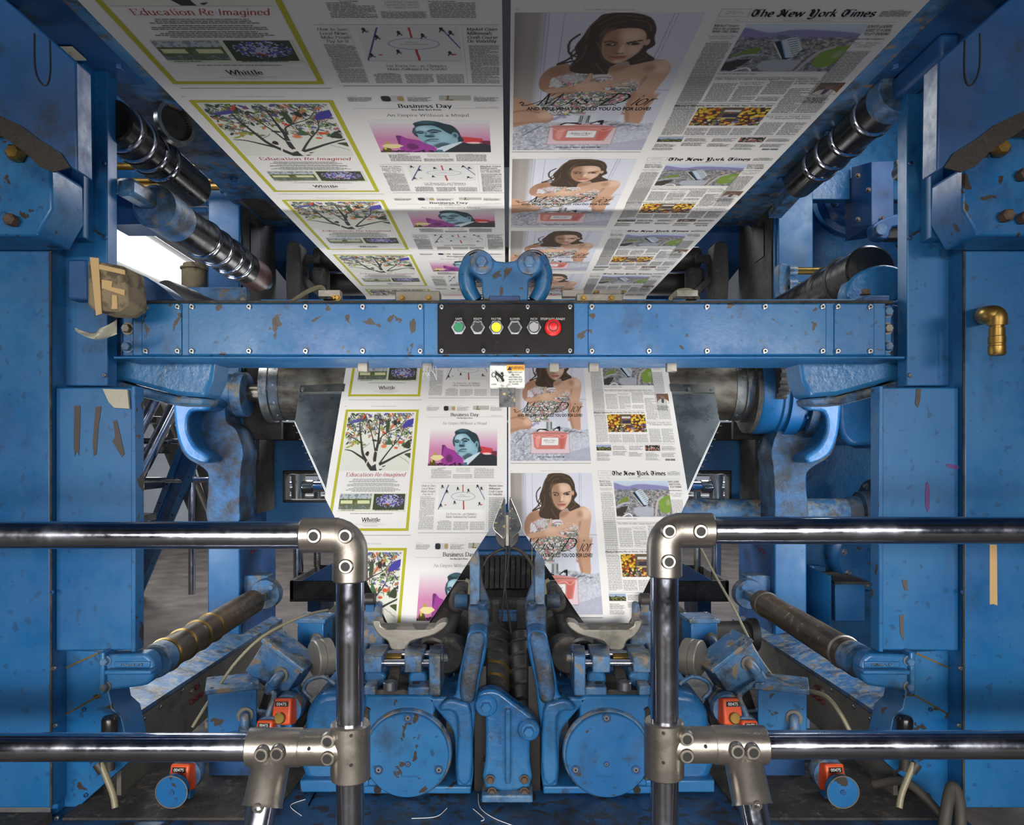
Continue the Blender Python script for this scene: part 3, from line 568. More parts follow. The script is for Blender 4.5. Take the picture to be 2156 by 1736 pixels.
def pic_quake(XX, SS):
    p = Paint(XX.shape, C(196, 208, 220)).use(zinv(7, XX, SS)); x, y = p.x, p.y
    p.lay(np.clip((y - 320) / 170, 0, 1), C(176, 186, 206)); p.poly([(420, 370), (640, 430), (760, 440), (880, 405), (1050, 395), (1250, 410), (1450, 430), (1640, 470), (1640, 560), (420, 560)], C(134, 130, 174), 20)
    b = blotch(XX.shape, 2, 21); b2 = blotch(XX.shape, 4, 22)
    g = 96 + 90 * b[..., None] * np.array([1, 1, 1.02]); m = np.clip((y - 500) / 25, 0, 1)[..., None]; p.im = p.im * (1 - m) + (g * (.75 + .35 * b2[..., None]) / 255) * m
    p.lay(((b > .7) & (y > 560) & (x > 1050) & (y < 720)) * 1.0, C(196, 160, 140), .7)
    p.poly([(480, 1080), (470, 950), (600, 880), (740, 870), (700, 960), (640, 1080)], C(62, 56, 52), sm=False); p.poly([(500, 830), (640, 690), (740, 680), (740, 770), (600, 800)], C(112, 130, 58), 14)
    p.line([(470, 900), (640, 810), (760, 800)], 34, C(168, 168, 184)); p.poly([(880, 900), (1280, 900), (1270, 1080), (930, 1080)], C(168, 170, 178), 30); p.line([(650, 1020), (880, 960)], 16, C(150, 150, 156)); p.line([(640, 1085), (760, 1030), (830, 1085)], 26, C(220, 222, 224))
    p.poly([(1405, 740), (1480, 670), (1620, 640), (1650, 640), (1650, 990), (1440, 980)], C(120, 148, 62), 14); p.ell(1600, 790, 46, 70, C(150, 160, 110), .3); p.line([(1340, 1080), (1360, 850), (1390, 740), (1480, 670)], 44, C(176, 172, 168)); p.line([(1300, 1080), (1310, 850), (1350, 760)], 16, C(120, 90, 76))
    p.poly([(830, 600), (880, 560), (1160, 840), (1100, 880), (1060, 870)], C(40, 44, 48), sm=False); p.poly([(880, 560), (960, 500), (1010, 490), (1180, 700), (1160, 840), (1090, 850)], C(190, 200, 206), sm=False)
    for k in range(9): p.line([(925 + k * 26, 520 + k * 36), (1010 + k * 22, 500 + k * 34)], 10, C(66, 72, 78), soft=4)
    p.line([(890, 565), (1080, 840)], 10, C(90, 150, 200), soft=4); p.line([(835, 600), (1050, 860)], 12, C(206, 206, 200), soft=4); p.poly([(790, 470), (900, 480), (960, 520), (880, 560)], C(110, 116, 122), sm=False)
    return p.im
def pic_candy(XX, SS):
    p = Paint(XX.shape, C(70, 50, 40)).use(zinv(6, XX, SS, 1)); rnd = random.Random(8); pal = [C(214, 178, 40), C(196, 150, 36), C(150, 60, 40), C(220, 200, 90), C(206, 196, 180), C(180, 90, 40), C(80, 60, 50), C(110, 140, 60), C(110, 100, 150), C(60, 44, 40)]
    for i in range(330):
        x, y = rnd.uniform(265, 975), rnd.uniform(840, 1150)
        if 490 < x < 700 and y < 1030: continue
        c = pal[rnd.choice((0, 0, 1, 2, 3) if y < 1020 else range(10))]; r = rnd.uniform(10, 24); p.ell(x, y, r, r * .8, c, .4)
    p.poly([(490, 845), (690, 845), (690, 1010), (510, 1010)], C(96, 84, 66), sm=False); p.poly([(530, 880), (680, 880), (680, 915), (530, 915)], C(200, 196, 188), sm=False); p.poly([(545, 950), (690, 945), (690, 1000), (550, 1000)], C(54, 48, 66), sm=False)
    p.ell(600, 925, 16, 14, C(170, 90, 60), .4); p.poly([(510, 1005), (690, 1005), (690, 1025), (510, 1025)], C(176, 160, 110), sm=False)
    return p.im
def pic_woman2(XX, SS):
    p = Paint(XX.shape, C(120, 84, 52)).use(zinv(6, XX, SS, 1)); b = blotch(XX.shape, 3, 2); p.lay((b > .55) * 1.0, C(78, 52, 36), .7)
    p.poly([(1160, 645), (1180, 590), (1220, 570), (1280, 575), (1340, 610), (1345, 645)], C(222, 218, 206)); p.poly([(1220, 575), (1260, 570), (1262, 640), (1230, 640)], C(46, 42, 60)); p.ell(1240, 525, 34, 50, C(150, 104, 76)); p.ell(1245, 495, 42, 30, C(96, 66, 38))
    return p.im
def pic_small(kind):
    def f(XX, SS):
        b = blotch(XX.shape, 2, 7); p = Paint(XX.shape, C(60, 62, 50) if kind == 0 else C(52, 46, 44)).use(zinv(6, XX, SS, 1))
        if kind == 0:
            v = np.linspace(0, 1, XX.shape[0])[:, None] * np.ones(XX.shape); p.lay((v < .38 - .3 * (b - .5)) * 1.0, C(150, 164, 190)); p.lay((v > .45) * (b > .6), C(120, 120, 60))
        else: p.lay((b > .66) * 1.0, C(196, 176, 166)); p.lay((blotch(XX.shape, 3, 5) > .75) * 1.0, C(170, 90, 70))
        return p.im
    return f
def pic_ad(XX, SS):
    p = Paint(XX.shape, C(208, 209, 219)); b1 = blotch(XX.shape, 2, 31); b2 = blotch(XX.shape, 3, 32); b3 = blotch(XX.shape, 4, 33)
    p.use(zinv(4, XX, SS)); x, y = p.x, p.y
    p.lay(np.clip((330 - x) / 90, 0, 1), C(158, 150, 142), .9); p.lay(np.clip((150 - x) / 120, 0, 1), C(128, 122, 114), .7)
    for lx, w in ((330, 12), (462, 9), (300, 8), (1365, 12), (1400, 8)): p.line([(lx, 90), (lx + 20, 1736)], w, C(160, 163, 182), .8)
    p.line([(1500, 1280), (1736, 1285)], 12, C(150, 152, 168)); p.lay(np.clip((y - 1100) / 700, 0, 1) * (x > 1500), C(196, 198, 210), .5)
    skin, sh, dk = C(196, 158, 132), C(150, 112, 88), C(96, 72, 56); hi = C(226, 196, 176)
    hair = C(68, 55, 44)
    # shoulders, chest and the straight arm
    p.poly([(600, 830), (900, 860), (1180, 830), (1370, 745), (1490, 750), (1580, 850), (1595, 1000), (1560, 1300), (1530, 1800), (1330, 1800), (1310, 1450), (1370, 1180), (1200, 1100), (560, 1000)], skin, 10)
    p.ell(1500, 860, 90, 110, hi, .9, .7); p.poly([(990, 820), (1180, 760), (1170, 850), (1080, 940), (980, 940)], sh, 60, .7); p.ell(1380, 880, 60, 60, sh, .9, .5); p.line([(1385, 1040), (1345, 1250), (1320, 1500), (1330, 1800)], 40, sh, .6, 30)
    # folded arm
    p.poly([(600, 830), (480, 830), (370, 920), (310, 1080), (320, 1240), (400, 1330), (520, 1300), (640, 1100)], C(166, 126, 102), 10); p.ell(470, 950, 70, 90, sh, .9, .6)
    # dress: sequins and flowers
    dm = np.clip(p.sd(smooth_pts([(420, 1230), (450, 1050), (560, 1000), (720, 960), (840, 980), (1020, 1050), (1250, 1090), (1365, 1220), (1310, 1400), (1320, 1800), (200, 1800), (480, 1420), (560, 1300)], True, 3)) / 8 + .5, 0, 1)
    dc = np.where(b1[..., None] > .58, C(206, 204, 204), C(126, 132, 130)); dc = np.where((b2[..., None] > .72), C(196, 120, 130), dc); dc = np.where((blotch(XX.shape, 2, 38)[..., None] > .86), C(206, 196, 90), dc); dc = np.where((blotch(XX.shape, 2, 39)[..., None] > .84), C(60, 64, 66), dc)
    p.im = p.im * (1 - dm[..., None]) + dc * dm[..., None]
    p.ell(640, 1060, 130, 80, C(200, 196, 200), .6, .75); p.poly([(430, 1210), (450, 1040), (570, 1200)], C(214, 212, 216), 10, .8); p.ell(1180, 1130, 150, 70, C(214, 196, 184), .8, .7)
    # hair, behind the face
    p.poly([(790, 110), (1000, 95), (1180, 150), (1270, 290), (1290, 420), (1325, 520), (1270, 620), (1390, 735), (1290, 790), (1180, 830), (1130, 770), (990, 860), (980, 990), (860, 985), (640, 955), (590, 850), (640, 700), (600, 560), (650, 400), (690, 260), (740, 170)], hair, 10)
    p.line([(620, 370), (545, 480), (560, 640), (640, 700)], 22, hair); p.line([(640, 620), (560, 740), (470, 820), (620, 760)], 26, hair); p.line([(620, 560), (580, 640), (600, 740)], 16, hair)
    for pts in ([(800, 130), (700, 260), (690, 420)], [(1100, 150), (900, 130), (760, 250)], [(1050, 180), (1180, 220), (1240, 340)], [(980, 200), (860, 240), (800, 400)], [(780, 470), (850, 590)], [(820, 780), (950, 975)], [(700, 520), (690, 700), (590, 860)], [(1230, 640), (1300, 700), (1200, 790)]):
        p.line(pts, 9, C(136, 108, 80), .7, 8)
    # face
    p.poly([(850, 380), (930, 305), (1060, 285), (1160, 310), (1215, 400), (1225, 520), (1195, 640), (1130, 740), (1050, 805), (980, 790), (900, 710), (855, 600), (838, 480)], skin, 10)
    p.poly([(838, 330), (960, 320), (1000, 480), (990, 640), (1000, 790), (900, 720), (840, 560)], sh, 70, .75); p.ell(1080, 390, 90, 70, hi, 1, .7); p.ell(1140, 590, 60, 70, hi, 1, .6); p.ell(1245, 480, 22, 46, skin, .3)
    p.line([(860, 480), (910, 468), (975, 490)], 18, C(70, 50, 40), .85); p.line([(1065, 490), (1120, 470), (1190, 455)], 18, C(70, 50, 40), .9); p.ell(925, 515, 50, 20, C(66, 50, 44), .5); p.ell(1125, 502, 54, 20, C(60, 46, 42), .5); p.ell(935, 512, 14, 9, C(190, 180, 170), .6); p.ell(1100, 503, 12, 8, C(190, 180, 170), .6)
    p.ell(985, 580, 24, 70, sh, .9, .7); p.ell(1040, 590, 22, 60, hi, .9, .8); p.line([(985, 640), (1010, 650), (1060, 640)], 13, C(112, 74, 62), .9); p.ell(1030, 705, 76, 26, C(176, 104, 98), .4); p.line([(955, 700), (1030, 705), (1100, 690)], 9, C(92, 50, 48), .9); p.ell(1030, 770, 40, 16, hi, 1, .5)
    # forearm and spread hand
    p.poly([(375, 1290), (450, 1250), (600, 1215), (720, 1190), (760, 1320), (600, 1360), (500, 1430), (460, 1400)], C(190, 152, 126), 10); p.line([(420, 1370), (560, 1340), (720, 1325)], 24, sh, .7, 24)
    for pts, w, w1 in (([(740, 1240), (800, 1120), (820, 990)], 90, 34), ([(900, 1180), (1060, 1110), (1215, 1065)], 62, 26), ([(900, 1200), (1080, 1140), (1235, 1105)], 60, 24), ([(900, 1240), (1060, 1200), (1230, 1195)], 58, 24), ([(900, 1270), (1040, 1310), (1150, 1350)], 62, 24)):
        p.line(pts, w, sh, .8, 10, w1=w1 + 8); p.line([(a, c - 5) for a, c in pts], w, C(204, 166, 142), 1, 10, w1=w1)
    p.ell(840, 1220, 150, 105, C(202, 164, 138), .3); p.ell(830, 1190, 90, 50, hi, 1, .4)
    p.poly([(850, 1060), (870, 1000), (1000, 990), (1050, 1050), (960, 1085)], C(206, 204, 206), 8); p.line([(860, 1070), (940, 1040), (1040, 1050)], 12, C(150, 70, 72), .9)
    # ---- lower half, read on the row above
    p.use(zinv(5, XX, SS, 1)); x, y = p.x, p.y
    lower = np.clip((y - 560) / 60, 0, 1)
    keep = p.im.copy(); p.poly([(1050, 500), (1290, 500), (1255, 800), (1255, 1085), (1120, 1060), (1050, 760)], C(184, 144, 118), 10); p.line([(1075, 600), (1070, 800), (1130, 1050)], 40, sh, .6, 30)
    p.im = keep * (1 - lower[..., None]) + p.im * lower[..., None]
    m = np.clip((y - 640) / 30, 0, 1) * np.clip((1050 - x) / 20, 0, 1)
    wall = np.clip(p.sd([(700, 830), (1060, 690), (1110, 1040), (900, 1020), (720, 1010)]) / 10 + .5, 0, 1); p.lay(wall * m, C(196, 198, 208))
    p.poly([(20, 690), (150, 685), (240, 780), (380, 895), (420, 975), (380, 1045), (200, 1100), (20, 1145)], C(184, 146, 120), 10); p.ell(340, 930, 70, 60, hi, 1, .5); p.line([(20, 880), (150, 850), (270, 880)], 26, sh, .8, 20); p.lay(np.clip(1 - np.abs(y - 1085 + .12 * x) / 50, 0, 1) * (x < 400), sh, .6)
    fur = np.clip(p.sd(smooth_pts([(20, 1150), (400, 1050), (640, 1060), (950, 1020), (1250, 1075), (1460, 1100), (1470, 1640), (20, 1640)], True, 2)) / 10 + .5, 0, 1)
    fc = C(176, 178, 186) + (b1[..., None] - .5) * .22 + (b3[..., None] - .5) * .12; p.im = p.im * (1 - fur[..., None]) + fc * fur[..., None]
    p.lay(fur * (x > 1050) * np.clip((y - 1150) / 100, 0, 1), C(196, 198, 210), .6); p.lay(fur * (x > 980) * (y > 1490 - .3 * (x - 980)) * 1.0, C(160, 160, 178), .6)
    for i in range(40):
        rr = random.Random(i); a, c_ = rr.uniform(60, 380), rr.uniform(1160, 1600); p.line([(a, c_), (a + rr.uniform(-40, 50), c_ + rr.uniform(-40, 30))], 7, C(90, 92, 116), .6)
    for i in range(14):
        rr = random.Random(i + 90); a = rr.uniform(930, 1260); c_ = 1095 + (a - 930) * .1 + rr.uniform(-14, 14); p.line([(a, c_), (a + 50, c_ - 16)], 8, C(70, 72, 78), .7)
    p.line([(140, 1300), (230, 1200), (310, 1120)], 14, C(64, 70, 110), .7); p.line([(420, 1000), (500, 940), (520, 960)], 40, C(100, 92, 140), .5, 20)
    # bottle
    p.poly([(395, 1125), (1055, 1125), (1075, 1480), (398, 1485)], C(212, 190, 196), 6, sm=False); p.poly([(430, 1150), (1030, 1145), (985, 1405), (500, 1410), (450, 1370)], C(200, 118, 108), 8, sm=False); p.poly([(470, 1290), (500, 1180), (560, 1180), (520, 1390)], C(224, 160, 150), 20, .7); p.poly([(900, 1200), (980, 1190), (960, 1380), (900, 1390)], C(180, 90, 84), 14, .7)
    p.poly([(450, 1110), (700, 1085), (1000, 1115), (1000, 1160), (450, 1160)], C(200, 128, 120), 10, .9); p.line([(398, 1130), (1055, 1130)], 9, C(110, 72, 74), .8); p.line([(398, 1130), (398, 1485), (1075, 1482), (1056, 1130)], 8, C(150, 110, 112), .7, sm=False)
    p.poly([(582, 1205), (876, 1205), (872, 1340), (578, 1340)], C(226, 224, 222), 6, sm=False); p.line([(582, 1205), (876, 1205), (872, 1340), (578, 1340), (582, 1205)], 6, C(150, 150, 150), sm=False)
    p.poly([(600, 905), (830, 905), (815, 1010), (620, 1010)], C(206, 210, 210), 8, .6, sm=False); p.poly([(655, 920), (768, 920), (765, 1080), (660, 1080)], C(176, 180, 180), 6, sm=False)
    for lx in (672, 690, 742, 756): p.line([(lx, 940), (lx, 1060)], 9, C(56, 58, 60), .9)
    p.poly([(515, 1095), (560, 1030), (650, 1050), (690, 1075), (620, 1100)], C(218, 218, 220), 6); p.line([(500, 1095), (560, 1060), (690, 1080)], 20, C(26, 26, 28)); p.line([(590, 1060), (660, 1060)], 18, C(30, 30, 32)); p.poly([(770, 1075), (860, 1015), (905, 1010), (905, 1095), (880, 1090), (875, 1050), (800, 1085)], C(24, 24, 26), 6, sm=False); p.poly([(790, 1078), (850, 1045), (870, 1080)], C(220, 220, 222), 5, sm=False)
    p.line([(430, 1165), (520, 1215), (600, 1170), (720, 1195), (860, 1170), (940, 1215), (1020, 1160)], 7, C(236, 200, 196), .8)
    return p.im

RULE = rgb(120, 120, 118); INK = rgb(34, 32, 33); GREYT = rgb(96, 96, 96)
def page_whittle():
    A = Art(); A.rasters = []
    A.frame(1, 412, 183, 2070, 2935, .0094, rgb(176, 172, 44))
    A.raster(1, 478, 258, 1965, 1570, 150, 132, pic_tree)
    A.text(2, "Education", 218, 540, 100, 46, 'roman', rgb(170, 52, 46)); A.text(2, "Re-Imagined", 562, 935, 100, 46, 'italic', rgb(170, 52, 46))
    for y0, n in ((130, 3), (180, 3), (230, 4)): A.body(2, 218, y0, 880, y0 + n * 14 + 2, GREYT, align='c', pitch=.0049, fill=.4)
    pale = rgb(206, 208, 186); a = (150, 300, 950, 520); A.rect(2, a[0], a[1], a[2], a[3], pale, 0)
    A.raster(2, 152, 308, 530, 492, 66, 40, pic_school); A.raster(2, 556, 308, 928, 498, 66, 40, pic_flowers)
    A.body(2, 158, 500, 350, 514, INK, align='l', pitch=.0052, fill=.36); A.body(2, 560, 500, 900, 514, INK, align='l', pitch=.0052, fill=.36)
    A.body(2, 250, 540, 800, 568, GREYT, align='c', pitch=.0051, fill=.36)
    A.text(2, "Whittle", 398, 625, 640, 46, 'bold', INK, l=4); A.text(2, "SCHOOL & STUDIOS", 412, 592, 656, 9, 'bold'); A.rect(2, 330, 671, 690, 673, RULE); A.text(2, "WHITTLESCHOOL.ORG", 425, 598, 695, 10, 'roman', rgb(170, 52, 46))
    A.rect(2, 0, 800, 990, 804, rgb(80, 80, 80), 2)
    A.text(1, "THE NEW YORK TIMES  BUSINESS  THURSDAY, FEBRUARY 8, 2018", 985, 1580, 118, 15, 'roman', GREYT)
    A.text(1, "B8", 390, 425, 118, 16, 'roman', GREYT)
    return A
def page_business():
    A = Art(); A.rasters = []
    A.raster(3, 235, 610, 1760, 1466, 124, 80, pic_man)
    A.text(3, "Business Day", 690, 1335, 336, 74, 'bold'); A.text(3, "The New York Times", 838, 1195, 391, 26, 'black'); A.text(3, "An Empire Without a Mogul", 505, 1515, 524, 56, 'light')
    A.rect(3, 130, 352, 680, 355, RULE); A.rect(3, 1340, 350, 1900, 353, RULE); A.text(3, "THURSDAY, FEBRUARY 8, 2018", 1615, 1895, 333, 14, 'roman', GREYT)
    for x0, t in ((148, "Seeking a Tricky Balance"), (836, "A Not-So-Smart Speaker"), (1600, "The Price of Beauty")):
        A.text(3, t, x0, x0 + 285, 141, 18, 'bold', rgb(60, 60, 60)); A.body(3, x0, 150, x0 + 280, 215, GREYT, align='l', pitch=.0034); A.text(3, "STATE OF THE ART", x0, x0 + 120, 110, 10, 'roman', GREYT)
    def spk(XX, SS):
        p = Paint(XX.shape, C(196, 196, 200)).use(zinv(3, XX, SS)); p.poly([(545, 112), (635, 112), (635, 200), (545, 200)], C(44, 44, 46), 10); p.poly([(730, 120), (795, 120), (795, 190), (725, 190)], C(176, 150, 98), 10); return p.im
    def boot(XX, SS):
        p = Paint(XX.shape, C(172, 176, 166)).use(zinv(3, XX, SS)); p.line([(1310, 100), (1305, 150), (1290, 185), (1350, 180)], 24, C(126, 102, 54)); return p.im
    A.raster(3, 535, 100, 800, 212, 30, 14, spk); A.raster(3, 1205, 95, 1570, 190, 36, 12, boot)
    for x0, x1, y0 in ((255, 712, 1540), (745, 1190, 1665), (1235, 1680, 1520)): A.body(3, x0, y0, x1, 1770, pitch=.0036)
    A.text(3, "By ALEX BURNS", 395, 575, 1530, 18, 'bold')
    for i, t in enumerate(("After Mogul's Downfall", "Questions Are Swirling", "On Company's Future")): A.text(3, t, 815 + (i == 2) * 10, 1135, 1540 + i * 36, 24, 'light')
    A.rect(2, 1115, 174, 2100, 177, rgb(170, 170, 170)); A.raster(2, 1335, 198, 1880, 496, 108, 62, pic_rink)
    for i, (t, a, b) in enumerate((("How to Save", 1120, 1285), ("Local News:", 1122, 1280), ("Make People", 1115, 1282), ("Pay for It", 1135, 1260))): A.text(2, t, a, b, 222 + i * 34, 24, 'italic')
    for i, (t, a, b) in enumerate((("Market Gives", 1925, 2092), ("Millennials", 1925, 2062), ("Crash Course", 1925, 2090), ("On Volatility", 1922, 2086))): A.text(2, t, a, b, 222 + i * 34, 24, 'bolditalic')
    A.text(2, "For Korea Inc., an Olympics", 1412, 1776, 560, 25, 'roman'); A.text(2, "Made Awkward by Scandal", 1412, 1774, 594, 25, 'roman')
    A.body(2, 1108, 342, 1280, 740, seed=1); A.body(2, 1925, 350, 2096, 745, seed=2)
    for x0, x1 in ((1310, 1478), (1503, 1680), (1700, 1872)): A.body(2, x0, 640, x1, 742, seed=3)
    A.text(2, "By A. STAFF WRITER", 1340, 1450, 636, 10, 'bold'); A.body(2, 1320, 503, 1880, 516, INK, align='l', pitch=.006, fill=.34)
    A.rect(2, 1291, 200, 1293, 745, rgb(176, 176, 176)); A.rect(2, 1900, 200, 1902, 745, rgb(176, 176, 176)); A.rect(2, 1128, 402, 1165, 470, rgb(210, 208, 206), 3)
    for yy in (404, 424, 446): A.text(2, "MEDIA", 1130, 1165, yy + 12, 11, 'bold', l=4)
    A.rect(2, 1078, 771, 2120, 775, rgb(80, 80, 80))
    return A
def page_ad():
    A = Art(); A.rasters = []
    a = zp(4, 45, 95); b = zp(5, 1440, 1612, 1)
    x1 = zp(5, 1440, 1612)[0]; k, ox, oy = ZO[4]
    px1 = CX + x1 * F / lo_d(oy + 95 / k); ys = (s_inv_px(0, b[1])[1] - oy) * k
    A.raster(4, 45, 95, (px1 - ox) * k, ys, 150, 236, pic_ad)
    ink = rgb(28, 26, 26)
    # script lettering with swashes
    A.text(5, "M", 250, 480, 765, 176, 'script', ink, 1); A.text(5, "iss", 500, 735, 750, 130, 'script', ink, 1); A.text(5, "D", 800, 1065, 765, 178, 'script', ink, 1); A.text(5, "ior", 1085, 1310, 762, 150, 'script', ink, 1)
    def swash(pts, w0, w1):
        q = smooth_pts(pts, False, 6)
        for i in range(len(q) - 1):
            (ax, ay), (bx, by) = q[i], q[i + 1]; L = math.hypot(bx - ax, by - ay); w = (w0 + (w1 - w0) * i / len(q)) / 2; nx, ny = -(by - ay) / L * w, (bx - ax) / L * w
            A.quad([zp(5, ax + nx, ay + ny, 1), zp(5, bx + nx, by + ny, 1), zp(5, bx - nx, by - ny, 1), zp(5, ax - nx, ay - ny, 1)], ink, 4)
    swash([(95, 735), (110, 715), (130, 740), (110, 762), (170, 760), (290, 690), (400, 590)], 12, 5); swash([(1000, 600), (880, 600), (800, 680), (880, 700), (960, 640)], 7, 5); swash([(840, 765), (900, 745), (960, 770)], 6, 6)
    A.sans(5, "AND YOU, WHAT WOULD YOU DO FOR LOVE?", 160, 1290, 842, 50, ink, 1, bold=.03)
    A.sans(5, "THE NEW EAU DE PARFUM", 500, 975, 1555, 24, ink, 1)
    A.text(5, "Miss Dior", 610, 840, 1275, 40, 'script', rgb(90, 90, 90), 1); A.sans(5, "EAU DE PARFUM", 655, 800, 1300, 11, rgb(120, 120, 120), 1)
    A.rect(5, 36, 1650, 1440, 1657, rgb(70, 70, 74), 2, 1)
    A.text(4, "THE NEW YORK TIMES THURSDAY, FEBRUARY 8, 2018", 605, 1045, 62, 12, 'roman', GREYT); A.text(4, "A10", 48, 80, 62, 13, 'roman', GREYT)
    return A
def page_front():
    A = Art(); A.rasters = []
    A.text(7, "The New York Times", 398, 1552, 208, 92, 'black', rgb(24, 22, 22))
    A.frame(7, 95, 108, 370, 212, .0006, RULE); A.text(7, '"All the News', 165, 300, 150, 14, 'roman', GREYT); A.text(7, "That's Fit to Print", 145, 325, 172, 14, 'roman', GREYT)
    A.text(7, "Late Edition", 1640, 1770, 130, 14, 'bold'); A.body(7, 1580, 140, 1850, 225, GREYT, pitch=.0036)
    A.text(7, "VOL. CLXVII", 110, 240, 266, 12, 'roman', GREYT); A.text(7, "No. 57,867", 285, 385, 268, 12, 'roman', GREYT); A.text(7, "NEW YORK, THURSDAY, FEBRUARY 8, 2018", 745, 1225, 270, 12, 'roman', GREYT); A.rect(7, 105, 285, 1860, 288, rgb(140, 140, 140)); A.rect(7, 105, 245, 1860, 247, rgb(190, 190, 190))
    A.raster(7, 422, 318, 1590, 1098, 116, 84, pic_quake)
    for i, (t, a, b) in enumerate((("Merkel Forges", 120, 358), ("Pact to Govern", 130, 385), ("With Old Allies", 138, 396))): A.text(7, t, a, b, 348 + i * 44, 32, 'bolditalic')
    A.text(7, "German Leader's Party", 130, 400, 500, 20, 'roman'); A.text(7, "Loses Crucial Posts", 150, 380, 530, 20, 'roman'); A.text(7, "By KATRIN BENNHOLD", 180, 370, 584, 13, 'bold')
    for i, (t, a, b) in enumerate((("SENATE LEADERS", 1598, 1835), ("AGREE TO A DEAL", 1615, 1870), ("TO LIFT SPENDING", 1640, 1890))): A.text(7, t, a, b, 364 + i * 56, 38, 'cond')
    A.text(7, "BID TO END STANDOFFS", 1625, 1895, 545, 20, 'cond')
    for i, t in enumerate(("Nearly $300 Billion More", "for Domestic Policy", "and the Military")): A.text(7, t, 1635 + i * 28, 1905 - i * 20, 606 + i * 30, 18, 'roman')
    A.body(7, 145, 600, 412, 1960, seed=4); A.body(7, 1640, 735, 1905, 1800, seed=5)
    A.text(7, "Searching for the Missing in Taiwan", 485, 930, 1152, 20, 'bold'); A.body(7, 490, 1162, 1620, 1180, GREYT, pitch=.006, fill=.34)
    A.rect(7, 490, 1208, 1660, 1212, RULE); A.rect(7, 490, 1222, 1660, 1224, RULE)
    # lower half of the page, read on the row above
    r = 1
    A.text(6, "Elite Athletes in Limbo, Doping Appeals Pending", 232, 878, 443, 24, 'roman', row=r)
    for i, (t, a, b) in enumerate((("Abuse Claims", 895, 1070), ("End Star's Rise", 908, 1100), ("In White House", 912, 1108))): A.text(6, t, a, b, 441 + i * 30, 20, 'italic', row=r)
    A.text(6, "28 Russians Seek Entry", 455, 660, 486, 14, 'roman', row=r); A.text(6, "to Winter Olympics", 475, 645, 508, 14, 'roman', row=r)
    for x0, y0, x1, y1 in ((240, 490, 442, 758), (468, 530, 672, 758), (690, 462, 890, 650), (705, 680, 905, 758), (920, 560, 1115, 940), (1145, 690, 1352, 940), (20, 395, 205, 745)): A.body(6, x0, y0, x1, y1, row=r, seed=6)
    A.raster(6, 1125, 482, 1332, 648, 34, 26, pic_woman2, row=r); A.rect(6, 38, 779, 925, 783, RULE, row=r)
    A.text(6, "Waging a Sweeping War on Obesity, Chile Slays Tony the Tiger", 42, 925, 822, 24, 'bolditalic', row=r)
    A.raster(6, 270, 842, 930, 1150, 88, 52, pic_candy, row=r); A.body(6, 50, 870, 255, 1335, row=r, seed=7); A.body(6, 300, 1165, 950, 1182, GREYT, row=r, pitch=.006, fill=.34)
    A.text(6, "Book Points to Possible Source", 965, 1385, 1000, 24, 'roman', row=r); A.text(6, "Of Shakespeare's Inspiration", 1012, 1405, 1032, 24, 'roman', row=r); A.rect(6, 955, 960, 1400, 963, RULE, row=r)
    for x0, x1 in ((302, 515), (535, 745), (765, 975), (995, 1190), (1215, 1415)): A.body(6, x0, 1195 if x0 < 900 else 1095, x1, 1340, row=r, seed=8)
    A.rect(6, 75, 1358, 1450, 1361, RULE, row=r)
    A.raster(6, 85, 1373, 342, 1472, 34, 16, pic_small(0), row=r); A.raster(6, 930, 1378, 1190, 1478, 34, 16, pic_small(1), row=r)
    for j, (x0, ya, yb) in enumerate(((95, 1520, 1604), (370, 1404, 1498), (655, 1406, 1515), (945, 1524, 1610), (1220, 1410, 1526))):
        for k, yy in enumerate((ya, yb)):
            A.text(6, ("Turning a Front Line to Tents", "Deadly Formations", "Priorities and the Budget", "An Encounter Up Front", "To Ford Loyal Partisans")[j], x0, x0 + (150, 200, 250)[(j + k) % 3] , yy, 15, 'bold', row=r)
            A.body(6, x0, yy + 10, x0 + 245, min(yy + 68, 1655), GREYT, row=r, pitch=.0034, align='l', seed=k)
    for k in range(22): A.rect(6, 1285 + k * 7.6 + (k > 10) * 8, 1615, 1288.5 + k * 7.6 + (k > 10) * 8 + (k % 3), 1650, INK, 2, r)
    return A

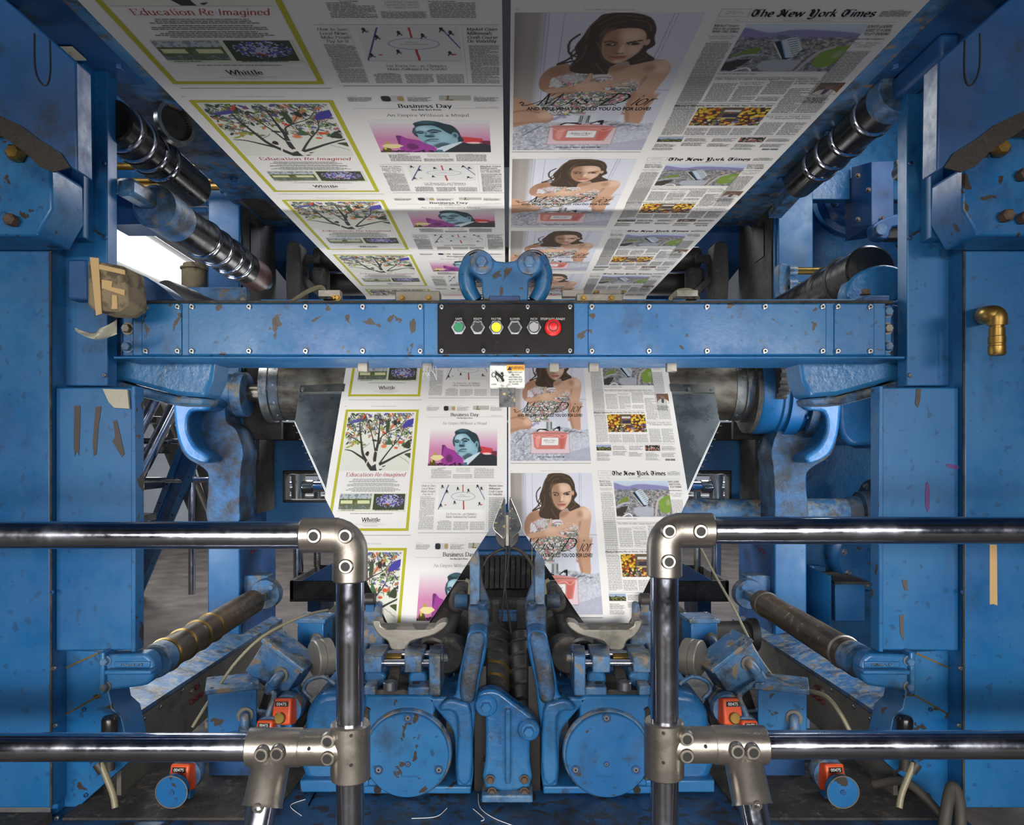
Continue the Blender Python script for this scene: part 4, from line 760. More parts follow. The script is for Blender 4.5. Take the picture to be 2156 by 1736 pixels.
def clip_poly(P, C_, lines):
    """keep the part of each convex outline inside all half planes a*x+b*y<=c"""
    for a, b, c in lines:
        if not P: return P
        out = []; n = len(P)
        for i in range(n):
            p, q = P[i], P[(i + 1) % n]; dp = a * p[0] + b * p[1] - c; dq = a * q[0] + b * q[1] - c
            if dp <= 0: out.append(p)
            if (dp < 0 < dq) or (dq < 0 < dp): t = dp / (dp - dq); out.append((p[0] + (q[0] - p[0]) * t, p[1] + (q[1] - p[1]) * t))
        P = out
    return P if len(P) > 2 else []
class Web:
    def __init__(s): s.V = []; s.Fn = []; s.idx = []; s.col = []; s.nv = 0
    def add(s, verts, faces_n, faces_idx, cols):
        s.V.append(np.asarray(verts, float).reshape(-1, 3)); s.Fn.append(np.asarray(faces_n, int)); s.idx.append(np.asarray(faces_idx, int).ravel() + s.nv); s.nv += len(s.V[-1]); s.col.append(np.asarray(cols, float).reshape(-1, 3))
    def print_row(s, art, rowshift, mapf, lines):
        L = np.array(lines)
        def inside(P): return (P @ L[:, :2].T - L[:, 2])       # n x k signed
        for gx, gs, img, l in art.rasters:
            g = gs + rowshift; cxm = (gx[:-1] + gx[1:]) / 2; csm = (g[:-1] + g[1:]) / 2
            XX, SS = np.meshgrid(cxm, csm); c = np.stack([XX.ravel(), SS.ravel()], -1); ok = (inside(c) <= 0).all(1)
            if not ok.any(): continue
            VX, VS = np.meshgrid(gx, g); nx1 = len(gx)
            vv = mapf(VX.ravel(), VS.ravel(), 0.00022); jj, ii = np.divmod(np.nonzero(ok)[0], nx1 - 1); b = jj * nx1 + ii
            im = np.clip(img.reshape(-1, 3)[ok], 0, 1); im = np.where(im <= .04045, im / 12.92, ((im + .055) / 1.055) ** 2.4)
            s.add(vv, np.full(len(b), 4), np.stack([b, b + 1, b + nx1 + 1, b + nx1], -1), im)
        Q = np.array(art.q); Q = Q.copy(); Q[..., 1] += rowshift; Cc = np.array(art.c); Ly = np.array(art.l)
        sg = inside(Q.reshape(-1, 2)).reshape(len(Q), 4, -1); allin = (sg <= 0).all((1, 2)); allout = (sg > 0).all(1).any(1); mid = ~allin & ~allout
        for lay in np.unique(Ly):
            k = allin & (Ly == lay); n = int(k.sum())
            if n:
                q = Q[k].reshape(-1, 2); s.add(mapf(q[:, 0], q[:, 1], 0.00012 + .00012 * lay), np.full(n, 4), np.arange(4 * n), Cc[k])
        for i in np.nonzero(mid)[0]:
            P = clip_poly([tuple(p) for p in Q[i]], None, lines)
            if P:
                P = np.array(P); s.add(mapf(P[:, 0], P[:, 1], 0.00012 + .00012 * Ly[i]), [len(P)], np.arange(len(P)), [Cc[i]])
    def build(s, name):
        V = np.concatenate(s.V); n = np.concatenate(s.Fn); idx = np.concatenate(s.idx); col = np.concatenate(s.col); c = (V.min(0) + V.max(0)) / 2
        me = bpy.data.meshes.new(name); me.vertices.add(len(V)); me.vertices.foreach_set('co', (V - c).astype(np.float32).ravel())
        me.loops.add(len(idx)); me.loops.foreach_set('vertex_index', idx.astype(np.int32)); me.polygons.add(len(n))
        st = np.concatenate([[0], np.cumsum(n)[:-1]]); me.polygons.foreach_set('loop_start', st.astype(np.int32)); me.update(calc_edges=True)
        at = me.attributes.new('ink', 'FLOAT_COLOR', 'FACE'); at.data.foreach_set('color', np.concatenate([col, np.ones((len(col), 1))], 1).astype(np.float32).ravel())
        me.materials.append(M['print']); o = bpy.data.objects.new(name, me); COL.objects.link(o); o.location = Vector(c); return o
PAPER = rgb(226, 223, 219)
ARTS = {'A': page_whittle(), 'B': page_business(), 'C': page_ad(), 'D': page_front()}
def up3(shift):
    def f(X, s, off=0.0):
        d = s + shift; return np.stack([X, d, CZ + .630 + .00643 * d - off], -1)
    return f
EDGE = {'L': (-.613, -.0075), 'R': (.005, .603)}
def upper_web(side):
    w = Web(); x0, x1 = EDGE[side]; f = up3(1.3154 - SL if side == 'L' else 1.601 - SR); sh = (1.3154 - SL) if side == 'L' else (1.601 - SR)
    d0, d1 = -0.2, 3.18; n = 40
    ds = np.linspace(d0, d1, n + 1); VX, VS = np.meshgrid([x0, x1], ds - sh); vv = f(VX.ravel(), VS.ravel())
    idx = np.array([[2 * i, 2 * i + 1, 2 * i + 3, 2 * i + 2] for i in range(n)]); w.add(vv, np.full(n, 4), idx, np.tile(PAPER, (n, 1)))
    # turns down around the roller behind the beam
    R = .075; zc = CZ + .630 + .00643 * d1; a = np.linspace(0, math.pi * .55, 9); ys = d1 + R * np.sin(a); zs = zc - R + R * np.cos(a)
    ys = np.append(ys, ys[-1] - .05); zs = np.append(zs, zs[-1] - .35)
    vv = np.array([[xx, ys[i], zs[i]] for i in range(len(ys)) for xx in (x0, x1)]); m = len(ys) - 1
    w.add(vv, np.full(m, 4), np.array([[2 * i, 2 * i + 1, 2 * i + 3, 2 * i + 2] for i in range(m)]), np.tile(PAPER, (m, 1)))
    lines = [(-1, 0, -x0), (1, 0, x1), (0, -1, -(0.45 - sh)), (0, 1, d1 - sh)]
    for k in range(-3, 6):
        for p in ('AB' if side == 'L' else 'CD'): w.print_row(ARTS[p], k * PER, f, lines)
    return w.build('paper_web')
def lower_web(side):
    w = Web(); x0, x1 = EDGE[side]; x0 = -.6127 if side == 'L' else .0035; x1 = -.001 if side == 'L' else .6085
    if side == 'L': so, si, sn = s_of(1046), s_of(1058), s_of(1319); nx0, nx1 = ps(820, 1319)[0], ps(898, 1319)[0]
    else: so, si, sn = s_of(1046), s_of(1072), s_of(1327); nx0, nx1 = ps(1240, 1327)[0], ps(1316, 1327)[0]
    if side == 'R': out_x, in_x, nout, nin = x1, x0, nx1, nx0
    else: out_x, in_x, nout, nin = x0, x1, nx0, nx1
    st = -s_of(848) + s_of(768)
    poly = [(x0, st), (x1, st), (x1, si if side == 'L' else so), (nx1, sn), (nx0, sn), (x0, so if side == 'L' else si)]
    P = np.array(poly); w.add(lo3(P[:, 0], P[:, 1]), [6], np.arange(6), [PAPER])
    lines = []
    for i in range(6):
        (ax, ay), (bx, by) = poly[i], poly[(i + 1) % 6]; a, b = by - ay, -(bx - ax); c = a * ax + b * ay
        m = P.mean(0)
        if a * m[0] + b * m[1] > c: a, b, c = -a, -b, -c
        lines.append((a, b, c))
    # the flaps turned under along the two folding edges, meeting behind the nose
    xm = (nx0 + nx1) / 2; n3 = lo3(np.array([xm]), np.array([sn + .02]))[0] + np.array([0, .11, -.05])
    for (fx, fs, gx) in ((out_x, so, nout), (in_x, si, nin)):
        top = lo3(np.array([fx]), np.array([fs]))[0]; bot = lo3(np.array([gx]), np.array([sn]))[0]; back = top + np.array([0, .02, -.0]) + (n3 - top) * .30 + np.array([0, .03, 0])
        w.add([top, bot, n3, back], [4], [0, 1, 2, 3], [PAPER])
    b0 = lo3(np.array([nx0, nx1]), np.array([sn, sn])); dn = np.array([0, .05, -.09])
    w.add([b0[0], b0[1], b0[1] + dn, b0[0] + dn], [4], [0, 1, 2, 3], [PAPER])
    # over the roller
    R = .132; d_, z_ = lo_d(768), CZ + lo_zr(768); cy, cz = d_ + R / 1.2207, z_ - .7 * R / 1.2207
    a = np.linspace(math.atan2(.7, -1), math.pi / 2 - .05, 10) ; a = np.linspace(math.pi - math.atan(.7), .7, 12)
    vv = np.array([[xx, cy + R * math.cos(t), cz + R * math.sin(t)] for t in a for xx in (x0, x1)]); m = len(a) - 1
    w.add(vv, np.full(m, 4), np.array([[2 * i, 2 * i + 1, 2 * i + 3, 2 * i + 2] for i in range(m)]), np.tile(PAPER, (m, 1)))
    for k in (-1, 0, 1):
        for p in ('AB' if side == 'L' else 'CD'): w.print_row(ARTS[p], k * PER, lo3, lines)
    return w.build('paper_web')
tag(upper_web('L'), 'wide newsprint web overhead printed with tree advert and Business Day pages', 'paper web')
tag(upper_web('R'), 'wide newsprint web overhead printed with perfume advert and masthead front pages', 'paper web')
tag(lower_web('L'), 'newsprint folding to a point over the former with tree advert and Business Day pages', 'paper web')
tag(lower_web('R'), 'newsprint folding to a point over the former with perfume advert and front page', 'paper web')
# ================================================================ hall
def slab(name, a, b, mat): return struct(MB().box(a, b).build(name, mat))
slab('floor', (-6, -3.2, -0.1), (6, 10.1, 0), 'floor')
slab('ceiling', (-6, -3.2, 5.0), (6, 10.1, 5.1), 'dark_wall')
slab('wall_back', (-6, 10.0, 0), (6, 10.1, 5), 'wall')
slab('wall_front', (-6, -3.2, 0), (6, -3.1, 5), 'dark_wall')
slab('wall_left', (-6.1, -3.2, 0), (-6, 10.1, 5), 'dark_wall')
slab('wall_right', (6, -3.2, 0), (6.1, 10.1, 5), 'dark_wall')
# bright panel high in the left gap
e = thing('ceiling_light', W(300, 545, 5.2), 'bright white light panel seen high through the left gap', 'light')
pts = [W(110, 450, 5.2), W(288, 487, 5.2), W(402, 560, 5.2), W(402, 618, 5.2), W(200, 528, 5.2), W(110, 520, 5.2)]
MB().prism(pts, (0, .06, .02)).build('diffuser', 'lamp', e)
b = MB(); ring = pts + [pts[0]]
for i in range(6): b.bar(ring[i] + Vector((0, .05, 0)), ring[i + 1] + Vector((0, .05, 0)), .08, .05, (0, 1, 0))
b.build('frame', 'white', e)
MB().bar(W(230, 500, 5.3), W(230, 500, 5.3) + Vector((0, 0, 2.55)), .03, .03, (0, 1, 0)).build('hanger', 'steel', e)
# stairs in the left gap
st = thing('steel_staircase', (-2.7, 5.2, 0), 'grey steel staircase seen through the left gap', 'staircase')
for i, py in enumerate((818, 880, 940, 1008, 1068)):
    p = W(330, py, 5.2); MB().box((-3.4, 5.0 + i * -.12, p.z - .045), (-2.28 , 5.28 + i * -.12, p.z)).build('tread', 'steel', st, bevel=.004)
for x0, y0, x1, y1 in ((375, 800, 478, 1120), (300, 790, 440, 1120)):
    MB().bar(W(x0, y0, 5.4), W(x1, y1, 5.0), .05, .16).build('stringer', 'bare', st, bevel=.004)
MB().cyl(W(352, 795, 4.9), W(262, 965, 4.7), .035, 20).build('handrail', 'chrome', st)
MB().cyl(W(395, 800, 4.9), W(232, 1120, 4.6), .042, 20).build('handrail', 'chrome', st)
for y in (928, 1010): MB().cyl(W(250, y, 4.95), W(450, y, 4.95), .02, 14).build('cross_rail', 'chrome', st)
MB().cyl(W(404, 900, 5.0), W(404, 1250, 5.0), .024, 14).build('post', 'chrome', st)
br = thing('channel_brace', W(310, 1240, 5.4), 'light blue punched channel brace leaning behind the left cabinet', 'brace')
p0, p1 = W(284, 1246, 6.15), W(416, 920, 4.6); ax = (p1 - p0).normalized(); sd = ax.cross(Vector((0, 1, 0))).normalized()
MB().bar(p0, p1, .10, .012, (0, 1, 0)).build('web_plate', 'blue_dark', br)
for k in (-1, 1):
    o = MB().bar(p0 + sd * .062 * k + Vector((0, -.03, 0)), p1 + sd * .062 * k + Vector((0, -.03, 0)), .042, .014, (0, 1, 0)).build('flange', 'blue', br)
    for t in range(9):
        c = p0.lerp(p1, (t + .5) / 9) + sd * .062 * k + Vector((0, -.038, 0)); MB().cyl(c, c + Vector((0, -.003, 0)), .007, 10).build('hole', 'socket', o)
# guard rails on the far side of the press
def back_rail(s):
    w = LR(s); side = 'left' if s < 0 else 'right'
    e = thing('far_guard_rail', w(650, 1240, 4.0), 'polished tube guard rail on the far side, %s of the folders' % side, 'guard rail', None)
    MB().cyl(w(560, 1024, 4.0), w(712, 1024, 4.0), .028, 20).build('top_rail', 'chrome', e)
    MB().cyl(w(628, 1030, 4.0), w(628, 1222, 4.0), .027, 20).build('post', 'chrome', e)
    MB().cyl(w(668, 1030, 4.2), w(668, 1222, 4.2), .02, 20).build('post', 'steel', e)
    for y in (998, 1046): MB().cyl(w(560, y, 4.3), w(720, y, 4.3), .012, 12).build('mid_rail', 'steel', e)
    MB().cyl(w(628, 996, 4.0), w(628, 1052, 4.0), .037, 20, ch=.004).cyl(w(640, 1024, 4.0), w(660, 1024, 4.0), .037, 20).build('clamp_fitting', 'fitting', e)
back_rail(-1); back_rail(1)
tr = thing('floor_tray', W(1068, 1262, 3.75), 'long black steel tray standing on the floor behind the folders', 'tray')
a, b_ = W(610, 1222, 3.75), W(1535, 1262, 3.75)
MB().box((a.x, 3.75, b_.z), (b_.x, 3.77, a.z)).box((a.x, 4.25, b_.z), (b_.x, 4.27, a.z)).box((a.x, 3.75, b_.z), (a.x + .02, 4.27, a.z)).box((b_.x - .02, 3.75, b_.z), (b_.x, 4.27, a.z)).build('tray_wall', 'soot', tr, bevel=.003)
MB().box((a.x, 3.75, b_.z - .01), (b_.x, 4.27, b_.z)).build('tray_floor', 'soot', tr)
for xa, xb in ((a.x + .05, a.x + .12), (b_.x - .12, b_.x - .05), (-.2, .2)): MB().box((xa, 3.9, 0), (xb, 4.2, b_.z)).build('tray_foot', 'blue_dark', tr)
for s in (-1, 1):
    w = LR(s)
    tag(MB().prism([w(636, 1222, 3.72), w(712, 1222, 3.72), w(712, 1178, 3.72)], (0, .05, 0)).build('wedge_plate', 'blue_dark'), 'dark blue wedge plate on the black tray, %s one' % ('left' if s < 0 else 'right'), 'plate')
# far cross panel with two windows
cp = thing('rear_bulkhead', W(1068, 1000, 3.32), 'blue cross panel with two rounded windows behind the formers', 'panel')
d = 3.32; xs = [W(p, 0, d).x for p in (520, 597, 712, 2136 - 712, 2136 - 597, 1616)]; zt, wt, wb, zb = [W(0, p, d).z for p in (925, 990, 1057, 1098)]
m = MB().box((xs[0], d, wt), (xs[5], d + .05, zt)).box((xs[0], d, zb), (xs[5], d + .05, wb))
m.box((xs[0], d, wb), (xs[1], d + .05, wt)).box((xs[2], d, wb), (xs[3], d + .05, wt)).box((xs[4], d, wb), (xs[5], d + .05, wt)); m.build('plate', 'blue', cp)
for a, b_ in ((xs[1], xs[2]), (xs[3], xs[4])):
    MB().box((a, d - .012, wt - .015), (b_, d + .06, wt)).box((a, d - .012, wb), (b_, d + .06, wb + .012)).box((a, d - .012, wb), (a + .012, d + .06, wt)).box((b_ - .012, d - .012, wb), (b_, d + .06, wt)).build('window_rim', 'black', cp, bevel=.004)
MB().box((xs[0], d - .10, zt - .005), (xs[5], d + .06, zt + .075)).build('ledge', 'soot', cp, bevel=.01)
# ================================================================ side frames, columns
def hexbolt(b, c, r, h, n=(0, -1, 0), washer=True):
    c = Vector(c); n = Vector(n)
    if washer: b.cyl(c, c + n * h * .25, r * 1.35, 20); c = c + n * h * .25
    return b.cyl(c, c + n * h, r, 6, ch=h * .15)
def capscrew(c, r, parent, name='screw', n=(0, -1, 0), mat='screw', h=.006):
    c = Vector(c); n = Vector(n)
    o = MB().cyl(c, c + n * h, r, 18, ch=h * .25).build(name, mat, parent)
    MB().cyl(c + n * (h - .0005), c + n * (h + .0006), r * .45, 6).build('socket', 'socket', o)
    return o
def plate(pts, th, name, mat, parent, bevel=.003, **k): return MB().prism(pts, (0, th, 0)).build(name, mat, parent, bevel=bevel, **k)
for s in (-1, 1):
    w = LR(s); side = 'left' if s < 0 else 'right'
    fr = thing('side_frame', w(165, 1700, 1.9).xy.to_3d(), 'tall blue painted press side frame filling the %s edge' % side, 'machine frame')
    q = lambda L, dd: [w(x, y, dd) for x, y in L]
    plate(q([(-260, 512), (104, 512), (106, 1700), (-260, 1700)], 1.86), .30, 'cover_panel', 'blue', fr)
    plate(q([(100, 60), (226, 130), (226, 812), (104, 812)], 1.93), .05, 'frame_plate', 'blue', fr)
    plate(q([(150, 95), (176, 110), (176, 500), (150, 500)], 1.88), .05, 'edge_strip', 'blue', fr, .002)
    plate(q([(104, 800), (118, 800), (122, 1800), (106, 1800)], 1.90), .06, 'edge_strip', 'blue', fr, .002)
    # recessed door box under the haunch
    plate(q([(117, 815), (283, 815), (283, 1368), (117, 1370)], 1.88), .03, 'access_door', 'blue', fr, .004)
    plate(q([(276, 812), (285, 812), (285, 1372), (276, 1372)], 1.865), .045, 'door_edge', 'blue_chip', fr, .002)
    # lower leg
    lg = plate(q([(108, 1366), (215, 1372), (226, 1440), (236, 1490), (256, 1508), (276, 1600), (118, 1740), (108, 1800)], 1.93), .10, 'frame_leg', 'blue_chip', fr)
    for a, b_ in (((110, 1418), (208, 1374)), ((112, 1518), (212, 1462))): MB().bar(w(*a, 1.928), w(*b_, 1.928), .004, .004).build('weld_seam', 'brass', fr)
    sc_ = [(116, 1405), (178, 1492), (119, 1525), (182, 1672), (122, 1720), (112, 1245), (110, 630), (104, 600), (118, 762), (222, 500), (222, 790), (168, 450), (168, 470), (220, 345)]
    for i, (x, y) in enumerate(sc_): capscrew(w(x, y, 1.86 if x < 150 else 1.93) if y > 900 else w(x, y, 1.92), .0055, fr, mat='blue_dark' if i % 2 else 'screw', h=.008)
    # octagonal corner plate
    op = plate(q([(-200, 288), (20, 288), (50, 318), (108, 352), (110, 440), (78, 496), (-200, 496)], 1.72), .13, 'corner_plate', 'blue_chip', fr, .006)
    bolts = [((42, 328), 'brass'), ((33, 467), 'rusty_bolt')] if s < 0 else [((39, 318), 'brass'), ((26, 458), 'rusty_bolt'), ((-10, 372), 'rusty_bolt'), ((-12, 462), 'rusty_bolt')]
    for (x, y), mt in bolts: hexbolt(MB(), w(x, y, 1.72), .019 if mt == 'brass' else .014, .03, washer=False).build('hex_bolt', mt, op)
    # overhead gusset and black grease along its edge
    gs = plate(q([(-240, -180), (-60, -60), (40, 22), (160, 128), (163, 361), (100, 322), (-240, 100)], 1.60), .06, 'overhead_gusset', 'blue_dark', fr, .004)
    MB().prism(q([(-100, 196), (40, 262), (80, 292), (128, 322), (148, 352), (112, 362), (82, 350), (50, 318), (-100, 216)], 1.594), (0, .004, 0)).build('grease_streak', 'grease', gs)
    # haunch under the cross beam
    plate(q([(104, 806), (110, 720), (240, 700), (460, 700), (446, 800), (430, 836), (372, 832), (300, 812), (248, 798), (228, 812)], 2.02), .12, 'haunch', 'blue_cast', fr, .012)
    plate(q([(240, 800), (300, 816), (372, 834), (430, 838), (424, 852), (360, 852), (262, 826), (236, 822)], 2.03), .11, 'haunch_rim', 'blue_old', fr, .006)
    plate(q([(104, 512), (108, 512), (109, 1700), (105, 1700)], 1.854), .004, 'gap_shade_strip', 'soot', fr, 0)  # thin dark strip painting in the shadow line of the panel seam
    MB().bar(w(128, 440, 1.928), w(224, 500, 1.928), .004, .004).build('weld_seam', 'soot', fr)
    MB().tube([w(x, y, 1.598) for x, y in ((72, 70), (73, 140), (84, 172), (98, 178), (105, 150), (104, 84))], .0016, 6).build('scratch_mark', 'grease', gs)
    if s < 0:
        for L in ([(156, 854), (169, 853), (168, 905), (166, 958), (161, 948), (157, 960), (155, 940)], [(201, 856), (213, 855), (210, 880), (207, 895), (203, 955), (197, 960), (195, 930)], [(238, 886), (246, 884), (262, 955), (256, 962), (236, 928), (242, 920)]):
            MB().prism([w(x, y, 1.878) for x, y in L], (0, .002, 0)).build('tape_residue', 'grey_tape', fr)
        MB().prism([w(x, y, 1.868) for x, y in [(216, 818), (268, 820), (272, 860), (240, 858), (228, 845)]], (0, .008, 0)).build('torn_sheet', 'scrap', fr)
    else:
        for L in ([(196, 818), (206, 818), (209, 850), (203, 858), (199, 846)], [(226, 1221), (237, 1220), (231, 1242), (224, 1243)], [(233, 1294), (242, 1295), (240, 1335), (233, 1348)]):
            MB().prism([w(x, y, 1.878) for x, y in L], (0, .002, 0)).build('tape_residue', 'grey_tape', fr)
        for L in (((180, 1020), (186, 1016), (188, 1060), (182, 1078), (178, 1050)), ((118, 980), (140, 976), (142, 982), (122, 988))): MB().prism([w(x, y, 1.8785) for x, y in smooth_pts(L, True, 2)], (0, .001, 0)).build('ink_smear', 'purple', fr)
    # dark sleeve hanging from the overhead beam
    tag(MB().cyl(w(124, 108, 1.85), w(124, 20, 1.85), .034, 28).build('dark_sleeve', 'black'), 'black sleeve dropping from the overhead beam above the %s frame' % side, 'sleeve')
    # overhead beam running back beside the webs
    ob = thing('overhead_beam', (s * .95, 2.0, CZ + .9), 'dusty blue overhead beam running back beside the %s web edge' % side, 'beam')
    MB().prism([(s * 1.10, 1.30, CZ + .985), (s * .70, 1.30, CZ + .98), (s * .70, 1.30, CZ + 1.2), (s * 1.10, 1.30, CZ + 1.2)], (0, 2.0, 0)).build('box_section', 'blue_old', ob, bevel=.006)
    MB().box((s * .98, .6, CZ + .98), (s * 1.9, 2.0, CZ + 1.05)).build('top_plate', 'blue_dark', ob)
    if s < 0: MB().prism([Vector((-1.12, 1.80, CZ + .975)), Vector((-1.06, 1.80, CZ + .975)), Vector((-1.06, 1.86, CZ + .975)), Vector((-1.13, 1.86, CZ + .975))], (0, 0, -.003)).build('sticker', 'scrap', ob)
    for k in range(3): hexbolt(MB(), (s * 1.0, 1.9 + k * .4, CZ + .984), .012, .012, (0, 0, -1)).build('bolt', 'blue_dark', ob)
    # rear column
    col = thing('rear_column', w(470, 1400, 3.0).xy.to_3d(), 'blue square rear column %s of the formers with a grimy inner face' % side, 'column')
    a = w(437, 0, 3.0).x; b_ = w(505, 0, 3.0).x
    MB().box((a, 3.0, 0), (b_, 3.46, 2.62)).build('post', 'blue', col, bevel=.006)
    MB().box((b_, 3.02, CZ + .28), (b_ - s * .006, 3.45, 2.6)).build('grime_plate', 'soot', col)
    MB().box((b_, 3.02, 0), (b_ - s * .004, 3.45, CZ - .12)).build('side_plate', 'blue_dark', col)
    for y, z in ((3.12, -.40), (3.12, -.445), (3.16, -.44)): MB().cyl((b_ - s * .003, y, CZ + z), (b_ - s * .008, y, CZ + z), .009, 14).build('plug', 'dark_red' if z < -.42 else 'black', col)
    MB().box((b_ - s * .004, 3.10, 2.02), (b_ - s * .01, 3.22, 2.16)).build('slot', 'socket', col)
    # roller-bearing casting on the rear column
    cs = thing('bearing_casting', w(470, 900, 2.75), 'grimy blue bearing casting at the %s end of the steel roller' % side, 'casting')
    A_ = smooth_pts([(368, 850), (398, 846), (450, 800), (468, 786), (474, 830), (476, 885), (498, 905), (512, 950), (508, 985), (504, 1060), (500, 1100), (437, 1100), (440, 1010), (428, 985), (392, 962), (374, 925)], True, 4)
    MB().prism([w(x, y, 2.84) for x, y in A_], (0, .16, 0)).build('casting_body', 'blue_sooty', cs, bevel=.014, seg=3)
    B_ = smooth_pts([(370, 836), (430, 832), (452, 846), (436, 862), (402, 868), (396, 905), (412, 940), (440, 962), (430, 975), (392, 958), (374, 925), (366, 880)], True, 4)
    MB().prism([w(x, y, 2.72) for x, y in B_], (0, .14, 0)).build('outer_rim', 'blue_cast', cs, bevel=.012, seg=3)
    MB().prism([w(x, y, 3.04) for x, y in [(455, 772), (592, 772), (592, 925), (500, 925), (455, 860)]], (0, .03, 0)).build('soot_plate', 'soot', cs, bevel=.003)
    MB().box(w(512, 925, 3.0), w(532, 1080, 3.02) + Vector((0, .25, 0))).build('flange_strip', 'blue_old', cs, bevel=.005)
    MB().box(w(534, 925, 3.06), w(546, 1080, 3.06) + Vector((0, .2, 0))).build('gap_strip', 'soot', cs)
    if s < 0:
        c0, c1 = w(462, 838, 2.915), w(524, 838, 2.915); c0.z = c1.z = CZ + .205
        MB().lathe(c0, c1, [(0, .07), (.04, .082), (.55, .082), (.6, .088), (.95, .088), (1, .08)], 40).build('bearing_hub', 'blue_old', cs)
    else:
        # gear drum
        dr = thing('gear_drum', (1.05, 2.915, CZ + .2), 'blue gear guard drum with dusty bolted ring at the right roller end', 'gear guard')
        z = CZ + .215
        MB().lathe((.955, 2.915, z), (1.135, 2.915, z), [(0, .10), (0, .158), (.05, .165), (.42, .165), (.46, .172), (.98, .172), (1, .16)], 48).build('drum', 'blue', dr)
        MB().lathe((.935, 2.915, z), (.957, 2.915, z), [(0, .13), (.2, .162), (1, .162)], 48).build('drum_face', 'soot', dr)
        MB().ring((1.135, 2.915, z), (1.175, 2.915, z), .195, .13).build('bolted_ring', 'blue_sooty', dr)
        bb = MB()
        for k in range(10):
            an = k * math.pi / 5; hexbolt(bb, (1.137, 2.915 + .175 * math.cos(an), z + .175 * math.sin(an)), .009, .012, (-1, 0, 0))
        bb.build('bolt_circle', 'blue_dark', dr)
        MB().ring((1.06, 2.915, z), (1.11, 2.915, z), .185, .166).build('band', 'blue', dr)
        g = MB().cyl((1.0, 2.80, z + .06), (1.04, 2.80, z + .06), .10, 30)
        for k in range(24):
            an = k * math.pi / 12; c = Vector((1.02, 2.80 + .104 * math.cos(an), z + .06 + .104 * math.sin(an))); g.obox(c, (.04, .012, .012), axes=(Vector((1, 0, 0)), Vector((0, math.cos(an), math.sin(an))), Vector((0, -math.sin(an), math.cos(an)))))
        g.build('gear', 'soot', dr)
        D_ = smooth_pts([(258, 812), (330, 805), (366, 815), (368, 900), (345, 935), (300, 936), (262, 936)], True, 4)
        MB().prism([w(x, y, 2.95) for x, y in D_], (0, .25, 0)).build('rounded_housing', 'blue_cast', cs, bevel=.02, seg=3)
# ---------------------------------------------------------------- right-hand machine wall
rw = thing('machine_wall', W(1770, 1400, 3.4).xy.to_3d(), 'wide light blue cast machine wall behind the right frame', 'machine wall')
a = W(1700, 0, 3.3).x; MB().box((a, 3.46, 0), (2.15, 3.58, 2.55)).build('cast_wall', 'blue_cast', rw, bevel=.01)
MB().box((W(1635, 0, 3.0).x, 3.0 - .02, CZ + .33), (W(1708, 0, 3.0).x, 3.06, 2.52)).build('raised_strip', 'blue', rw, bevel=.004)
MB().box((W(1705, 0, 3.4).x, 3.40, CZ + .66), (2.0, 3.47, 2.55)).build('cast_panel', 'blue_cast', rw, bevel=.01)
MB().box((W(1710, 0, 3.4).x, 3.38, .12), (W(1735, 0, 3.4).x, 3.47, CZ - .55)).build('rib_plate', 'blue', rw, bevel=.004)
fl = thing('round_flange', (W(1785, 425, 3.3)), 'round blue bolted flange on the right machine wall above the beam', 'flange')
c = W(1785, 425, 3.4); MB().lathe(c, c + Vector((0, -.10, 0)), [(0, .165), (.5, .165), (.6, .14), (1, .13)], 48).build('flange_body', 'blue_cast', fl)
for k in range(8):
    an = k * math.pi / 4 + .35; hexbolt(MB(), c + Vector((.11 * math.cos(an), -.10, .11 * math.sin(an))), .012, .014).build('bolt', 'screw', fl)
bx = thing('cover_box', W(1835, 470, 2.9), 'folded blue sheet cover box hanging in front of the round flange', 'cover box')
p = [(1793, 360), (1835, 338), (1880, 337), (1880, 468), (1835, 475), (1793, 478)]
MB().prism([W(1793, 352, 2.98), W(1835, 340, 2.82), W(1835, 474, 2.82), W(1793, 476, 2.98)], (.006, .012, 0)).build('side_sheet', 'blue', bx, bevel=.002)
MB().prism([W(1835, 340, 2.82), W(1882, 338, 2.82), W(1882, 468, 2.82), W(1835, 474, 2.82)], (0, .22, 0)).build('front_sheet', 'blue_dark', bx, bevel=.002)
for x, y in ((1806, 370), (1806, 462), (1828, 400), (1858, 460)): hexbolt(MB(), W(x, y, 2.81), .007, .008).build('bolt', 'rusty_bolt', bx)
bk = thing('hinge_bracket', W(1870, 480, 2.7), 'blue rounded hinge bracket below the cover box', 'bracket')
MB().prism([W(x, y, 2.7) for x, y in smooth_pts([(1842, 470), (1880, 452), (1910, 450), (1910, 475), (1880, 478), (1870, 502), (1845, 500), (1838, 485)], True, 3)], (0, .05, 0)).build('bracket_plate', 'blue_dark', bk, bevel=.006)
c = W(1848, 487, 2.7); MB().cyl(c, c + Vector((0, -.03, 0)), .020, 24).build('pin', 'blue_old', bk)
MB().box(W(1868, 477, 2.72), W(1915, 502, 2.72) + Vector((0, .05, 0))).build('pivot_block', 'black', bk, bevel=.004); MB().tube([W(1905, 490, 2.745), Vector((1.85, 2.75, W(0, 490, 2.75).z)), Vector((1.85, 3.42, W(0, 490, 2.75).z))], .016, 14, 1).build('wall_arm', 'blue_dark', bk)
cl = thing('pipe_clamp', W(1896, 360, 2.5), 'small grimy pipe clamp beside the right frame', 'clamp')
c = W(1893, 366, 2.5); MB().ring(c, c + Vector((0, -.05, 0)), .026, .014).build('clamp_ring', 'bare', cl); MB().box(W(1888, 336, 2.48), W(1906, 352, 2.5)).build('clamp_ear', 'bare', cl, bevel=.003); MB().tube([c + Vector((.02, -.02, 0)), Vector((1.80, 2.5, c.z)), Vector((1.80, 3.42, c.z))], .012, 14, 1).build('wall_arm', 'bare', cl)
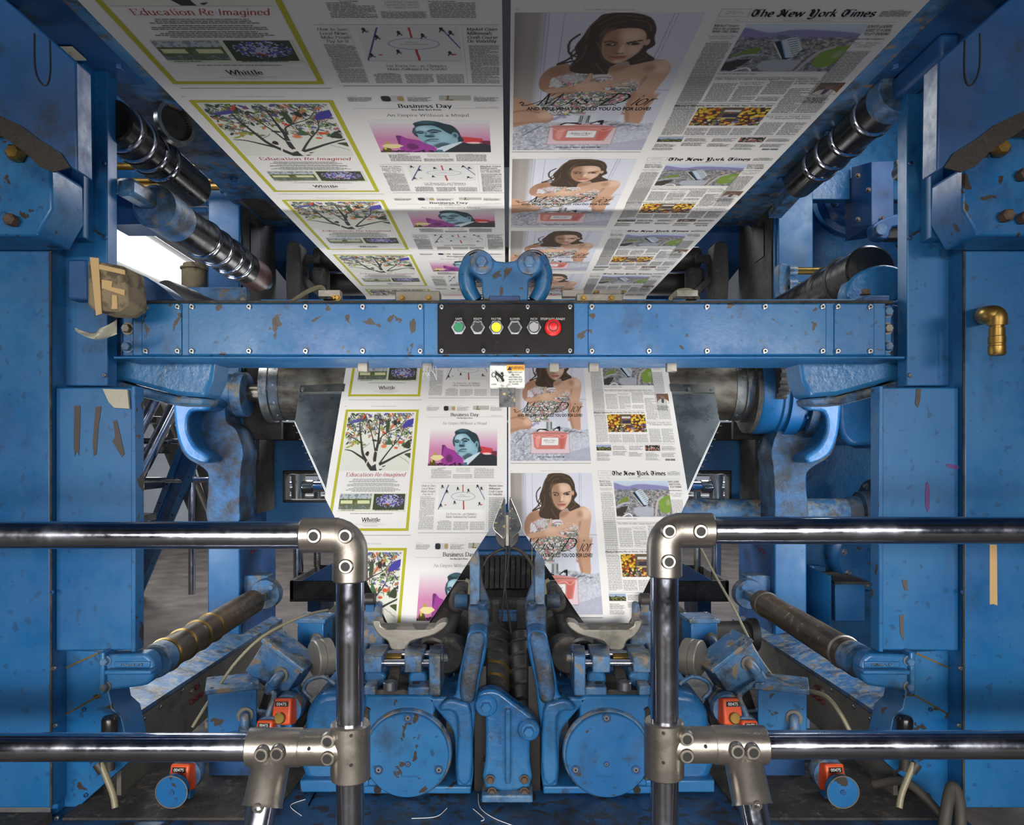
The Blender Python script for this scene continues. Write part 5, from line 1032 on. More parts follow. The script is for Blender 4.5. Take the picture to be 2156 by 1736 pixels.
# wide pipe behind the right rail, its flange and the bolted disc below
pp = thing('wide_pipe', W(1650, 1078, 3.0), 'wide blue horizontal pipe with end flange behind the right rail', 'pipe')
MB().lathe(W(1380, 1078, 3.05), W(1790, 1078, 3.05), [(0, .055), (1, .058)], 40).build('pipe_body', 'blue_old', pp)
MB().lathe(W(1778, 1078, 3.05), W(1862, 1078, 3.05), [(0, .058), (.1, .066), (.3, .068), (.34, .085), (.62, .088), (.66, .135), (.9, .14), (1, .135)], 48).build('end_flange', 'blue_sooty', pp)
for k in range(6):
    an = k * math.pi / 3 + .3; hexbolt(MB(), (W(1833, 0, 3.05).x - .002, 3.05 + .11 * math.cos(an), W(0, 1078, 3.05).z + .11 * math.sin(an)), .009, .012, (-1, 0, 0)).build('bolt', 'screw', pp)
dc = thing('bolted_disc', W(1812, 1180, 3.2), 'large round blue bolted disc below the wide pipe', 'disc cover')
c = W(1808, 1165, 3.44); MB().lathe(c, c + Vector((0, -.12, 0)), [(0, .155), (.85, .155), (1, .145)], 56).build('disc', 'blue_chip', dc)
for k in range(8):
    an = k * math.pi / 4 - .2; hexbolt(MB(), c + Vector((.125 * math.cos(an), -.12, .125 * math.sin(an))), .010, .012).build('bolt', 'screw', dc)
gb = thing('wall_box', W(1790, 1270, 3.1), 'square blue box with a dusty lid on the wall below the bolted disc', 'box')
a, b_ = W(1758, 1228, 3.15), W(1822, 1308, 3.15); MB().box((a.x, 3.15, b_.z), (b_.x, 3.42, a.z)).build('box_body', 'blue', gb, bevel=.004); MB().box((a.x - .01, 3.13, a.z), (b_.x + .01, 3.42, a.z + .012)).build('lid', 'soot', gb, bevel=.002)
tag(MB().prism([W(1708, 1196, 3.1), W(1750, 1212, 3.02), W(1750, 1330, 3.02), W(1708, 1330, 3.1)], (.008, .30, 0)).build('divider_plate', 'blue'), 'upright blue divider plate beside the square wall box', 'plate')
tag(MB().lathe(W(1500, 1335, 2.85), W(1592, 1335, 2.85), [(0, .05), (.8, .052), (.82, .062), (1, .062)], 36).build('dark_cylinder', 'black'), 'short black cylinder lying behind the right tilted box', 'cylinder')
# ================================================================ cross beam and control panel
D = 1.9
bm_ = thing('cross_beam', W(1070, 760, 1.98), 'long blue chipped cross beam spanning the press in front of the webs', 'beam')
zt, zb = W(0, 636, D).z, W(0, 750, D).z
MB().box((W(278, 0, D).x, D, zb), (W(1866, 0, D).x, D + .215, zt)).build('beam_body', 'blue_chip', bm_, bevel=.004)
MB().box((W(240, 0, D).x, D - .004, zb - .006), (W(1904, 0, D).x, D + .225, zb)).build('bottom_lip', 'blue', bm_, bevel=.002)
MB().box((W(272, 0, D).x, D - .004, zt - .003), (W(1880, 0, D).x, D + .22, zt + .004)).build('top_edge', 'soot', bm_, bevel=.001)
MB().box((W(555, 0, 2.05).x, 2.02, zt + .004), (W(1815, 0, 2.05).x, 2.05, zt + .032)).build('top_strip', 'blue', bm_, bevel=.002)
for s in (-1, 1):
    w = LR(s)
    MB().prism([w(230, 645, 2.0), w(258, 640, 2.0), w(258, 752, 2.0), w(230, 745, 2.0)], (0, .12, 0)).build('end_plate', 'blue_dark', bm_, bevel=.004)
    f = MB().box(w(256, 640, 1.93), w(282, 752, 1.93) + Vector((0, .12, 0))).build('end_flange', 'blue_chip', bm_, bevel=.006)
    for y in (657, 692, 730): hexbolt(MB(), w(270, y, 1.93), .012, .014).build('bolt', 'bare' if y == 692 else 'blue_old', f)
def cover(x0, x1, screws):
    o = MB().box((W(x0, 0, D).x, D - .006, W(0, 747, D).z), (W(x1, 0, D).x, D, W(0, 640, D).z)).build('cover_plate', 'blue_chip', bm_, bevel=.0025, seg=3)
    for x in screws:
        for y in (646, 739): capscrew(W(x, y, D - .006), .0072, o)
cover(300, 384, (308, 375)); cover(398, 893, (405, 525, 644, 764, 885)); cover(1238, 1738, (1246, 1366, 1488, 1610, 1731)); cover(1755, 1839, (1763, 1831))
for x0, x1, y0 in ((832, 926, 612), (1214, 1312, 618), (700, 714, 622)):
    o = MB().box(W(x0, y0, 1.96), W(x1, 634, 1.96) + Vector((0, .05, 0))).build('clip_bracket', 'bare', bm_, bevel=.002)
    for k in (.15, .75): hexbolt(MB(), W(x0 + (x1 - x0) * k, 627, 1.958), .006, .005).build('bolt', 'brass', o)
for x in (1184, 1262, 1424, 670): MB().box(W(x, 610, 2.06), W(x + 46, 624, 2.06) + Vector((0, .03, 0))).build('angle_tab', 'bare', bm_, bevel=.001)
for x in (692, 1455): hexbolt(MB(), W(x, 631, 1.95), .011, .006, (0, 0, 1)).build('bolt', 'black', bm_)
cp_ = thing('control_panel', W(1065, 692, 1.88), 'black control panel with six round buttons in the middle of the beam', 'control panel')
MB().box((W(922, 0, D).x, D - .008, W(0, 745, D).z), (W(1208, 0, D).x, D, W(0, 640, D).z)).build('face_plate', 'panel_black', cp_, bevel=.0025)
for x in (930, 1018, 1111, 1200):
    for y in (646, 738): capscrew(W(x, y, D - .008), .006, cp_)
DP = D - .008
for x, m, t in ((966, 'green', 'SAFE'), (1006, 'btn_black', 'READY'), (1045, 'yellow', 'FASTER'), (1084, 'btn_black', 'SLOWER'), (1124, 'btn_grey', 'INCH'), (1164, 'red', 'STOP/SAFE-READY')):
    c = W(x, 690, DP); big = m == 'red'
    o = MB().lathe(c, c + Vector((0, -.012 if not big else -.02, 0)), [(0, .0125), (.8, .0125), (1, .0115)] if not big else [(0, .012), (.5, .012), (.55, .0195), (.9, .0195), (1, .017)], 28).build('push_button', m, cp_)
    MB().ring(c, c + Vector((0, -.010, 0)), .0195 if not big else .021, .0125, 6 if not big else 32).build('bezel_nut', 'screw' if not big else 'red', o, bevel=.001)
    if big: MB().ring(c + Vector((0, -.0195, 0)), c + Vector((0, -.021, 0)), .0125, .0105, 28).build('ring_mark', 'ink', o)
    else: MB().ring(c + Vector((0, -.009, 0)), c + Vector((0, -.0125, 0)), .0152, .0128, 32).build('bezel_ring', 'chrome', o)
    lettering('lettering', t, W(x, 671, DP - .0008), .0056, 'label_ink', cp_, width=len(t) * .0042)
# yoke on top of the beam
yk = thing('roller_yoke', W(1064, 632, 1.97), 'blue two-bolt yoke bracket on top of the beam above the control panel', 'bracket')
def arc(cx, cy, r, a0, a1, n=10): return [(cx + r * math.cos(math.radians(a0 + (a1 - a0) * i / n)), cy - r * math.sin(math.radians(a0 + (a1 - a0) * i / n))) for i in range(n + 1)]
out = [(1016, 633), (1014, 590)] + arc(1013, 556, 27, 240, 50, 12) + [(1044, 549), (1064, 551), (1084, 549)] + arc(1115, 556, 27, 130, -60, 12) + [(1113, 590), (1112, 633)]
MB().prism([W(x, y, 1.93) for x, y in out], (0, .05, 0)).build('yoke_plate', 'blue_chip', yk, bevel=.004)
for x in (1014, 1114):
    c = W(x, 554, 1.93); MB().cyl(c, c + Vector((0, -.010, 0)), .030, 36, ch=.002).build('boss', 'blue_old', yk); hexbolt(MB(), c + Vector((0, -.01, 0)), .015, .014, washer=False).build('hex_bolt', 'blue_old', yk)
for s in (-1, 1):
    c = W(1064 + s * 58, 560, 1.99); b2 = W(1064 + s * 60, 632, 1.99)
    MB().tube([W(1064 + s * 66, 548, 1.99), W(1064 + s * 80, 572, 1.99), W(1064 + s * 78, 606, 1.99), W(1064 + s * 62, 634, 1.99)], .022, 18, rs=(.026, .02)).build('roller_arm', 'blue_chip', yk)
    MB().ring(c + Vector((0, 0, 0)), c + Vector((0, .06, 0)), .045, .028).build('roller_end', 'black_gloss', yk)
    for k in range(2): MB().ring(c + Vector((0, -.002 - .0, 0)), c + Vector((0, .003, 0)), .034 + .008 * k, .031 + .008 * k).build('ring_line', 'chrome', yk)
MB().box(W(1030, 622, 1.928), W(1095, 634, 1.928) + Vector((0, .06, 0))).build('foot', 'blue_dark', yk, bevel=.002)
# warning sign below the beam
ws = thing('warning_sign', W(1068, 790, 1.99), 'ink-splattered white warning sign plate hanging below the beam', 'sign')
a, b_ = W(1031, 768, 1.98), W(1105, 815, 1.98); MB().box((a.x, 1.98, b_.z), (b_.x, 2.03, a.z)).build('sign_plate', 'sign', ws, bevel=.003)
a, b_ = W(1067, 768, 1.979), W(1104, 780, 1.979); MB().box((a.x, 1.9785, b_.z), (b_.x, 1.98, a.z)).build('warning_band', 'warn', ws)
lettering('lettering', 'WARNING', W(1089, 774, 1.9778), .0085, 'ink', ws, width=.036)
MB().prism([W(1068, 779, 1.978), W(1073, 770, 1.978), W(1078, 779, 1.978)], (0, .001, 0)).build('triangle_mark', 'ink', ws)
for i, t in enumerate(('TO AVOID SERIOUS INJURY', 'KEEP HANDS,', 'BODY ARMS AND', 'HANDS AWAY FROM', 'ROLLER TOP OF', 'FORMER')): lettering('lettering', t, W(1085, 784 + i * 4.9, 1.9788), .0031, 'ink', ws, width=(.040, .022, .034, .038, .034, .018)[i])
lettering('lettering', 'FORMER', W(1041, 809, 1.9788), .0028, 'ink', ws, width=.012)
f = MB(); 
for pts, r in (([(1043, 786), (1050, 789), (1056, 795), (1060, 803)], .0036), ([(1043, 781), (1049, 787)], .0014), ([(1042, 791), (1049, 803)], .0012), ([(1056, 795), (1060, 789)], .0018)): f.tube([W(x, y, 1.9785) for x, y in pts], r, 8)
f.ball(W(1057, 786, 1.9785), .0038, 12, (1, .3, 1)); c = W(1040, 789, 1.9785); f.ring(c, c + Vector((0, -.001, 0)), .0066, .0050, 24); f.build('pictogram', 'ink', ws)
sb = MB().box(W(1051, 815, 2.0), W(1085, 856, 2.0) + Vector((0, .02, 0))).build('speckled_bracket', 'speckle', ws, bevel=.002)
for x in (752, 888, 1156, 1240, 1404):
    tag(MB().box(W(x, 762, 2.0), W(x + 22, 782, 2.0) + Vector((0, .02, 0))).build('hanging_tab', 'bare', None, bevel=.002), 'small steel tab under the beam %s' % {752: 'at the left web edge', 888: 'over the Business Day page', 1156: 'over the perfume advert', 1240: 'over the front page margin', 1404: 'at the right web edge'}[x], 'tab')
fz = MB()
for k in range(7): x = 893 + k * 4; fz.tube([W(x, 770, 1.97), W(x + random.uniform(-4, 6), 780, 1.96), W(x + random.uniform(-6, 14), 790 + random.uniform(0, 10), 1.95)], .0005, 5, 4)
tag(fz.build('paper_fibres', 'white'), 'thin white paper fibres hanging under the beam', 'fibres', kind='stuff')
# ================================================================ big roller and formers
rl = thing('steel_roller', (0, 2.915, CZ + .232), 'tarnished steel roller carrying the paper over both formers', 'roller')
z = CZ + .232
MB().lathe((-.875, 2.915, z), (.875, 2.915, z), [(0, .128), (1, .128)], 64).build('roller_body', 'roller_steel', rl)
for s in (-1, 1):
    o = MB().lathe((s * .87, 2.915, z), (s * .945, 2.915, z), [(0, .130), (.5, .130), (.52, .136), (.93, .136), (1, .124)], 64).build('end_collar', 'steel', rl)
    for k in range(12): an = k * math.pi / 6; n = Vector((0, math.cos(an), math.sin(an))); MB().cyl(Vector((s * .885, 2.915, z)) + n * .1295, Vector((s * .885, 2.915, z)) + n * .1315, .005, 10).build('screw', 'screw', o)
    MB().lathe((s * .94, 2.915, z - .02), (s * 1.06, 2.915, z - .02), [(0, .038), (.7, .034), (1, .034)], 32).build('shaft', 'roller_steel', rl)
for s in (-1, 1):
    side = 'left' if s < 0 else 'right'
    fo = thing('former_board', (s * .3, 2.6, CZ), 'polished steel triangular former board under the %s folding web' % side, 'former')
    def lp(px, py, off): X, s_ = ps(px, py); v = lo3(np.array([X if s < 0 else -X]), np.array([s_]), off)[0]; return Vector(v)
    L = [(632, 812), (620, 884), (697, 1056), (822, 1314), (896, 1314), (1062, 1054), (1062, 812)]
    n = Vector((0, 1, -.7)).normalized() * .016
    MB().prism([lp(x, y, -.004) for x, y in L], n).build('board', 'zinc', fo, bevel=.002)
    MB().prism([lp(x, y, .0015) for x, y in [(632, 812), (727, 808), (724, 824), (631, 826)]], n * .3).build('top_clip', 'steel', fo)
    for x in (638, 686): c = lp(x, 820, .002); MB().cyl(c, c + Vector((0, -.004, .002)), .006, 16).build('screw', 'screw', fo)
    MB().tube([lp(620, 884, -.012), lp(697, 1056, -.012)], .0045, 12, 1).build('edge_rod', 'steel', fo)
    rv = MB()
    for k in range(12): c = lp(620 + 77 * (k + .5) / 12 - 3, 884 + 172 * (k + .5) / 12, -.014); rv.cyl(c, c + Vector((s * .008, -.004, 0)), .0022, 8)
    rv.build('rivets', 'screw', fo)
    p0, p1 = lp(620, 884, -.015), lp(697, 1056, -.015)
    MB().prism([p0, p1, p1 + Vector((0, .05, -.02)), p0 + Vector((0, .06, -.03))], (-s * .004, 0, 0)).build('edge_flange', 'bare', fo)
    ng = thing('nose_guard', lp(1052, 1110, .03), 'dark speckled teardrop guard %s of the seam between the formers' % side, 'guard')
    G = smooth_pts([(1063, 1052), (1055, 1062), (1041, 1096), (1039, 1112), (1050, 1124), (1063, 1128)], True, 5)
    dd = 2.33; w = LR(s); q = [w(x, y, dd) for x, y in G]
    MB().prism(q, (0, .05, 0)).build('guard_shell', 'speckle', ng, bevel=.004); MB().tube(q + [q[0]], .0012, 8, 1).build('bright_edge', 'steel', ng)
    MB().prism([w(x, y, dd + .01) for x, y in smooth_pts([(1063, 1120), (1046, 1120), (1044, 1135), (1052, 1148), (1063, 1152)], True, 4)], (0, .05, 0)).build('guard_base', 'black', ng, bevel=.006)
nb = tag(MB().box(W(1063, 1082, 2.34), W(1073, 1150, 2.34) + Vector((0, .06, 0))).build('seam_block', 'bare', bevel=.003), 'narrow steel block between the two teardrop guards', 'block')
# ================================================================ rollers running back along the frames
def banded(name, p0, p1, r, bands, label, body='black_gloss', band='chrome', extra=None, group=None):
    p0 = Vector(p0); p1 = Vector(p1); e = thing(name, (p0 + p1) / 2, label, 'roller', group); d = p1 - p0; L = d.length; n = d.normalized()
    MB().cyl(p0, p1, r, 44, ch=.006).build('roller_body', body, e)
    for t in bands:
        c = p0 + d * t; MB().lathe(c - n * .007, c + n * .007, [(0, r + .0005), (.2, r + .0045), (.8, r + .0045), (1, r + .0005)], 44).build('ring', band, e)
        c2 = c + n * .014; MB().lathe(c2 - n * .004, c2 + n * .004, [(0, r + .0003), (.5, r + .006), (1, r + .0003)], 44).build('rubber_ring', 'black', e)
    return e
z1 = CZ + .87
e = banded('telescopic_roller', (-1.06, 1.97, z1), (-1.06, 2.50, z1), .060, (.10, .24, .38, .52), 'black polished ringed roller high on the left beside the web')
e = banded('telescopic_roller', (1.05, 1.98, CZ + .95), (1.05, 2.66, CZ + .95), .056, (.20, .42, .58, .72), 'black polished ringed roller high on the right beside the web')
MB().bar((1.05, 1.75, CZ + .95), (1.05, 2.02, CZ + .95), .05, .06).build('end_arm', 'blue_dark', e, bevel=.01)
MB().cyl((1.05, 1.965, CZ + .95), (1.05, 2.04, CZ + .95), .062, 40, ch=.004).build('end_cap', 'blue_old', e)
MB().cyl((1.05, 2.66, CZ + .95), (1.05, 2.86, CZ + .93), .024, 20).bar((1.05, 2.66, CZ + .93), (1.05, 2.9, CZ + .91), .05, .03).build('far_arm', 'blue_old', e, bevel=.004)
e = banded('telescopic_roller', (-1.0, 2.18, CZ + .68), (-1.0, 2.92, CZ + .68), .060, (.32, .46, .60, .72), 'black ringed roller with blue end just above the beam on the left')
MB().cyl((-1.0, 2.08, CZ + .68), (-1.0, 2.24, CZ + .68), .062, 40, ch=.012).build('end_cap', 'blue_old', e)
MB().bar((-1.03, 1.98, CZ + .70), (-1.0, 2.16, CZ + .69), .05, .05).build('end_arm', 'blue_old', e, bevel=.012)
MB().cyl((-1.0, 2.80, CZ + .68), (-1.0, 2.96, CZ + .68), .0605, 40, ch=.006).build('red_tip', 'rust_roll', e)
MB().cyl((-1.0, 2.95, CZ + .68), (-1.0, 3.06, CZ + .68), .030, 24).build('shaft', 'blue_old', e)
e = thing('telescopic_roller', (1.03, 2.3, CZ + .60), 'black roller with flat blue end cap just above the beam on the right', 'roller')
MB().cyl((1.03, 2.09, CZ + .50), (1.02, 2.95, CZ + .48), .072, 40, ch=.006).build('roller_body', 'black_gloss', e)
for y in (2.22, 2.34): MB().lathe((1.028, y, CZ + .497), (1.028, y + .02, CZ + .497), [(0, .073), (.5, .078), (1, .073)], 40).build('ring', 'black', e)
MB().prism([W(x, y, 2.08) for x, y in smooth_pts([(1788, 633), (1790, 590), (1822, 566), (1862, 556), (1900, 566), (1911, 590), (1904, 612), (1884, 634)], True, 4)], (0, .06, 0)).build('end_cap', 'blue_cast', e, bevel=.008)
a = W(1818, 622, 1.98); MB().box(a, W(1874, 634, 1.98) + Vector((0, .08, 0))).build('support_bar', 'blue_dark', e, bevel=.003); hexbolt(MB(), W(1822, 620, 2.0), .010, .012, (0, 0, 1)).build('bolt', 'rusty_bolt', e)
ab = thing('arm_block', W(290, 440, 2.1), 'dark blue rectangular arm block left of the lower ringed roller', 'block')
a, b_ = W(225, 472, 2.1), W(352, 406, 2.1); MB().box(a, b_ + Vector((0, .12, 0))).build('block_body', 'blue_dark', ab, bevel=.003); capscrew(W(313, 435, 2.1), .009, ab, 'bolt', mat='socket')
# brass guide rods and their heads
hd = thing('rod_head', W(500, 370, 2.95), 'grimy blue head block holding the brass guide rods on the left', 'block')
MB().box(W(470, 336, 2.9), W(500, 412, 2.9) + Vector((0, .16, 0))).build('head_block', 'blue_old', hd, bevel=.01); MB().box(W(498, 330, 2.92), W(562, 418, 2.92) + Vector((0, .3, 0))).build('head_casting', 'soot', hd, bevel=.02)
for y in (350, 380, 392): c = W(466, y, 2.93); MB().ring(c, c + Vector((.02, 0, 0)), .028, .012).build('bush', 'blue_old', hd)
for i, (y, r) in enumerate(((350, .014), (380, .0095), (393, .014))):
    tag(MB().cyl(W(205, y, 2.93), W(472, y, 2.93), r, 22).build('guide_rod', 'brass'), ('upper smooth brass guide rod on the left', 'thin threaded middle guide rod on the left', 'lower smooth brass guide rod on the left')[i], 'rod')
hd = thing('rod_head', W(1650, 590, 2.85), 'dusty rounded head plate holding the guide rods on the right', 'block')
MB().prism([W(x, y, 2.8) for x, y in smooth_pts([(1640, 560), (1650, 554), (1662, 560), (1664, 600), (1660, 622), (1642, 622)], True, 3)], (0, .05, 0)).build('head_plate', 'blue_old', hd, bevel=.004)
for y in (570, 598, 612): c = W(1660, y, 2.8); MB().cyl(c, c + Vector((.03, 0, 0)), .020, 20).build('bush', 'blue_old', hd)
for i, (y, r, m) in enumerate(((570, .014, 'brass'), (598, .009, 'brass'), (612, .014, 'black'))):
    tag(MB().cyl(W(1668, y, 2.81), W(1850, y, 2.75), r, 22).build('guide_rod', m), ('upper smooth guide rod on the right', 'thin threaded guide rod on the right', 'dark lowest guide rod on the right')[i], 'rod')
# blue back plates in the upper left, gear ring
tag(MB().prism([W(x, y, 3.0) for x, y in ((200, 40), (330, 150), (470, 330), (470, 402), (200, 402))], (0, .05, 0)).build('back_plate', 'blue_cast', bevel=.004), 'blue cast plate behind the guide rods in the upper left', 'plate')
tag(MB().prism([W(x, y, 3.0) for x, y in ((1960, 40), (1800, 190), (1640, 332), (1640, 420), (1960, 420))], (0, .05, 0)).build('back_plate', 'blue_cast', bevel=.004), 'blue cast plate behind the ringed roller in the upper right', 'plate')
tag(MB().box(W(352, 420, 3.1), W(436, 432, 3.1) + Vector((0, .05, 0))).box(W(352, 436, 3.1), W(436, 446, 3.1) + Vector((0, .05, 0))).build('cross_rail', 'blue', bevel=.003), 'pair of thin blue cross rails below the guide rods on the left', 'rail')
gr = thing('gear_ring', (-.93, 2.1, CZ + .75), 'toothed steel gear ring edge beside the left web', 'gear')
c = W(364, 262, 2.15); ax = Vector((.86, -.5, .05)).normalized()
MB().ring(c, c + ax * .018, .062, .050).build('rim', 'steel', gr)
t = MB(); u = ax.orthogonal().normalized(); v = ax.cross(u)
for k in range(40):
    an = k * math.pi / 20; n = u * math.cos(an) + v * math.sin(an); t.obox(c + ax * .004 + n * .047, (.014, .007, .003), axes=(ax, n, ax.cross(n)))
t.cyl(c - ax * .012, c + ax * .002, .052, 30); t.build('teeth', 'black', gr)
# dark ink roller unit behind the beam
for s in (-1, 1):
    w = LR(s); side = 'left' if s < 0 else 'right'
    un = thing('roller_carrier', w(618, 620, 3.1), 'dark inky roller carrier plate at the %s side behind the beam' % side, 'carrier')
    MB().prism([w(x, y, 3.05) for x, y in smooth_pts([(603, 640), (603, 520), (614, 507), (626, 509), (633, 524), (633, 640)], True, 2)], (0, .12, 0)).build('carrier_plate', 'soot', un, bevel=.01)
    MB().bar(w(626, 575, 3.1), w(700, 640, 3.1), .05, .03).build('brace', 'soot', un, bevel=.004)
    MB().cyl(w(632, 545, 3.12), w(672, 545, 3.12), .018, 20).build('journal', 'soot', un); MB().box(w(650, 560, 3.1), w(690, 615, 3.1) + Vector((0, .06, 0))).build('bearing_lump', 'soot', un, bevel=.02)
    tag(MB().prism([w(x, y, 3.44) for x, y in ((540, 425), (620, 425), (800, 640), (640, 640), (545, 520))], (0, .04, 0)).build('slanted_plate', 'blue_dark', bevel=.004), 'dark blue slanted plate behind the %s inky roller carrier' % side, 'plate')
for i, (y, r, dd) in enumerate(((545, .052, 3.22), (598, .05, 3.28))):
    tag(MB().cyl(W(664, y, dd), W(2136 - 664, y, dd), r, 36, ch=.008).build('ink_roller', 'black'), '%s black roller running across behind the web ends' % ('upper', 'lower')[i], 'roller')
# things on the left shelf above the beam
tb = thing('taped_box', W(225, 600, 1.8), 'worn grey-brown box wrapped in tan tape left of the beam', 'box')
MB().prism([W(x, y, 1.74) for x, y in ((183, 545), (262, 560), (270, 640), (248, 655), (196, 654), (182, 640))], (0, .10, 0)).build('box_body', 'box_paper', tb, bevel=.008)
MB().prism([W(x, y, 1.735) for x, y in ((189, 541), (207, 543), (214, 660), (202, 664))], (0, .003, 0)).build('tape_strip', 'tan_tape', tb)
for L in (((214, 588), (236, 592), (235, 604), (262, 610), (262, 622), (214, 606)), ((236, 620), (246, 622), (247, 650), (235, 650)), ((208, 556), (262, 568), (263, 578), (208, 566))): MB().prism([W(x, y, 1.736) for x, y in L], (0, .003, 0)).build('tape_strip', 'tan_tape', tb)
MB().box(W(141, 545, 1.82), W(184, 630, 1.82) + Vector((0, .05, 0))).build('mounting_block', 'blue_dark', tb, bevel=.006)
g = MB().grid(lambda u, v: W(158 + 88 * u, 682 + 22 * v + 14 * math.sin(3.2 * u) - 16 * (1 - u) * (v - .5) - 8 * (u > .55) * (1 - v), 1.74 + .02 * math.sin(7 * u + 2 * v)), 12, 5)
tag(g.build('paper_scrap', 'scrap', solid=.0006), 'crumpled torn paper scrap hanging below the taped box', 'paper')
cn = thing('beige_canister', W(412, 590, 3.2), 'beige ribbed canister behind the left shelf beside the bright gap', 'canister')
c0, c1 = W(410, 612, 3.02), W(410, 556, 3.02); MB().lathe(c0, c1, [(0, .04), (.1, .042), (.2, .05), (.78, .05), (.8, .056), (.86, .056), (.88, .046), (1, .044)], 28).build('canister_body', 'box_paper', cn); MB().cyl(W(412, 640, 3.02), W(412, 611, 3.02), .02, 14).build('fitting', 'brass', cn)
lc = thing('textured_arm', W(310, 600, 2.4), 'dark blue textured casting arm above the left end of the beam', 'arm')
MB().prism([W(x, y, 1.985) for x, y in smooth_pts([(222, 633), (224, 566), (290, 575), (335, 600), (354, 618), (357, 633)], True, 3)], (0, .12, 0)).build('arm_body', 'blue_dark', lc, bevel=.01)
tag(MB().lathe(W(350, 612, 2.5), W(440, 650, 2.95), [(0, .036), (.3, .042), (.32, .038), (.6, .044), (.62, .04), (1, .042)], 30).build('dark_roll', 'black'), 'dark ringed roll sloping behind the textured casting arm', 'roll')
tag(MB().box(W(398, 604, 2.97), W(520, 640, 2.97) + Vector((0, .05, 0))).build('pale_plate', 'blue_old', bevel=.003), 'pale blue bolted plate at the foot of the left rear column above the beam', 'plate')
hs = MB().tube([W(615, 634, 2.0), W(650, 612, 2.1), W(676, 604, 2.15), W(684, 618, 2.1)], .006, 10); tag(hs.build('hose', 'hose'), 'short milky hose looping over the beam on the left', 'hose')
hs = MB().tube([W(1412, 628, 2.0), W(1430, 612, 2.1), W(1456, 612, 2.15), W(1470, 628, 2.1)], .006, 10); tag(hs.build('hose', 'hose'), 'short milky hose looping over the beam on the right', 'hose')
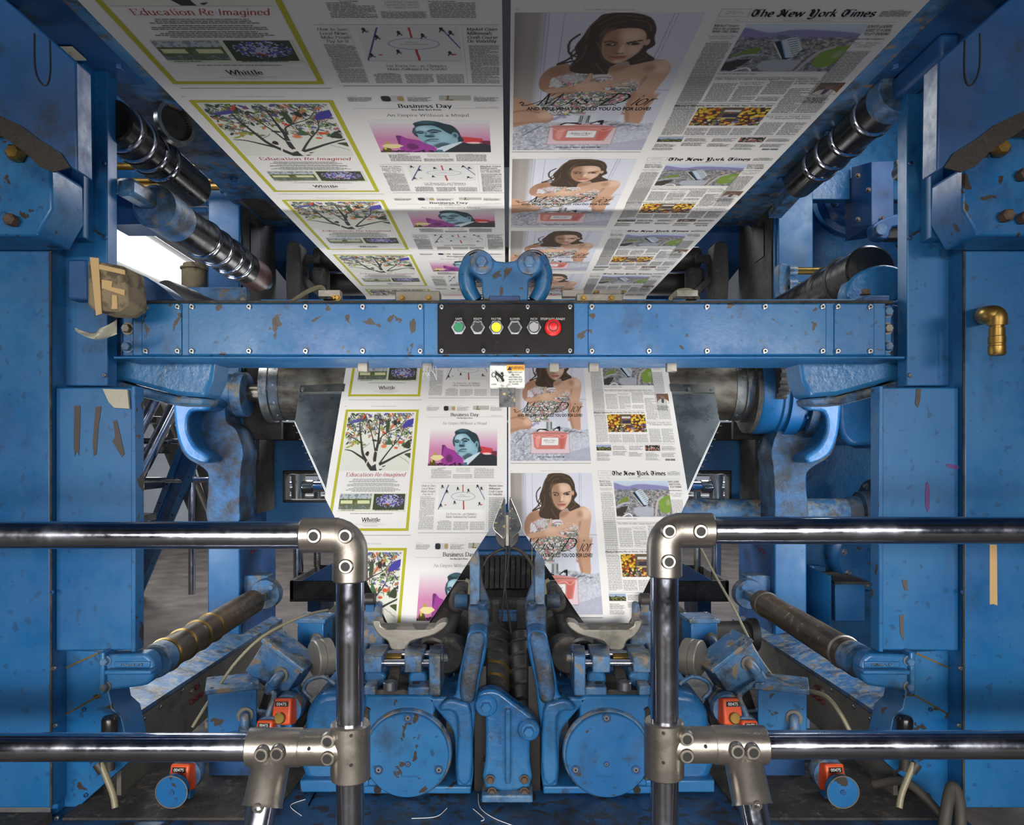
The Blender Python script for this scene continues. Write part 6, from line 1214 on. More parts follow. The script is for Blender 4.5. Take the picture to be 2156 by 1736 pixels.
# lower oiled rollers
for s in (-1, 1):
    w = LR(s); side = 'left' if s < 0 else 'right'
    X = s * .985; zz = CZ - .60
    e = thing('oiled_roller', (X, 2.45, zz), ('brown oiled roller with four raised bands low on the left' if s < 0 else 'smooth brown dust-flecked roller low on the right'), 'roller')
    MB().cyl((X, 2.12, zz), (X, 2.86, zz), .046, 44, ch=.004).build('roller_body', 'brown_roll', e)
    for y in ((2.13, 2.24, 2.35, 2.45) if s < 0 else (2.16, 2.80)): MB().lathe((X, y - .007, zz), (X, y + .007, zz), [(0, .0463), (.4, .050), (.6, .050), (1, .0463)], 44).build('ring', 'brass' if s < 0 else 'bare', e)
    MB().cyl((X, 2.06, zz), (X, 2.12, zz), .047, 36, ch=.005).build('end_cap', 'blue_old', e)
    MB().bar((X, 1.93, zz), (X, 2.08, zz), .046, .046).build('square_shaft', 'blue_old', e, bevel=.006)
    MB().bar((X, 2.86, zz), (X - s * .01, 3.0, zz), .034, .034).build('square_shaft', 'blue_old', e, bevel=.005)
    k = thing('roller_bracket', w(270, 1412, 1.93), 'rounded blue cast bracket with raised numbers holding the near end of the %s oiled roller' % side, 'bracket')
    MB().prism([w(x, y, 1.86) for x, y in [(215, 1379), (300, 1376)] + [(300 + 24 * math.sin(math.radians(a)), 1410 - 34 * math.cos(math.radians(a))) for a in range(10, 180, 17)] + [(296, 1445), (215, 1456)]], (0, .05, 0)).build('bracket_plate', 'blue_cast', k, bevel=.008, seg=3)
    MB().box(w(208, 1372, 1.845), w(219, 1462, 1.845) + Vector((0, .07, 0))).build('bracket_flange', 'blue_cast', k, bevel=.004)
    MB().box(w(218, 1411, 1.835), w(318, 1421, 1.835) + Vector((0, .04, 0))).build('rib', 'blue_cast', k, bevel=.004)
    MB().box(w(240, 1392, 1.856), w(316, 1405, 1.856) + Vector((0, .01, 0))).build('number_frame', 'blue_cast', k, bevel=.003)
    lettering('raised_number', '18662-12', w(278, 1398.5, 1.8545), .0075, 'blue_old', k, width=.055, thick=.003)
    for x, y in ((224, 1390), (224, 1444)): hexbolt(MB(), w(x, y, 1.86), .010, .014).build('bolt', 'blue_old', k)
    fl = thing('round_flange', (X, 3.0, zz), 'round dusty flange at the far end of the %s oiled roller' % side, 'flange')
    MB().lathe((X - s * .0, 3.0, zz), (X - s * 0, 3.04, zz), [(0, .058), (.6, .062), (1, .062)], 36).build('flange_disc', 'blue_old', fl); hexbolt(MB(), (X - s * .028, 3.0, zz + .03), .011, .012).build('bolt', 'blue_old', fl)
    MB().box((X, 3.04, zz - .07), (X + s * .115, 3.12, zz + .07)).build('flange_foot', 'blue_old', fl, bevel=.006)
    # long lower side beam
    sb = thing('side_beam', (s * 1.1, 2.6, CZ - .95), 'long grey dusty side beam with curved front end low on the %s' % side, 'beam')
    pr = [(s * 1.035, -.73), (s * 1.21, -.70), (s * 1.21, -.78), (s * 1.10, -.80)]
    curve = [(2.0, -.742), (2.3, -.75), (3.4, -.79)]
    m = MB(); nC = len(curve); vs = []
    for y, z in curve: vs += [(s * 1.035, y, CZ + z), (s * 1.16, y, CZ + z + .03), (s * 1.16, y, CZ + z + .01), (s * 1.035, y, CZ + z - .012)]
    m.add(vs, [(4 * i + a, 4 * i + (a + 1) % 4, 4 * i + 4 + (a + 1) % 4, 4 * i + 4 + a) for i in range(nC - 1) for a in range(4)] + [(0, 1, 2, 3), tuple(4 * (nC - 1) + a for a in range(4))]); m.build('top_channel', 'blue_old', sb)
    MB().prism([(s * 1.035, 1.98, CZ - .757), (s * 1.035, 3.4, CZ - .80), (s * 1.035, 3.4, CZ - .935), (s * 1.035, 1.98, CZ - .935)], (s * .012, 0, 0)).build('side_sheet', 'bare', sb)
    for y, z in ((2.42, -.80), (2.455, -.80), (2.49, -.80), (2.42, -.835), (2.455, -.835), (2.49, -.835)): MB().cyl((s * 1.036, y, CZ + z), (s * 1.028, y, CZ + z), .0085, 14).build('plug', 'dark_red' if y == 2.455 or z < -.82 else 'bare', sb)
    for y in (2.1, 2.2, 2.35): capscrew((s * 1.035, y, CZ - .775), .006, sb, n=(-s, 0, 0))
# ================================================================ bed and folder housings
bed = thing('machine_bed', (0, 2.5, .14), 'low worn dark blue machine bed under the folder housings', 'machine bed')
MB().box((-1.16, 1.62, 0), (1.16, 2.44, CZ - .94)).build('bed_plate', 'bed', bed, bevel=.006)
MB().box((-1.16, 2.44, 0), (1.16, 3.35, CZ - .99)).build('rear_plate', 'soot', bed, bevel=.006)
MB().box((-.52, 1.93, CZ - .94), (-.07 - .45, 2.10, CZ - .934)).build('shim', 'soot', bed)
for s in (-1, 1): MB().prism([(s * 1.12, 1.86, CZ - .94), (s * .60, 1.86, CZ - .94), (s * .56, 2.3, CZ - .94), (s * 1.12, 2.3, CZ - .94)], (0, 0, .006)).build('deck_plate', 'soot', bed)
for s in (-1, 1):
    w = LR(s); side = 'left' if s < 0 else 'right'
    h = thing('folder_housing', w(860, 1672, 2.0), 'cast blue folder gear housing with round cover %s of the centre bracket' % side, 'gear housing')
    q = lambda L, dd: [w(x, y, dd) for x, y in L]
    MB().prism(q([(768, 1464), (905, 1464), (915, 1470), (918, 1660), (768, 1660)], 2.0), (0, .36, 0)).build('housing_body', 'blue_chip', h, bevel=.006)
    MB().prism(q(smooth_pts([(641, 1642), (641, 1530), (648, 1492), (672, 1463), (716, 1456), (776, 1462), (776, 1642)], True, 3), 2.02), (0, .30, 0)).build('round_shoulder', 'blue_cast', h, bevel=.022, seg=4)
    MB().prism(q([(631, 1642), (776, 1642), (776, 1668), (631, 1668)], 1.995), (0, .34, 0)).build('base_flange', 'blue_chip', h, bevel=.004)
    MB().prism(q([(765, 1655), (992, 1655), (992, 1671), (765, 1671)], 1.99), (0, .36, 0)).build('base_flange', 'blue_chip', h, bevel=.004)
    # flank that climbs into the arm beside the centre bracket
    S_ = [(900, 1470), (938, 1468), (958, 1462), (966, 1420), (980, 1360), (990, 1330), (1024, 1334), (1022, 1380), (1010, 1430), (1004, 1480), (996, 1560), (994, 1652), (962, 1652), (958, 1560), (948, 1530), (920, 1496)]
    MB().prism(q(smooth_pts(S_, True, 3), 2.0), (0, .22, 0)).build('flank', 'blue_cast', h, bevel=.018, seg=3)
    MB().prism(q(smooth_pts([(968, 1440), (980, 1370), (992, 1336), (1020, 1338), (1014, 1385), (1004, 1440), (996, 1480), (972, 1476)], True, 3), 1.985), (0, .10, 0)).build('arm', 'blue_sooty', h, bevel=.014, seg=3)
    MB().prism(q(smooth_pts([(924, 1496), (956, 1500), (964, 1540), (962, 1640), (992, 1640), (992, 1500), (970, 1478), (940, 1474)], True, 3), 1.975), (0, .06, 0)).build('flank_pad', 'blue_cast', h, bevel=.014, seg=3)
    c = w(859, 1582, 2.0)
    MB().lathe(c, c + Vector((0, -.014, 0)), [(0, .120), (.6, .120), (1, .1165)], 64).build('cover_seat', 'blue_old', h)
    cv = MB().lathe(c + Vector((0, -.012, 0)), c + Vector((0, -.026, 0)), [(0, .1125), (.8, .1125), (1, .110)], 64).build('round_cover', 'blue_chip', h)
    for x, y, r in ((859, 1511, .0105), (797, 1620, .0105), (924, 1620, .0105), (859, 1608, .0065)):
        p = w(x, y, 1.973); MB().ring(p, p + Vector((0, -.003, 0)), r * 1.15, r * .75, 24).build('screw_rim', 'blue_dark', cv); capscrew(p, r * .7, cv, h=.002)
    lettering('stamped_number', 'C101261-A', w(862, 1634, 1.9738), .006, 'blue_dark', cv, width=.045, thick=.0004); lettering('stamped_number', 'L-1', w(862, 1643, 1.9738), .005, 'blue_dark', cv, thick=.0004)
    for x, y in ((795, 1662), (921, 1642)): p = w(x, y, 1.989 if y > 1650 else 1.999); MB().cyl(p, p + Vector((0, -.0015, 0)), .010 if y > 1650 else .007, 20).build('bolt_hole', 'socket', h)
    MB().tube(q([(776, 1490), (772, 1500), (773, 1540), (774, 1640)], 1.995), .007, 10).build('seam_bead', 'soot', h)
    # upright bar and cap over the arm
    up = thing('guide_post', w(1005, 1300, 2.1), 'blue upright guide bar with dusty cap %s of the hanging cables' % side, 'post')
    MB().prism(q([(989, 1180), (1006, 1158), (1010, 1180), (1010, 1284), (989, 1284)], 2.12), (0, .02, 0)).build('bar', 'blue_old', up, bevel=.002)
    MB().prism(q([(986, 1276), (1004, 1276), (1028, 1284), (1030, 1300), (1026, 1340), (986, 1340)], 2.09), (0, .10, 0)).build('cap_block', 'blue_sooty', up, bevel=.006)
    MB().prism(q(smooth_pts([(1010, 1200), (1016, 1230), (1028, 1262), (1030, 1284), (1010, 1284)], True, 3), 2.13), (0, .03, 0)).build('web_gusset', 'blue_sooty', up, bevel=.004); hexbolt(MB(), w(1016, 1278, 2.1), .012, .012, (0, -.5, 1)).build('bolt', 'blue_sooty', up)
    # clevis blocks with the bright rods and crescent guide
    cb = thing('clevis_bracket', w(850, 1462, 2.03), 'chipped blue clevis bracket with bright rods on top of the %s folder housing' % side, 'bracket')
    for x0, x1, yb in ((766, 803, 1416), (851, 888, 1416), (903, 927, 1464)):
        MB().prism(q([(x0, 1382), (x1, 1382), (x1, yb), (x0, yb)], 1.97), (0, .13, 0)).build('clevis_block', 'blue_old', cb, bevel=.003)
        MB().prism([w(x0, 1381, 1.97), w(x1, 1381, 1.97), w(x1 + (2 if x0 > 840 else 14), 1358, 2.08), w(x0 + (2 if x0 > 840 else 14), 1358, 2.08)], (0, .02, -.012)).build('block_top', 'blue_old', cb, bevel=.002)
    MB().cyl(w(790, 1395, 2.0), w(906, 1395, 2.0), .0095, 24).build('front_rod', 'chrome', cb); MB().cyl(w(796, 1376, 2.07), w(906, 1376, 2.07), .010, 24).build('rear_rod', 'chrome', cb)
    MB().cyl(w(806, 1384, 2.06), w(846, 1384, 2.06), .012, 24).build('spring_sleeve', 'brass', cb)
    MB().box(w(858, 1446, 1.985), w(927, 1464, 1.985) + Vector((0, .12, 0))).build('foot', 'blue_old', cb, bevel=.004); MB().box(w(766, 1444, 1.985), w(790, 1464, 1.985) + Vector((0, .12, 0))).build('foot', 'blue_old', cb, bevel=.004)
    MB().box(w(760, 1452, 2.01), w(925, 1466, 2.01) + Vector((0, .14, 0))).build('greasy_plate', 'soot', cb, bevel=.003)
    MB().prism(q(smooth_pts([(864, 1416), (896, 1416), (898, 1440), (884, 1450), (862, 1444)], True, 3), 2.04), (0, .06, 0)).build('oiled_lug', 'blue_cast', cb, bevel=.006); MB().prism(q(smooth_pts([(770, 1416), (806, 1416), (812, 1436), (796, 1446), (772, 1440)], True, 3), 2.04), (0, .06, 0)).build('oiled_lug', 'blue_cast', cb, bevel=.006)
    MB().bar(w(834, 1404, 2.08), w(824, 1450, 2.0), .03, .02, (0, -1, 0)).build('lever', 'soot', cb, bevel=.004)
    p = w(821, 1452, 1.985); MB().prism([p + Vector((math.cos(a) * .018, -.0, 0)) + Vector((0, math.sin(a) * .02, 0)) for a in [k * math.pi / 10 for k in range(20)]], (0, 0, .024)).build('steel_foot', 'screw', cb, bevel=.003); MB().cyl(w(822, 1446, 1.985), w(822, 1434, 1.985), .011, 20).build('cap_nut', 'socket', cb)
    for x, y in ((876, 1440), (772, 1440)): MB().cyl(w(x, y + 4, 2.02), w(x, y - 4, 2.02), .010, 16).build('oil_cup', 'socket', cb)
    hexbolt(MB(), w(930, 1384, 2.0), .010, .014, (-s, 0, 0)).build('side_bolt', 'blue_old', cb)
    cg = thing('crescent_guide', w(862, 1340, 2.1), 'grey cast crescent guide under the nose of the %s folding web' % side, 'guide')
    G = [(784, 1307), (800, 1306), (812, 1322), (900, 1324), (924, 1310), (941, 1308), (938, 1320), (915, 1336), (880, 1346), (864, 1352), (852, 1368), (824, 1368), (816, 1350), (800, 1340), (787, 1322)]
    MB().prism(q(smooth_pts(G, True, 3), 2.08), (0, .05, .0)).build('crescent', 'bare', cg, bevel=.008, seg=3)
    top = [w(794, 1310, 2.10), w(932, 1310, 2.10), w(916, 1328, 2.07), w(812, 1328, 2.07)]
    MB().prism([w(800, 1318, 2.085), w(926, 1318, 2.085), w(905, 1327, 2.078), w(812, 1327, 2.078)], (0, .02, .006)).build('top_slot_plate', 'bare', cg, bevel=.002)
    for a_, b_ in ((808, 838), (868, 902)): MB().prism([w(a_, 1314, 2.078), w(b_, 1314, 2.078), w(b_ - 8, 1325, 2.076), w(a_ + 8, 1325, 2.076)], (0, .004, 0)).build('slot', 'socket', cg)
    MB().prism(q([(822, 1350), (854, 1350), (850, 1386), (828, 1386)], 2.09), (0, .05, 0)).build('stem', 'bare', cg, bevel=.006)
    # dark forming roller beside the nose, bright nip roller below
    fr_ = thing('forming_roller', w(930, 1330, 2.25), 'spinning black forming roller beside the %s nose' % side, 'roller')
    MB().cyl(w(948, 1276, 2.34), w(912, 1368, 2.16), .042, 36, ch=.006).build('roller_body', 'black', fr_); MB().cyl(w(952, 1264, 2.36), w(947, 1278, 2.33), .026, 24).build('journal', 'soot', fr_)
    MB().lathe(w(938, 1378, 2.14), w(950, 1372, 2.2), [(0, .05), (.4, .056), (1, .056)], 36).build('bearing_ring', 'soot', fr_)
    nr = thing('nip_roller', w(938, 1430, 2.2), 'bright steel nip roller edge glinting behind the %s clevis bracket' % side, 'roller')
    MB().cyl(w(940, 1398, 2.22), w(926, 1476, 2.16), .030, 36, ch=.003).build('roller_body', 'chrome', nr); MB().ring(w(941, 1394, 2.22), w(939, 1402, 2.22), .040, .028).build('collar', 'black', nr)
    kb = thing('lug_cluster', w(965, 1265, 2.3), 'grimy knuckle of lugs and bolts behind the %s nose' % side, 'linkage')
    MB().prism(q(smooth_pts([(944, 1262), (960, 1234), (984, 1236), (986, 1276), (962, 1290), (946, 1282)], True, 3), 2.26), (0, .07, 0)).build('knuckle', 'soot', kb, bevel=.012)
    MB().cyl(w(958, 1264, 2.24), w(984, 1264, 2.24), .022, 24).build('pin', 'blue_sooty', kb); hexbolt(MB(), w(974, 1248, 2.25), .012, .014).build('bolt', 'soot', kb); MB().tube(q([(980, 1220), (990, 1228), (988, 1250)], 2.24), .006, 10).build('yellowed_tube', 'hose', kb)
    pd = thing('pedestal', w(780, 1330, 2.2), 'blue pedestal with square bolt on the outer side of the %s nose' % side, 'pedestal')
    MB().prism(q([(764, 1290), (772, 1282), (786, 1282), (790, 1270), (800, 1272), (804, 1300), (804, 1316), (764, 1316)], 2.22), (0, .09, 0)).build('pedestal_top', 'blue_old', pd, bevel=.005); MB().prism(q([(762, 1314), (806, 1314), (812, 1400), (762, 1400)], 2.21), (0, .12, 0)).build('pedestal_body', 'blue_old', pd, bevel=.006)
    MB().cyl(w(768, 1262, 2.24), w(790, 1262, 2.24), .020, 24, ch=.003).build('cross_pin', 'black', pd); MB().cyl(w(779, 1286, 2.22), w(779, 1272, 2.22), .014, 6).build('square_bolt', 'blue_old', pd)
    tag(MB().prism(q([(690, 1285), (940, 1285), (985, 1300), (985, 1460), (690, 1460)], 2.42), (0, .10, 0)).build('nip_dark_backing', 'soot', bevel=.006), 'added grimy dark backing behind the %s nip rollers' % side, 'block')  # backing added to keep the space behind the nips dark
    # adjusting wheel
    aw = thing('adjusting_wheel', w(680, 1382, 2.12), 'steel adjusting disc wheel on a short blue shaft at the %s outer side' % side, 'wheel')
    z = w(0, 1382, 2.12).z; x0, x1 = w(664, 0, 2.12).x, w(694, 0, 2.12).x
    MB().lathe((x0, 2.10, z), (x1, 2.13, z), [(0, .049), (.06, .052), (.40, .052), (.44, .049), (.48, .052), (.94, .052), (1, .048)], 48).build('disc', 'bare', aw)
    MB().lathe((x1, 2.13, z), (w(772, 0, 2.12).x, 2.16, z - .002), [(0, .018), (.3, .014), (1, .014)], 24).build('shaft', 'bare', aw); MB().cyl((x1 + (-s) * .01, 2.13, z), (w(722, 0, 2.12).x, 2.15, z), .022, 24).build('blue_boss', 'blue_old', aw)
    MB().box(w(740, 1366, 2.14), w(768, 1440, 2.14) + Vector((0, .08, 0))).build('bearing_stand', 'blue_old', aw, bevel=.004)
    # junction boxes
    def jbox(c, size, yaw, roll, label, worn, elbow=(0, 0), pitch=0.0):
        e = thing('junction_box', c, label, 'junction box'); R = Matrix.Rotation(s * -roll, 3, 'Y') @ Matrix.Rotation(s * yaw, 3, 'Z') @ Matrix.Rotation(pitch, 3, 'X'); c = Vector(c)
        MB().obox(c, size, R).build('box_body', 'blue_old' if worn else 'blue_chip', e, bevel=.003)
        lid = MB().obox(c + R @ Vector((0, 0, size[2] / 2 + .006)), (size[0] + .014, size[1] + .012, .014), R).build('lid', 'blue_old', e, bevel=.003)
        for a_ in (-.42, .42):
            for b_ in (-.42, .42): capscrew(c + R @ Vector((a_ * size[0], b_ * size[1], size[2] / 2 + .013)), .005, lid, n=R @ Vector((0, 0, 1)), h=.003)
        f = c + R @ Vector((elbow[0] * size[0], -size[1] / 2, elbow[1] * size[2])); n = R @ Vector((0, -1, 0)); dn = R @ Vector((0, 0, -1))
        el = MB().tube([f, f + n * .016, f + n * .024 + dn * .012, f + n * .024 + dn * .034], .013, 16).build('elbow_fitting', 'blue_old', e)
        MB().ring(f, f + n * .006, .021, .010, 24).build('locknut', 'bare', el); MB().cyl(f + n * .024 + dn * .026, f + n * .024 + dn * .05, .017, 14).build('gland_nut', 'blue_old', el)
        return e, f + n * .024 + dn * .05
    _, ca = jbox(w(490, 1484, 2.05), (.125, .11, .11), -.35, 0, 'square blue junction box with worn lid edge standing low on the %s' % side, False, (.25, -.1))
    _, cb_ = jbox(w(592, 1402, 2.12), (.135, .10, .10), .15, .60 , 'tilted blue junction box with chipped rim on the %s' % side, True, (.2, .1), .1)
    _, cc = jbox(w(664, 1332, 2.35), (.085, .09, .085), .1, 0, 'small blue junction box behind the %s adjusting wheel' % side, False, (.25, -.1))
    tag(MB().tube([cb_, w(578, 1462, 2.02), w(566, 1500, 2.0), w(560, 1540, 2.0)], .0075, 12).build('cable', 'blue_old'), 'blue cable dropping from the tilted junction box on the %s' % side, 'cable')
    st_ = thing('box_stand', w(600, 1460, 2.12), 'blue angled stand plate under the tilted junction box on the %s' % side, 'stand')
    MB().prism(q([(560, 1440), (600, 1460), (622, 1446), (650, 1500), (632, 1540), (560, 1560), (520, 1560)], 2.14), (0, .05, 0)).build('stand_plate', 'soot', st_, bevel=.004); MB().prism(q([(582, 1460), (624, 1446), (644, 1478), (640, 1500), (576, 1476)], 2.09), (0, .03, 0)).build('tilted_plate', 'blue_old', st_, bevel=.003); MB().box(w(430, 1516, 2.05), w(550, 1534, 2.05) + Vector((0, .10, 0))).build('shelf', 'blue_old', st_, bevel=.003)
    MB().box(w(440, 1530, 2.10), w(540, 1662, 2.10) + Vector((0, .08, 0))).build('stand_leg', 'blue_dark', st_, bevel=.003)
    # position counters
    def counter(c, r, label, disc, tilt=.15):
        e = thing('position_counter', c, label, 'counter'); c = Vector(c); R = Matrix.Rotation(-.25, 3, 'X') @ Matrix.Rotation(s * tilt, 3, 'Z')
        b_ = MB().obox(c, (r * 1.5, r * 1.3, r * 1.9), R).build('case', 'orange', e, bevel=.006, seg=3)
        wv = c + R @ Vector((0, -r * .66, r * .55)); MB().obox(wv, (r * 1.05, .002, r * .36), R).build('digit_window', 'socket', b_)
        v, f_ = text_mesh('00475', 1.0); xs = [p[0] for p in v]; m = MB(); m.add([wv + R @ Vector(((p[0] - (max(xs) + min(xs)) / 2) * r * .32, -.0015, (p[1] - .35) * r * .32)) for p in v], f_); m.build('digits', 'label_ink', b_)
        MB().cyl(c + R @ Vector((0, -r * .6, -r * .45)), c + R @ Vector((0, -r * .95, -r * .45)), r * .42, 24, ch=.002).build('spindle', 'brass', e)
        MB().lathe(c + Vector((s * .0, .01, 0)), c + Vector((0, .05, 0)), [(0, r * 1.15), (.5, r * 1.25), (1, r * 1.1)], 40).build('back_disc', 'blue_old', e)
        MB().box(c + Vector((-.016, 0, -.13 if disc else -.14)), c + Vector((.018, .035, -r * .7))).build('stand', 'blue_chip', e, bevel=.004)
        if disc:
            p = w(*disc); n = Vector((0, -1, .12)).normalized(); k_ = MB().lathe(p + Vector((0, .05, 0)), p, [(0, .012), (.6, .014), (.62, .039), (.85, .041), (1, .039)], 48).build('hand_disc', 'blue_chip', e)
            MB().ring(p + Vector((0, .001, 0)), p + Vector((0, -.001, 0)), .0415, .0392, 48).build('disc_rim', 'bare', k_); MB().cyl(p, p + Vector((0, -.003, 0)), .007, 20).build('disc_hub', 'blue_dark', k_)
        return e
    counter(w(600, 1496, 2.02), .036, 'orange position counter low beside the %s housing shoulder' % side, None)
    counter(w(562, 1538, 1.98), .030, 'orange position counter peeking over the %s lower rail fitting' % side, None)
    counter(w(386, 1634, 1.96), .036, 'orange position counter with round blue hand disc standing on the %s bed' % side, (361, 1667, 1.88))
    # hoses and cables around the bed
    tag(MB().tube(q([(656, 1470), (640, 1452), (650, 1432), (680, 1424), (705, 1440)], 2.08), .006, 12).build('cable', 'blue_old'), 'blue cable loop above the %s housing shoulder' % side, 'cable')
    tag(MB().tube(q([(300, 1632), (330, 1648), (360, 1640), (420, 1590), (500, 1560)], 2.2), .006, 12).build('cable', 'black'), 'black hose lying over the %s bed' % side, 'hose')
    bt = thing('drain_bottle', w(232, 1548, 1.95), 'black capped fitting with clear drain tube low on the %s frame' % side, 'fitting')
    c0, c1 = w(231, 1545, 1.88), w(231, 1508, 1.88); MB().lathe(c0, c1, [(0, .019), (.85, .0195), (1, .016)], 28).build('cap', 'black_gloss', bt)
    MB().cyl(w(231, 1620, 1.88), w(231, 1545, 1.88), .012, 20).build('neck', 'black', bt)
    MB().tube([w(212, 1606, 1.87), w(226, 1640, 1.86), w(238, 1672, 1.85), w(243, 1700, 1.84)], .008, 12).build('clear_tube', 'hose', bt); MB().cyl(w(205, 1606, 1.87), w(218, 1624, 1.87), .013, 16).build('tube_clip', 'black', bt)
# centre: fluted rolls and bracket
tr_ = thing('fluted_guard', W(1070, 1210, 2.95), 'dark fluted guard behind the hanging cables between the formers', 'guard')
m = MB()
for k in range(13): x = 1003 + k * 11; a, b_ = W(x, 1172, 2.95), W(x + 7, 1238, 2.88); m.tube([W(x, 1172, 2.98), W(x, 1195, 2.92), W(x - 1, 1238, 2.9)], .010, 8)
m.box(W(996, 1172, 3.0), W(1142, 1240, 3.0) + Vector((0, .02, 0))).build('flutes', 'soot', tr_)
MB().box(W(985, 1160, 3.0), W(1150, 1170, 3.0) + Vector((0, .04, 0))).build('top_strip', 'blue', tr_, bevel=.003); MB().box(W(985, 1241, 2.92), W(1150, 1262, 2.92) + Vector((0, .08, 0))).build('lower_bar', 'soot', tr_, bevel=.004)
tag(MB().box(W(985, 1130, 3.05), W(1150, 1158, 3.05) + Vector((0, .04, 0))).build('cross_strip', 'blue_dark', bevel=.003), 'dark blue cross strip above the fluted guard', 'strip')
tag(MB().box((W(960, 0, 2.7).x, 2.7, CZ - .99), W(1176, 1268, 2.7) + Vector((0, .1, 0))).build('dusty_block', 'soot', bevel=.006), 'dusty brown block low behind the hanging cables', 'block')
cbx = thing('centre_blocks', W(1070, 1300, 2.5), 'pair of dusty grey blocks with blue strip low between the formers', 'block')
MB().box(W(1037, 1272, 2.45), W(1050, 1338, 2.45) + Vector((0, .08, 0))).build('block', 'soot', cbx, bevel=.004); MB().box(W(1088, 1272, 2.45), W(1106, 1338, 2.45) + Vector((0, .08, 0))).build('block', 'soot', cbx, bevel=.004); MB().box(W(1044, 1290, 2.5), W(1092, 1308, 2.5) + Vector((0, .05, 0))).build('strip', 'blue', cbx, bevel=.002)
for i, (p0, p1, rr, lab) in enumerate(((W(1046, 1330, 2.5), W(1034, 1500, 2.12), .050, 'dusty ringed roll standing behind the centre bracket, left one'), (W(1098, 1345, 2.45), W(1112, 1560, 2.06), .047, 'darker ringed roll standing behind the centre bracket, right one'))):
    e = thing('ringed_roll', (p0 + p1) / 2, lab, 'roll')
    MB().cyl(p0, p1, rr, 36, ch=.008).build('roll_body', 'black' if i else 'soot', e)
    for t in (.12, .27, .42, .57, .72, .86): c = p0.lerp(p1, t); n = (p1 - p0).normalized(); MB().lathe(c - n * .006, c + n * .006, [(0, rr), (.5, rr + .005), (1, rr)], 36).build('ring', 'brass' if (not i and t in (.57, .72)) else 'black', e)
cw = thing('centre_bracket', W(1070, 1680, 1.98), 'blue cast two-bolt bracket standing between the folder housings', 'bracket')
MB().prism([W(x, y, 1.96) for x, y in smooth_pts([(1006, 1462), (1030, 1452), (1054, 1458), (1080, 1478), (1118, 1506), (1134, 1530), (1128, 1552), (1116, 1558), (1116, 1605), (1114, 1660), (1022, 1660), (1022, 1600), (1022, 1508), (1004, 1490)], True, 2)], (0, .05, 0)).build('bracket_plate', 'blue_cast', cw, bevel=.008, seg=3)
MB().box(W(1064, 1494, 1.94), W(1075, 1650, 1.94) + Vector((0, .05, 0))).build('rib', 'blue_cast', cw, bevel=.003)
MB().box(W(1016, 1604, 1.975), W(1118, 1676, 1.95) + Vector((0, .10, 0))).build('foot_block', 'soot', cw, bevel=.006); MB().box(W(1014, 1674, 1.93), W(1122, 1690, 1.93) + Vector((0, .14, 0))).build('base_lip', 'blue_old', cw, bevel=.004)
for x, y in ((1024, 1483), (1113, 1534)):
    c = W(x, y, 1.96); MB().cyl(c, c + Vector((0, -.010, 0)), .029, 36, ch=.003).build('boss', 'blue_cast', cw); o = hexbolt(MB(), c + Vector((0, -.01, 0)), .014, .014).build('hex_bolt', 'blue', cw)
for x, y in ((1032, 1640), (1104, 1640), (1036, 1666), (1104, 1666)): hexbolt(MB(), W(x, y, 1.95), .009, .008).build('foot_bolt', 'rusty_bolt', cw)
v_, f_ = text_mesh('M-82J023', 1.0); xs = [p[0] for p in v_]; m = MB(); c = W(1050, 1548, 1.9585); m.add([c + Vector((p[1] * .012, -.0008, -(p[0]) * .012)) for p in v_], f_); o = m.build('raised_number', 'blue_dark', cw)
MB().ring(W(1034, 1548, 1.9595), W(1034, 1548, 1.957), .010, .007, 4).build('cast_mark', 'blue_dark', cw)
for s in (-1, 1): MB().box((s * .088 + (-.002 if s < 0 else -.03), 2.02, CZ - .94), (s * .088 + (.03 if s < 0 else .002), 2.20, CZ - .60)).build('gap_shade_slab', 'socket', cw)  # black slabs that paint the shade of the gap beside the bracket
# cables hanging between the formers
for i, (L, r, m_, lab) in enumerate((([(1066, 1150), (1064, 1200), (1062, 1238), (1054, 1312)], .0035, 'black', 'dark twin cable hanging from the seam block, left strand'), ([(1074, 1150), (1068, 1200), (1064, 1238), (1076, 1332)], .0035, 'black', 'dark twin cable hanging from the seam block, right strand'),
        ([(1074, 1152), (1094, 1158), (1112, 1175), (1126, 1204), (1124, 1240), (1108, 1262)], .006, 'cable', 'grey cable curving right from the seam block'), ([(1066, 1152), (1046, 1160), (1028, 1172), (1018, 1190)], .004, 'cable', 'thin cable curving left from the seam block'), ([(1120, 1150), (1120, 1228)], .0015, 'hose', 'thin pale thread hanging right of the seam'))):
    tag(MB().tube([W(x, y, 2.36) for x, y in L], r, 10).build('cable', m_), lab, 'cable')
tag(MB().tube([W(690, 1284, 2.3), W(640, 1296, 2.2), (W(560, 1335, 2.1)), W(500, 1390, 2.05), W(450, 1460, 2.02), W(405, 1530, 2.0)], .004, 10).build('air_hose', 'hose'), 'long milky air hose arching across the left junction boxes', 'hose')
tag(MB().tube([W(1474, 1150, 2.6), W(1500, 1200, 2.5), W(1545, 1280, 2.3), W(1590, 1370, 2.2), W(1624, 1420, 2.15)], .004, 10).build('air_hose', 'hose'), 'long thin milky hose slanting down behind the right rail corner', 'hose')
tag(MB().tube([W(1704, 1454, 2.05), W(1740, 1466, 2.0), W(1768, 1500, 1.97), (W(1790, 1540, 1.95))], .006, 10).build('air_hose', 'hose'), 'milky hose curving from the right square junction box', 'hose')
tag(MB().tube([W(1840, 1650, 1.95), W(1900, 1644, 1.9), W(1950, 1680, 1.85), W(2000, 1740, 1.8)], .011, 12).build('thick_hose', 'cable'), 'thick dusty hose running forward on the right of the bed', 'hose')
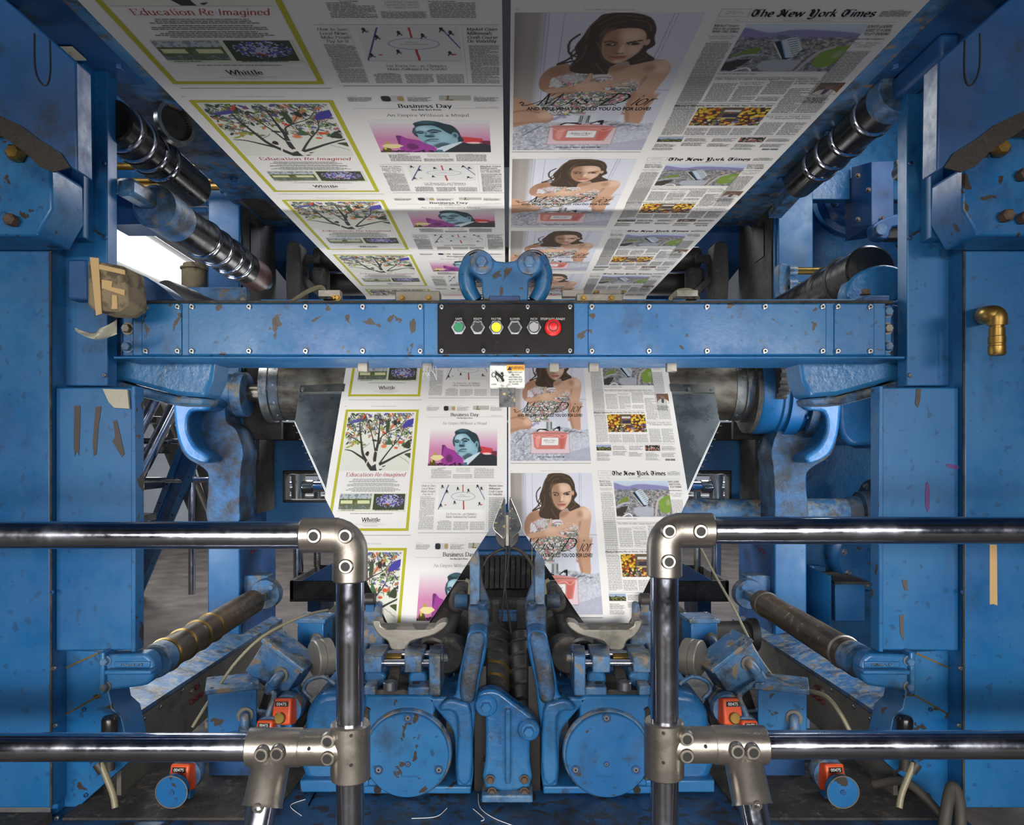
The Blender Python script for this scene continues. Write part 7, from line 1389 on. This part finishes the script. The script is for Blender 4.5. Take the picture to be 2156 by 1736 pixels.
tag(MB().tube([W(1985, 1760, 1.75), W(1995, 1690, 1.78), W(2006, 1655, 1.8), W(2020, 1690, 1.78), W(2022, 1760, 1.75)], .014, 12).build('thick_hose', 'cable'), 'dusty hose loop at the foot of the right frame', 'hose')
for i, L in enumerate(([(640, 1700), (604, 1676), (628, 1660)], [(870, 1706), (920, 1702), (940, 1682)], [(1004, 1646), (1010, 1680), (1040, 1705), (1090, 1726)], [(996, 1684), (1020, 1706), (1014, 1712)])):
    tag(MB().tube([Vector((W(x, y, 1.9).x, 1.9 - (y - 1690) * .0022, CZ - .938)) for x, y in L], .0009, 6).build('paper_thread', 'white'), ('bent white paper thread on the bed below the left tee fitting', 'short white paper thread below the left round cover', 'long white paper thread in front of the centre bracket', 'small forked paper thread left of the centre bracket')[i], 'paper thread')
# ================================================================ wall fittings on the frames
bf = thing('brass_coupling', W(2098, 700, 1.78), 'brass elbow and quick coupling sticking out of the right frame', 'coupling')
c = W(2076, 662, 1.74); MB().tube([W(2070, 664, 1.86), W(2080, 662, 1.76), W(2098, 664, 1.74), W(2099, 684, 1.74)], .022, 20, rs=(.022, .021)).build('elbow', 'brass', bf)
MB().lathe(W(2099, 680, 1.74), W(2099, 748, 1.74), [(0, .021), (.04, .021), (.05, .015), (.15, .015), (.16, .017), (.4, .017), (.42, .0185), (.62, .0185), (.64, .0172), (.70, .0172), (.72, .0185), (.95, .0185), (1, .016)], 32).build('coupling_body', 'brass', bf)
tag(MB().prism([W(x, y, 1.858) for x, y in ((2084, 1146), (2099, 1146), (2100, 1274), (2092, 1271), (2084, 1272))], (0, .003, 0)).build('tape_strip', 'tan_tape'), 'long tan tape strip hanging on the right frame below the rail', 'tape')
tag(MB().box((-1.6, 1.50, 0), (-1.14, 1.855, CZ - .915)).build('step_block', 'soot', bevel=.006), 'dusty dark step block at the foot of the left frame', 'block')
# ================================================================ front guard rails
RD = 1.33; RR = .0248
for s in (-1, 1):
    w = LR(s); side = 'left' if s < 0 else 'right'; dy = 0 if s < 0 else -10
    g = thing('guard_rail', w(737, 2300, RD), 'polished tube guard rail across the front %s, with corner elbow and tee' % side, 'guard rail')
    px = 737; yt = 1126 + dy; ym = 1572 if s < 0 else 1567
    zt_, zm = w(0, yt, RD).z, w(0, ym, RD).z; xp = w(px, 0, RD).x
    MB().cyl((s * 2.6, RD, zt_), w(650, yt, RD), RR, 48).build('top_rail', 'chrome', g)
    MB().cyl((s * 2.6, RD, zm), w(560, ym, RD), RR, 48).build('mid_rail', 'chrome', g)
    MB().cyl((xp, RD, 0), (xp, RD, zt_ - .04), RR, 48).build('post', 'chrome', g)
    br0 = Vector((w(573, 0, RD).x, RD - .01, zm - .03)); br1 = Vector((w(480, 0, 1.2).x, 1.12, zm - .42)); dr_ = (br1 - br0).normalized()
    MB().cyl(br0 + dr_ * .03, br0 + dr_ * 1.0, RR, 40).build('brace', 'chrome', g)
    fs = .0315
    o = MB().lathe(w(634, yt, RD), w(712, yt, RD), [(0, fs - .004), (.05, fs), (1, fs)], 40)
    arcp = [Vector((xp - s * -.034 * (1 - math.cos(a)) , RD, zt_ - .034 * (1 - math.cos(0)))) for a in (0,)]
    ph = [w(700, yt, RD)] + [Vector((xp + s * .030 - s * .030 * math.sin(a), RD, zt_ - .030 + .030 * math.cos(a))) for a in [k * math.pi / 12 for k in range(7)]] + [Vector((xp, RD, zt_ - .05))]
    o.tube(ph, fs, 40, 1); o.lathe(Vector((xp, RD, zt_ - .03)), Vector((xp, RD, w(0, yt + 97, RD).z)), [(0, fs), (.95, fs), (1, fs - .003)], 40)
    el = o.build('elbow_fitting', 'fitting', g)
    def setscrew(x, y, yd=RD - fs, n=Vector((0, -1, 0)), par=None):
        p = w(x, y, yd) if not isinstance(x, Vector) else x
        k_ = MB().lathe(p + n * -.010, p + n * .003, [(0, .014), (.7, .0135), (1, .0115)], 28).build('set_screw', 'fitting', par); MB().ring(p + n * .0025, p + n * .0042, .0105, .0082, 28).build('screw_rim', 'fitting', par); MB().cyl(p + n * .0005, p + n * .0036, .0084, 24).build('screw_socket', 'socket', par)
    for x, y in ((661, yt + 2), (727, yt + 2), (728, yt + 66)): setscrew(x, y, par=el)
    tee = MB().lathe(w(px + 1, ym - 52, RD), w(px + 1, ym + 66, RD), [(0, .0325), (.03, .0355), (.97, .0355), (1, .0325)], 44).lathe(w(634, ym, RD), w(px, ym, RD), [(0, fs), (1, fs)], 40).build('tee_fitting', 'fitting', g)
    for y in (ym - 12, ym + 24): setscrew(690, y, par=tee)
    for x, y in ((739, ym - 24), (739, ym + 38), (650, ym + 4)): p = w(x, y, RD - .0352 if x > 700 else RD - fs); MB().cyl(p + Vector((0, .004, 0)), p + Vector((0, -.001, 0)), .003, 12).build('pin_hole', 'socket', tee)
    sw = MB().lathe(w(523, ym, RD), w(636, ym, RD), [(0, .029), (.03, .0335), (.97, .0335), (1, .0315)], 44)
    sw.lathe(br0 - dr_ * .015, br0 + dr_ * .066, [(0, .026), (.2, .0335), (.93, .0335), (1, .0355)], 44); sv = sw.build('swivel_fitting', 'fitting', g)
    for x, y in ((552, ym + 14), (585, ym + 12)): setscrew(w(x, y, RD - .036) + Vector((0, -.004, 0)), 0, par=sv)
    p = br0 + dr_ * .045; MB().ring(p + Vector((0, -.030, -.006)), p + Vector((0, -.038, -.008)), .0095, .0055, 20).build('side_screw', 'fitting', sv)

# ---------------------------------------------------------------- shared groups
GROUPS = {'junction_box': 'blue junction boxes around the folders', 'position_counter': 'orange position counters by the folders', 'oiled_roller': 'low oiled rollers along the frames', 'telescopic_roller': 'black rollers above the beam',
          'folder_housing': 'folder gear housings', 'guard_rail': 'front guard rails', 'far_guard_rail': 'guard rails behind the press', 'paper_web': 'newsprint webs', 'paper_thread': 'paper threads on the bed', 'hanging_tab': 'steel tabs under the beam',
          'guide_rod': 'guide rods above the beam', 'side_frame': 'press side frames', 'rear_column': 'rear columns', 'overhead_beam': 'overhead side beams', 'clevis_bracket': 'clevis brackets on the housings', 'crescent_guide': 'crescent guides under the noses',
          'former_board': 'former boards', 'nose_guard': 'teardrop guards at the seam', 'ringed_roll': 'ringed rolls behind the centre bracket', 'adjusting_wheel': 'adjusting wheels', 'ink_roller': 'ink rollers behind the webs', 'air_hose': 'milky air hoses', 'cable': 'cables'}
for o in bpy.data.objects:
    k = o.name.split('.')[0]
    if o.parent is None and k in GROUPS and 'category' in o: o['group'] = GROUPS[k]
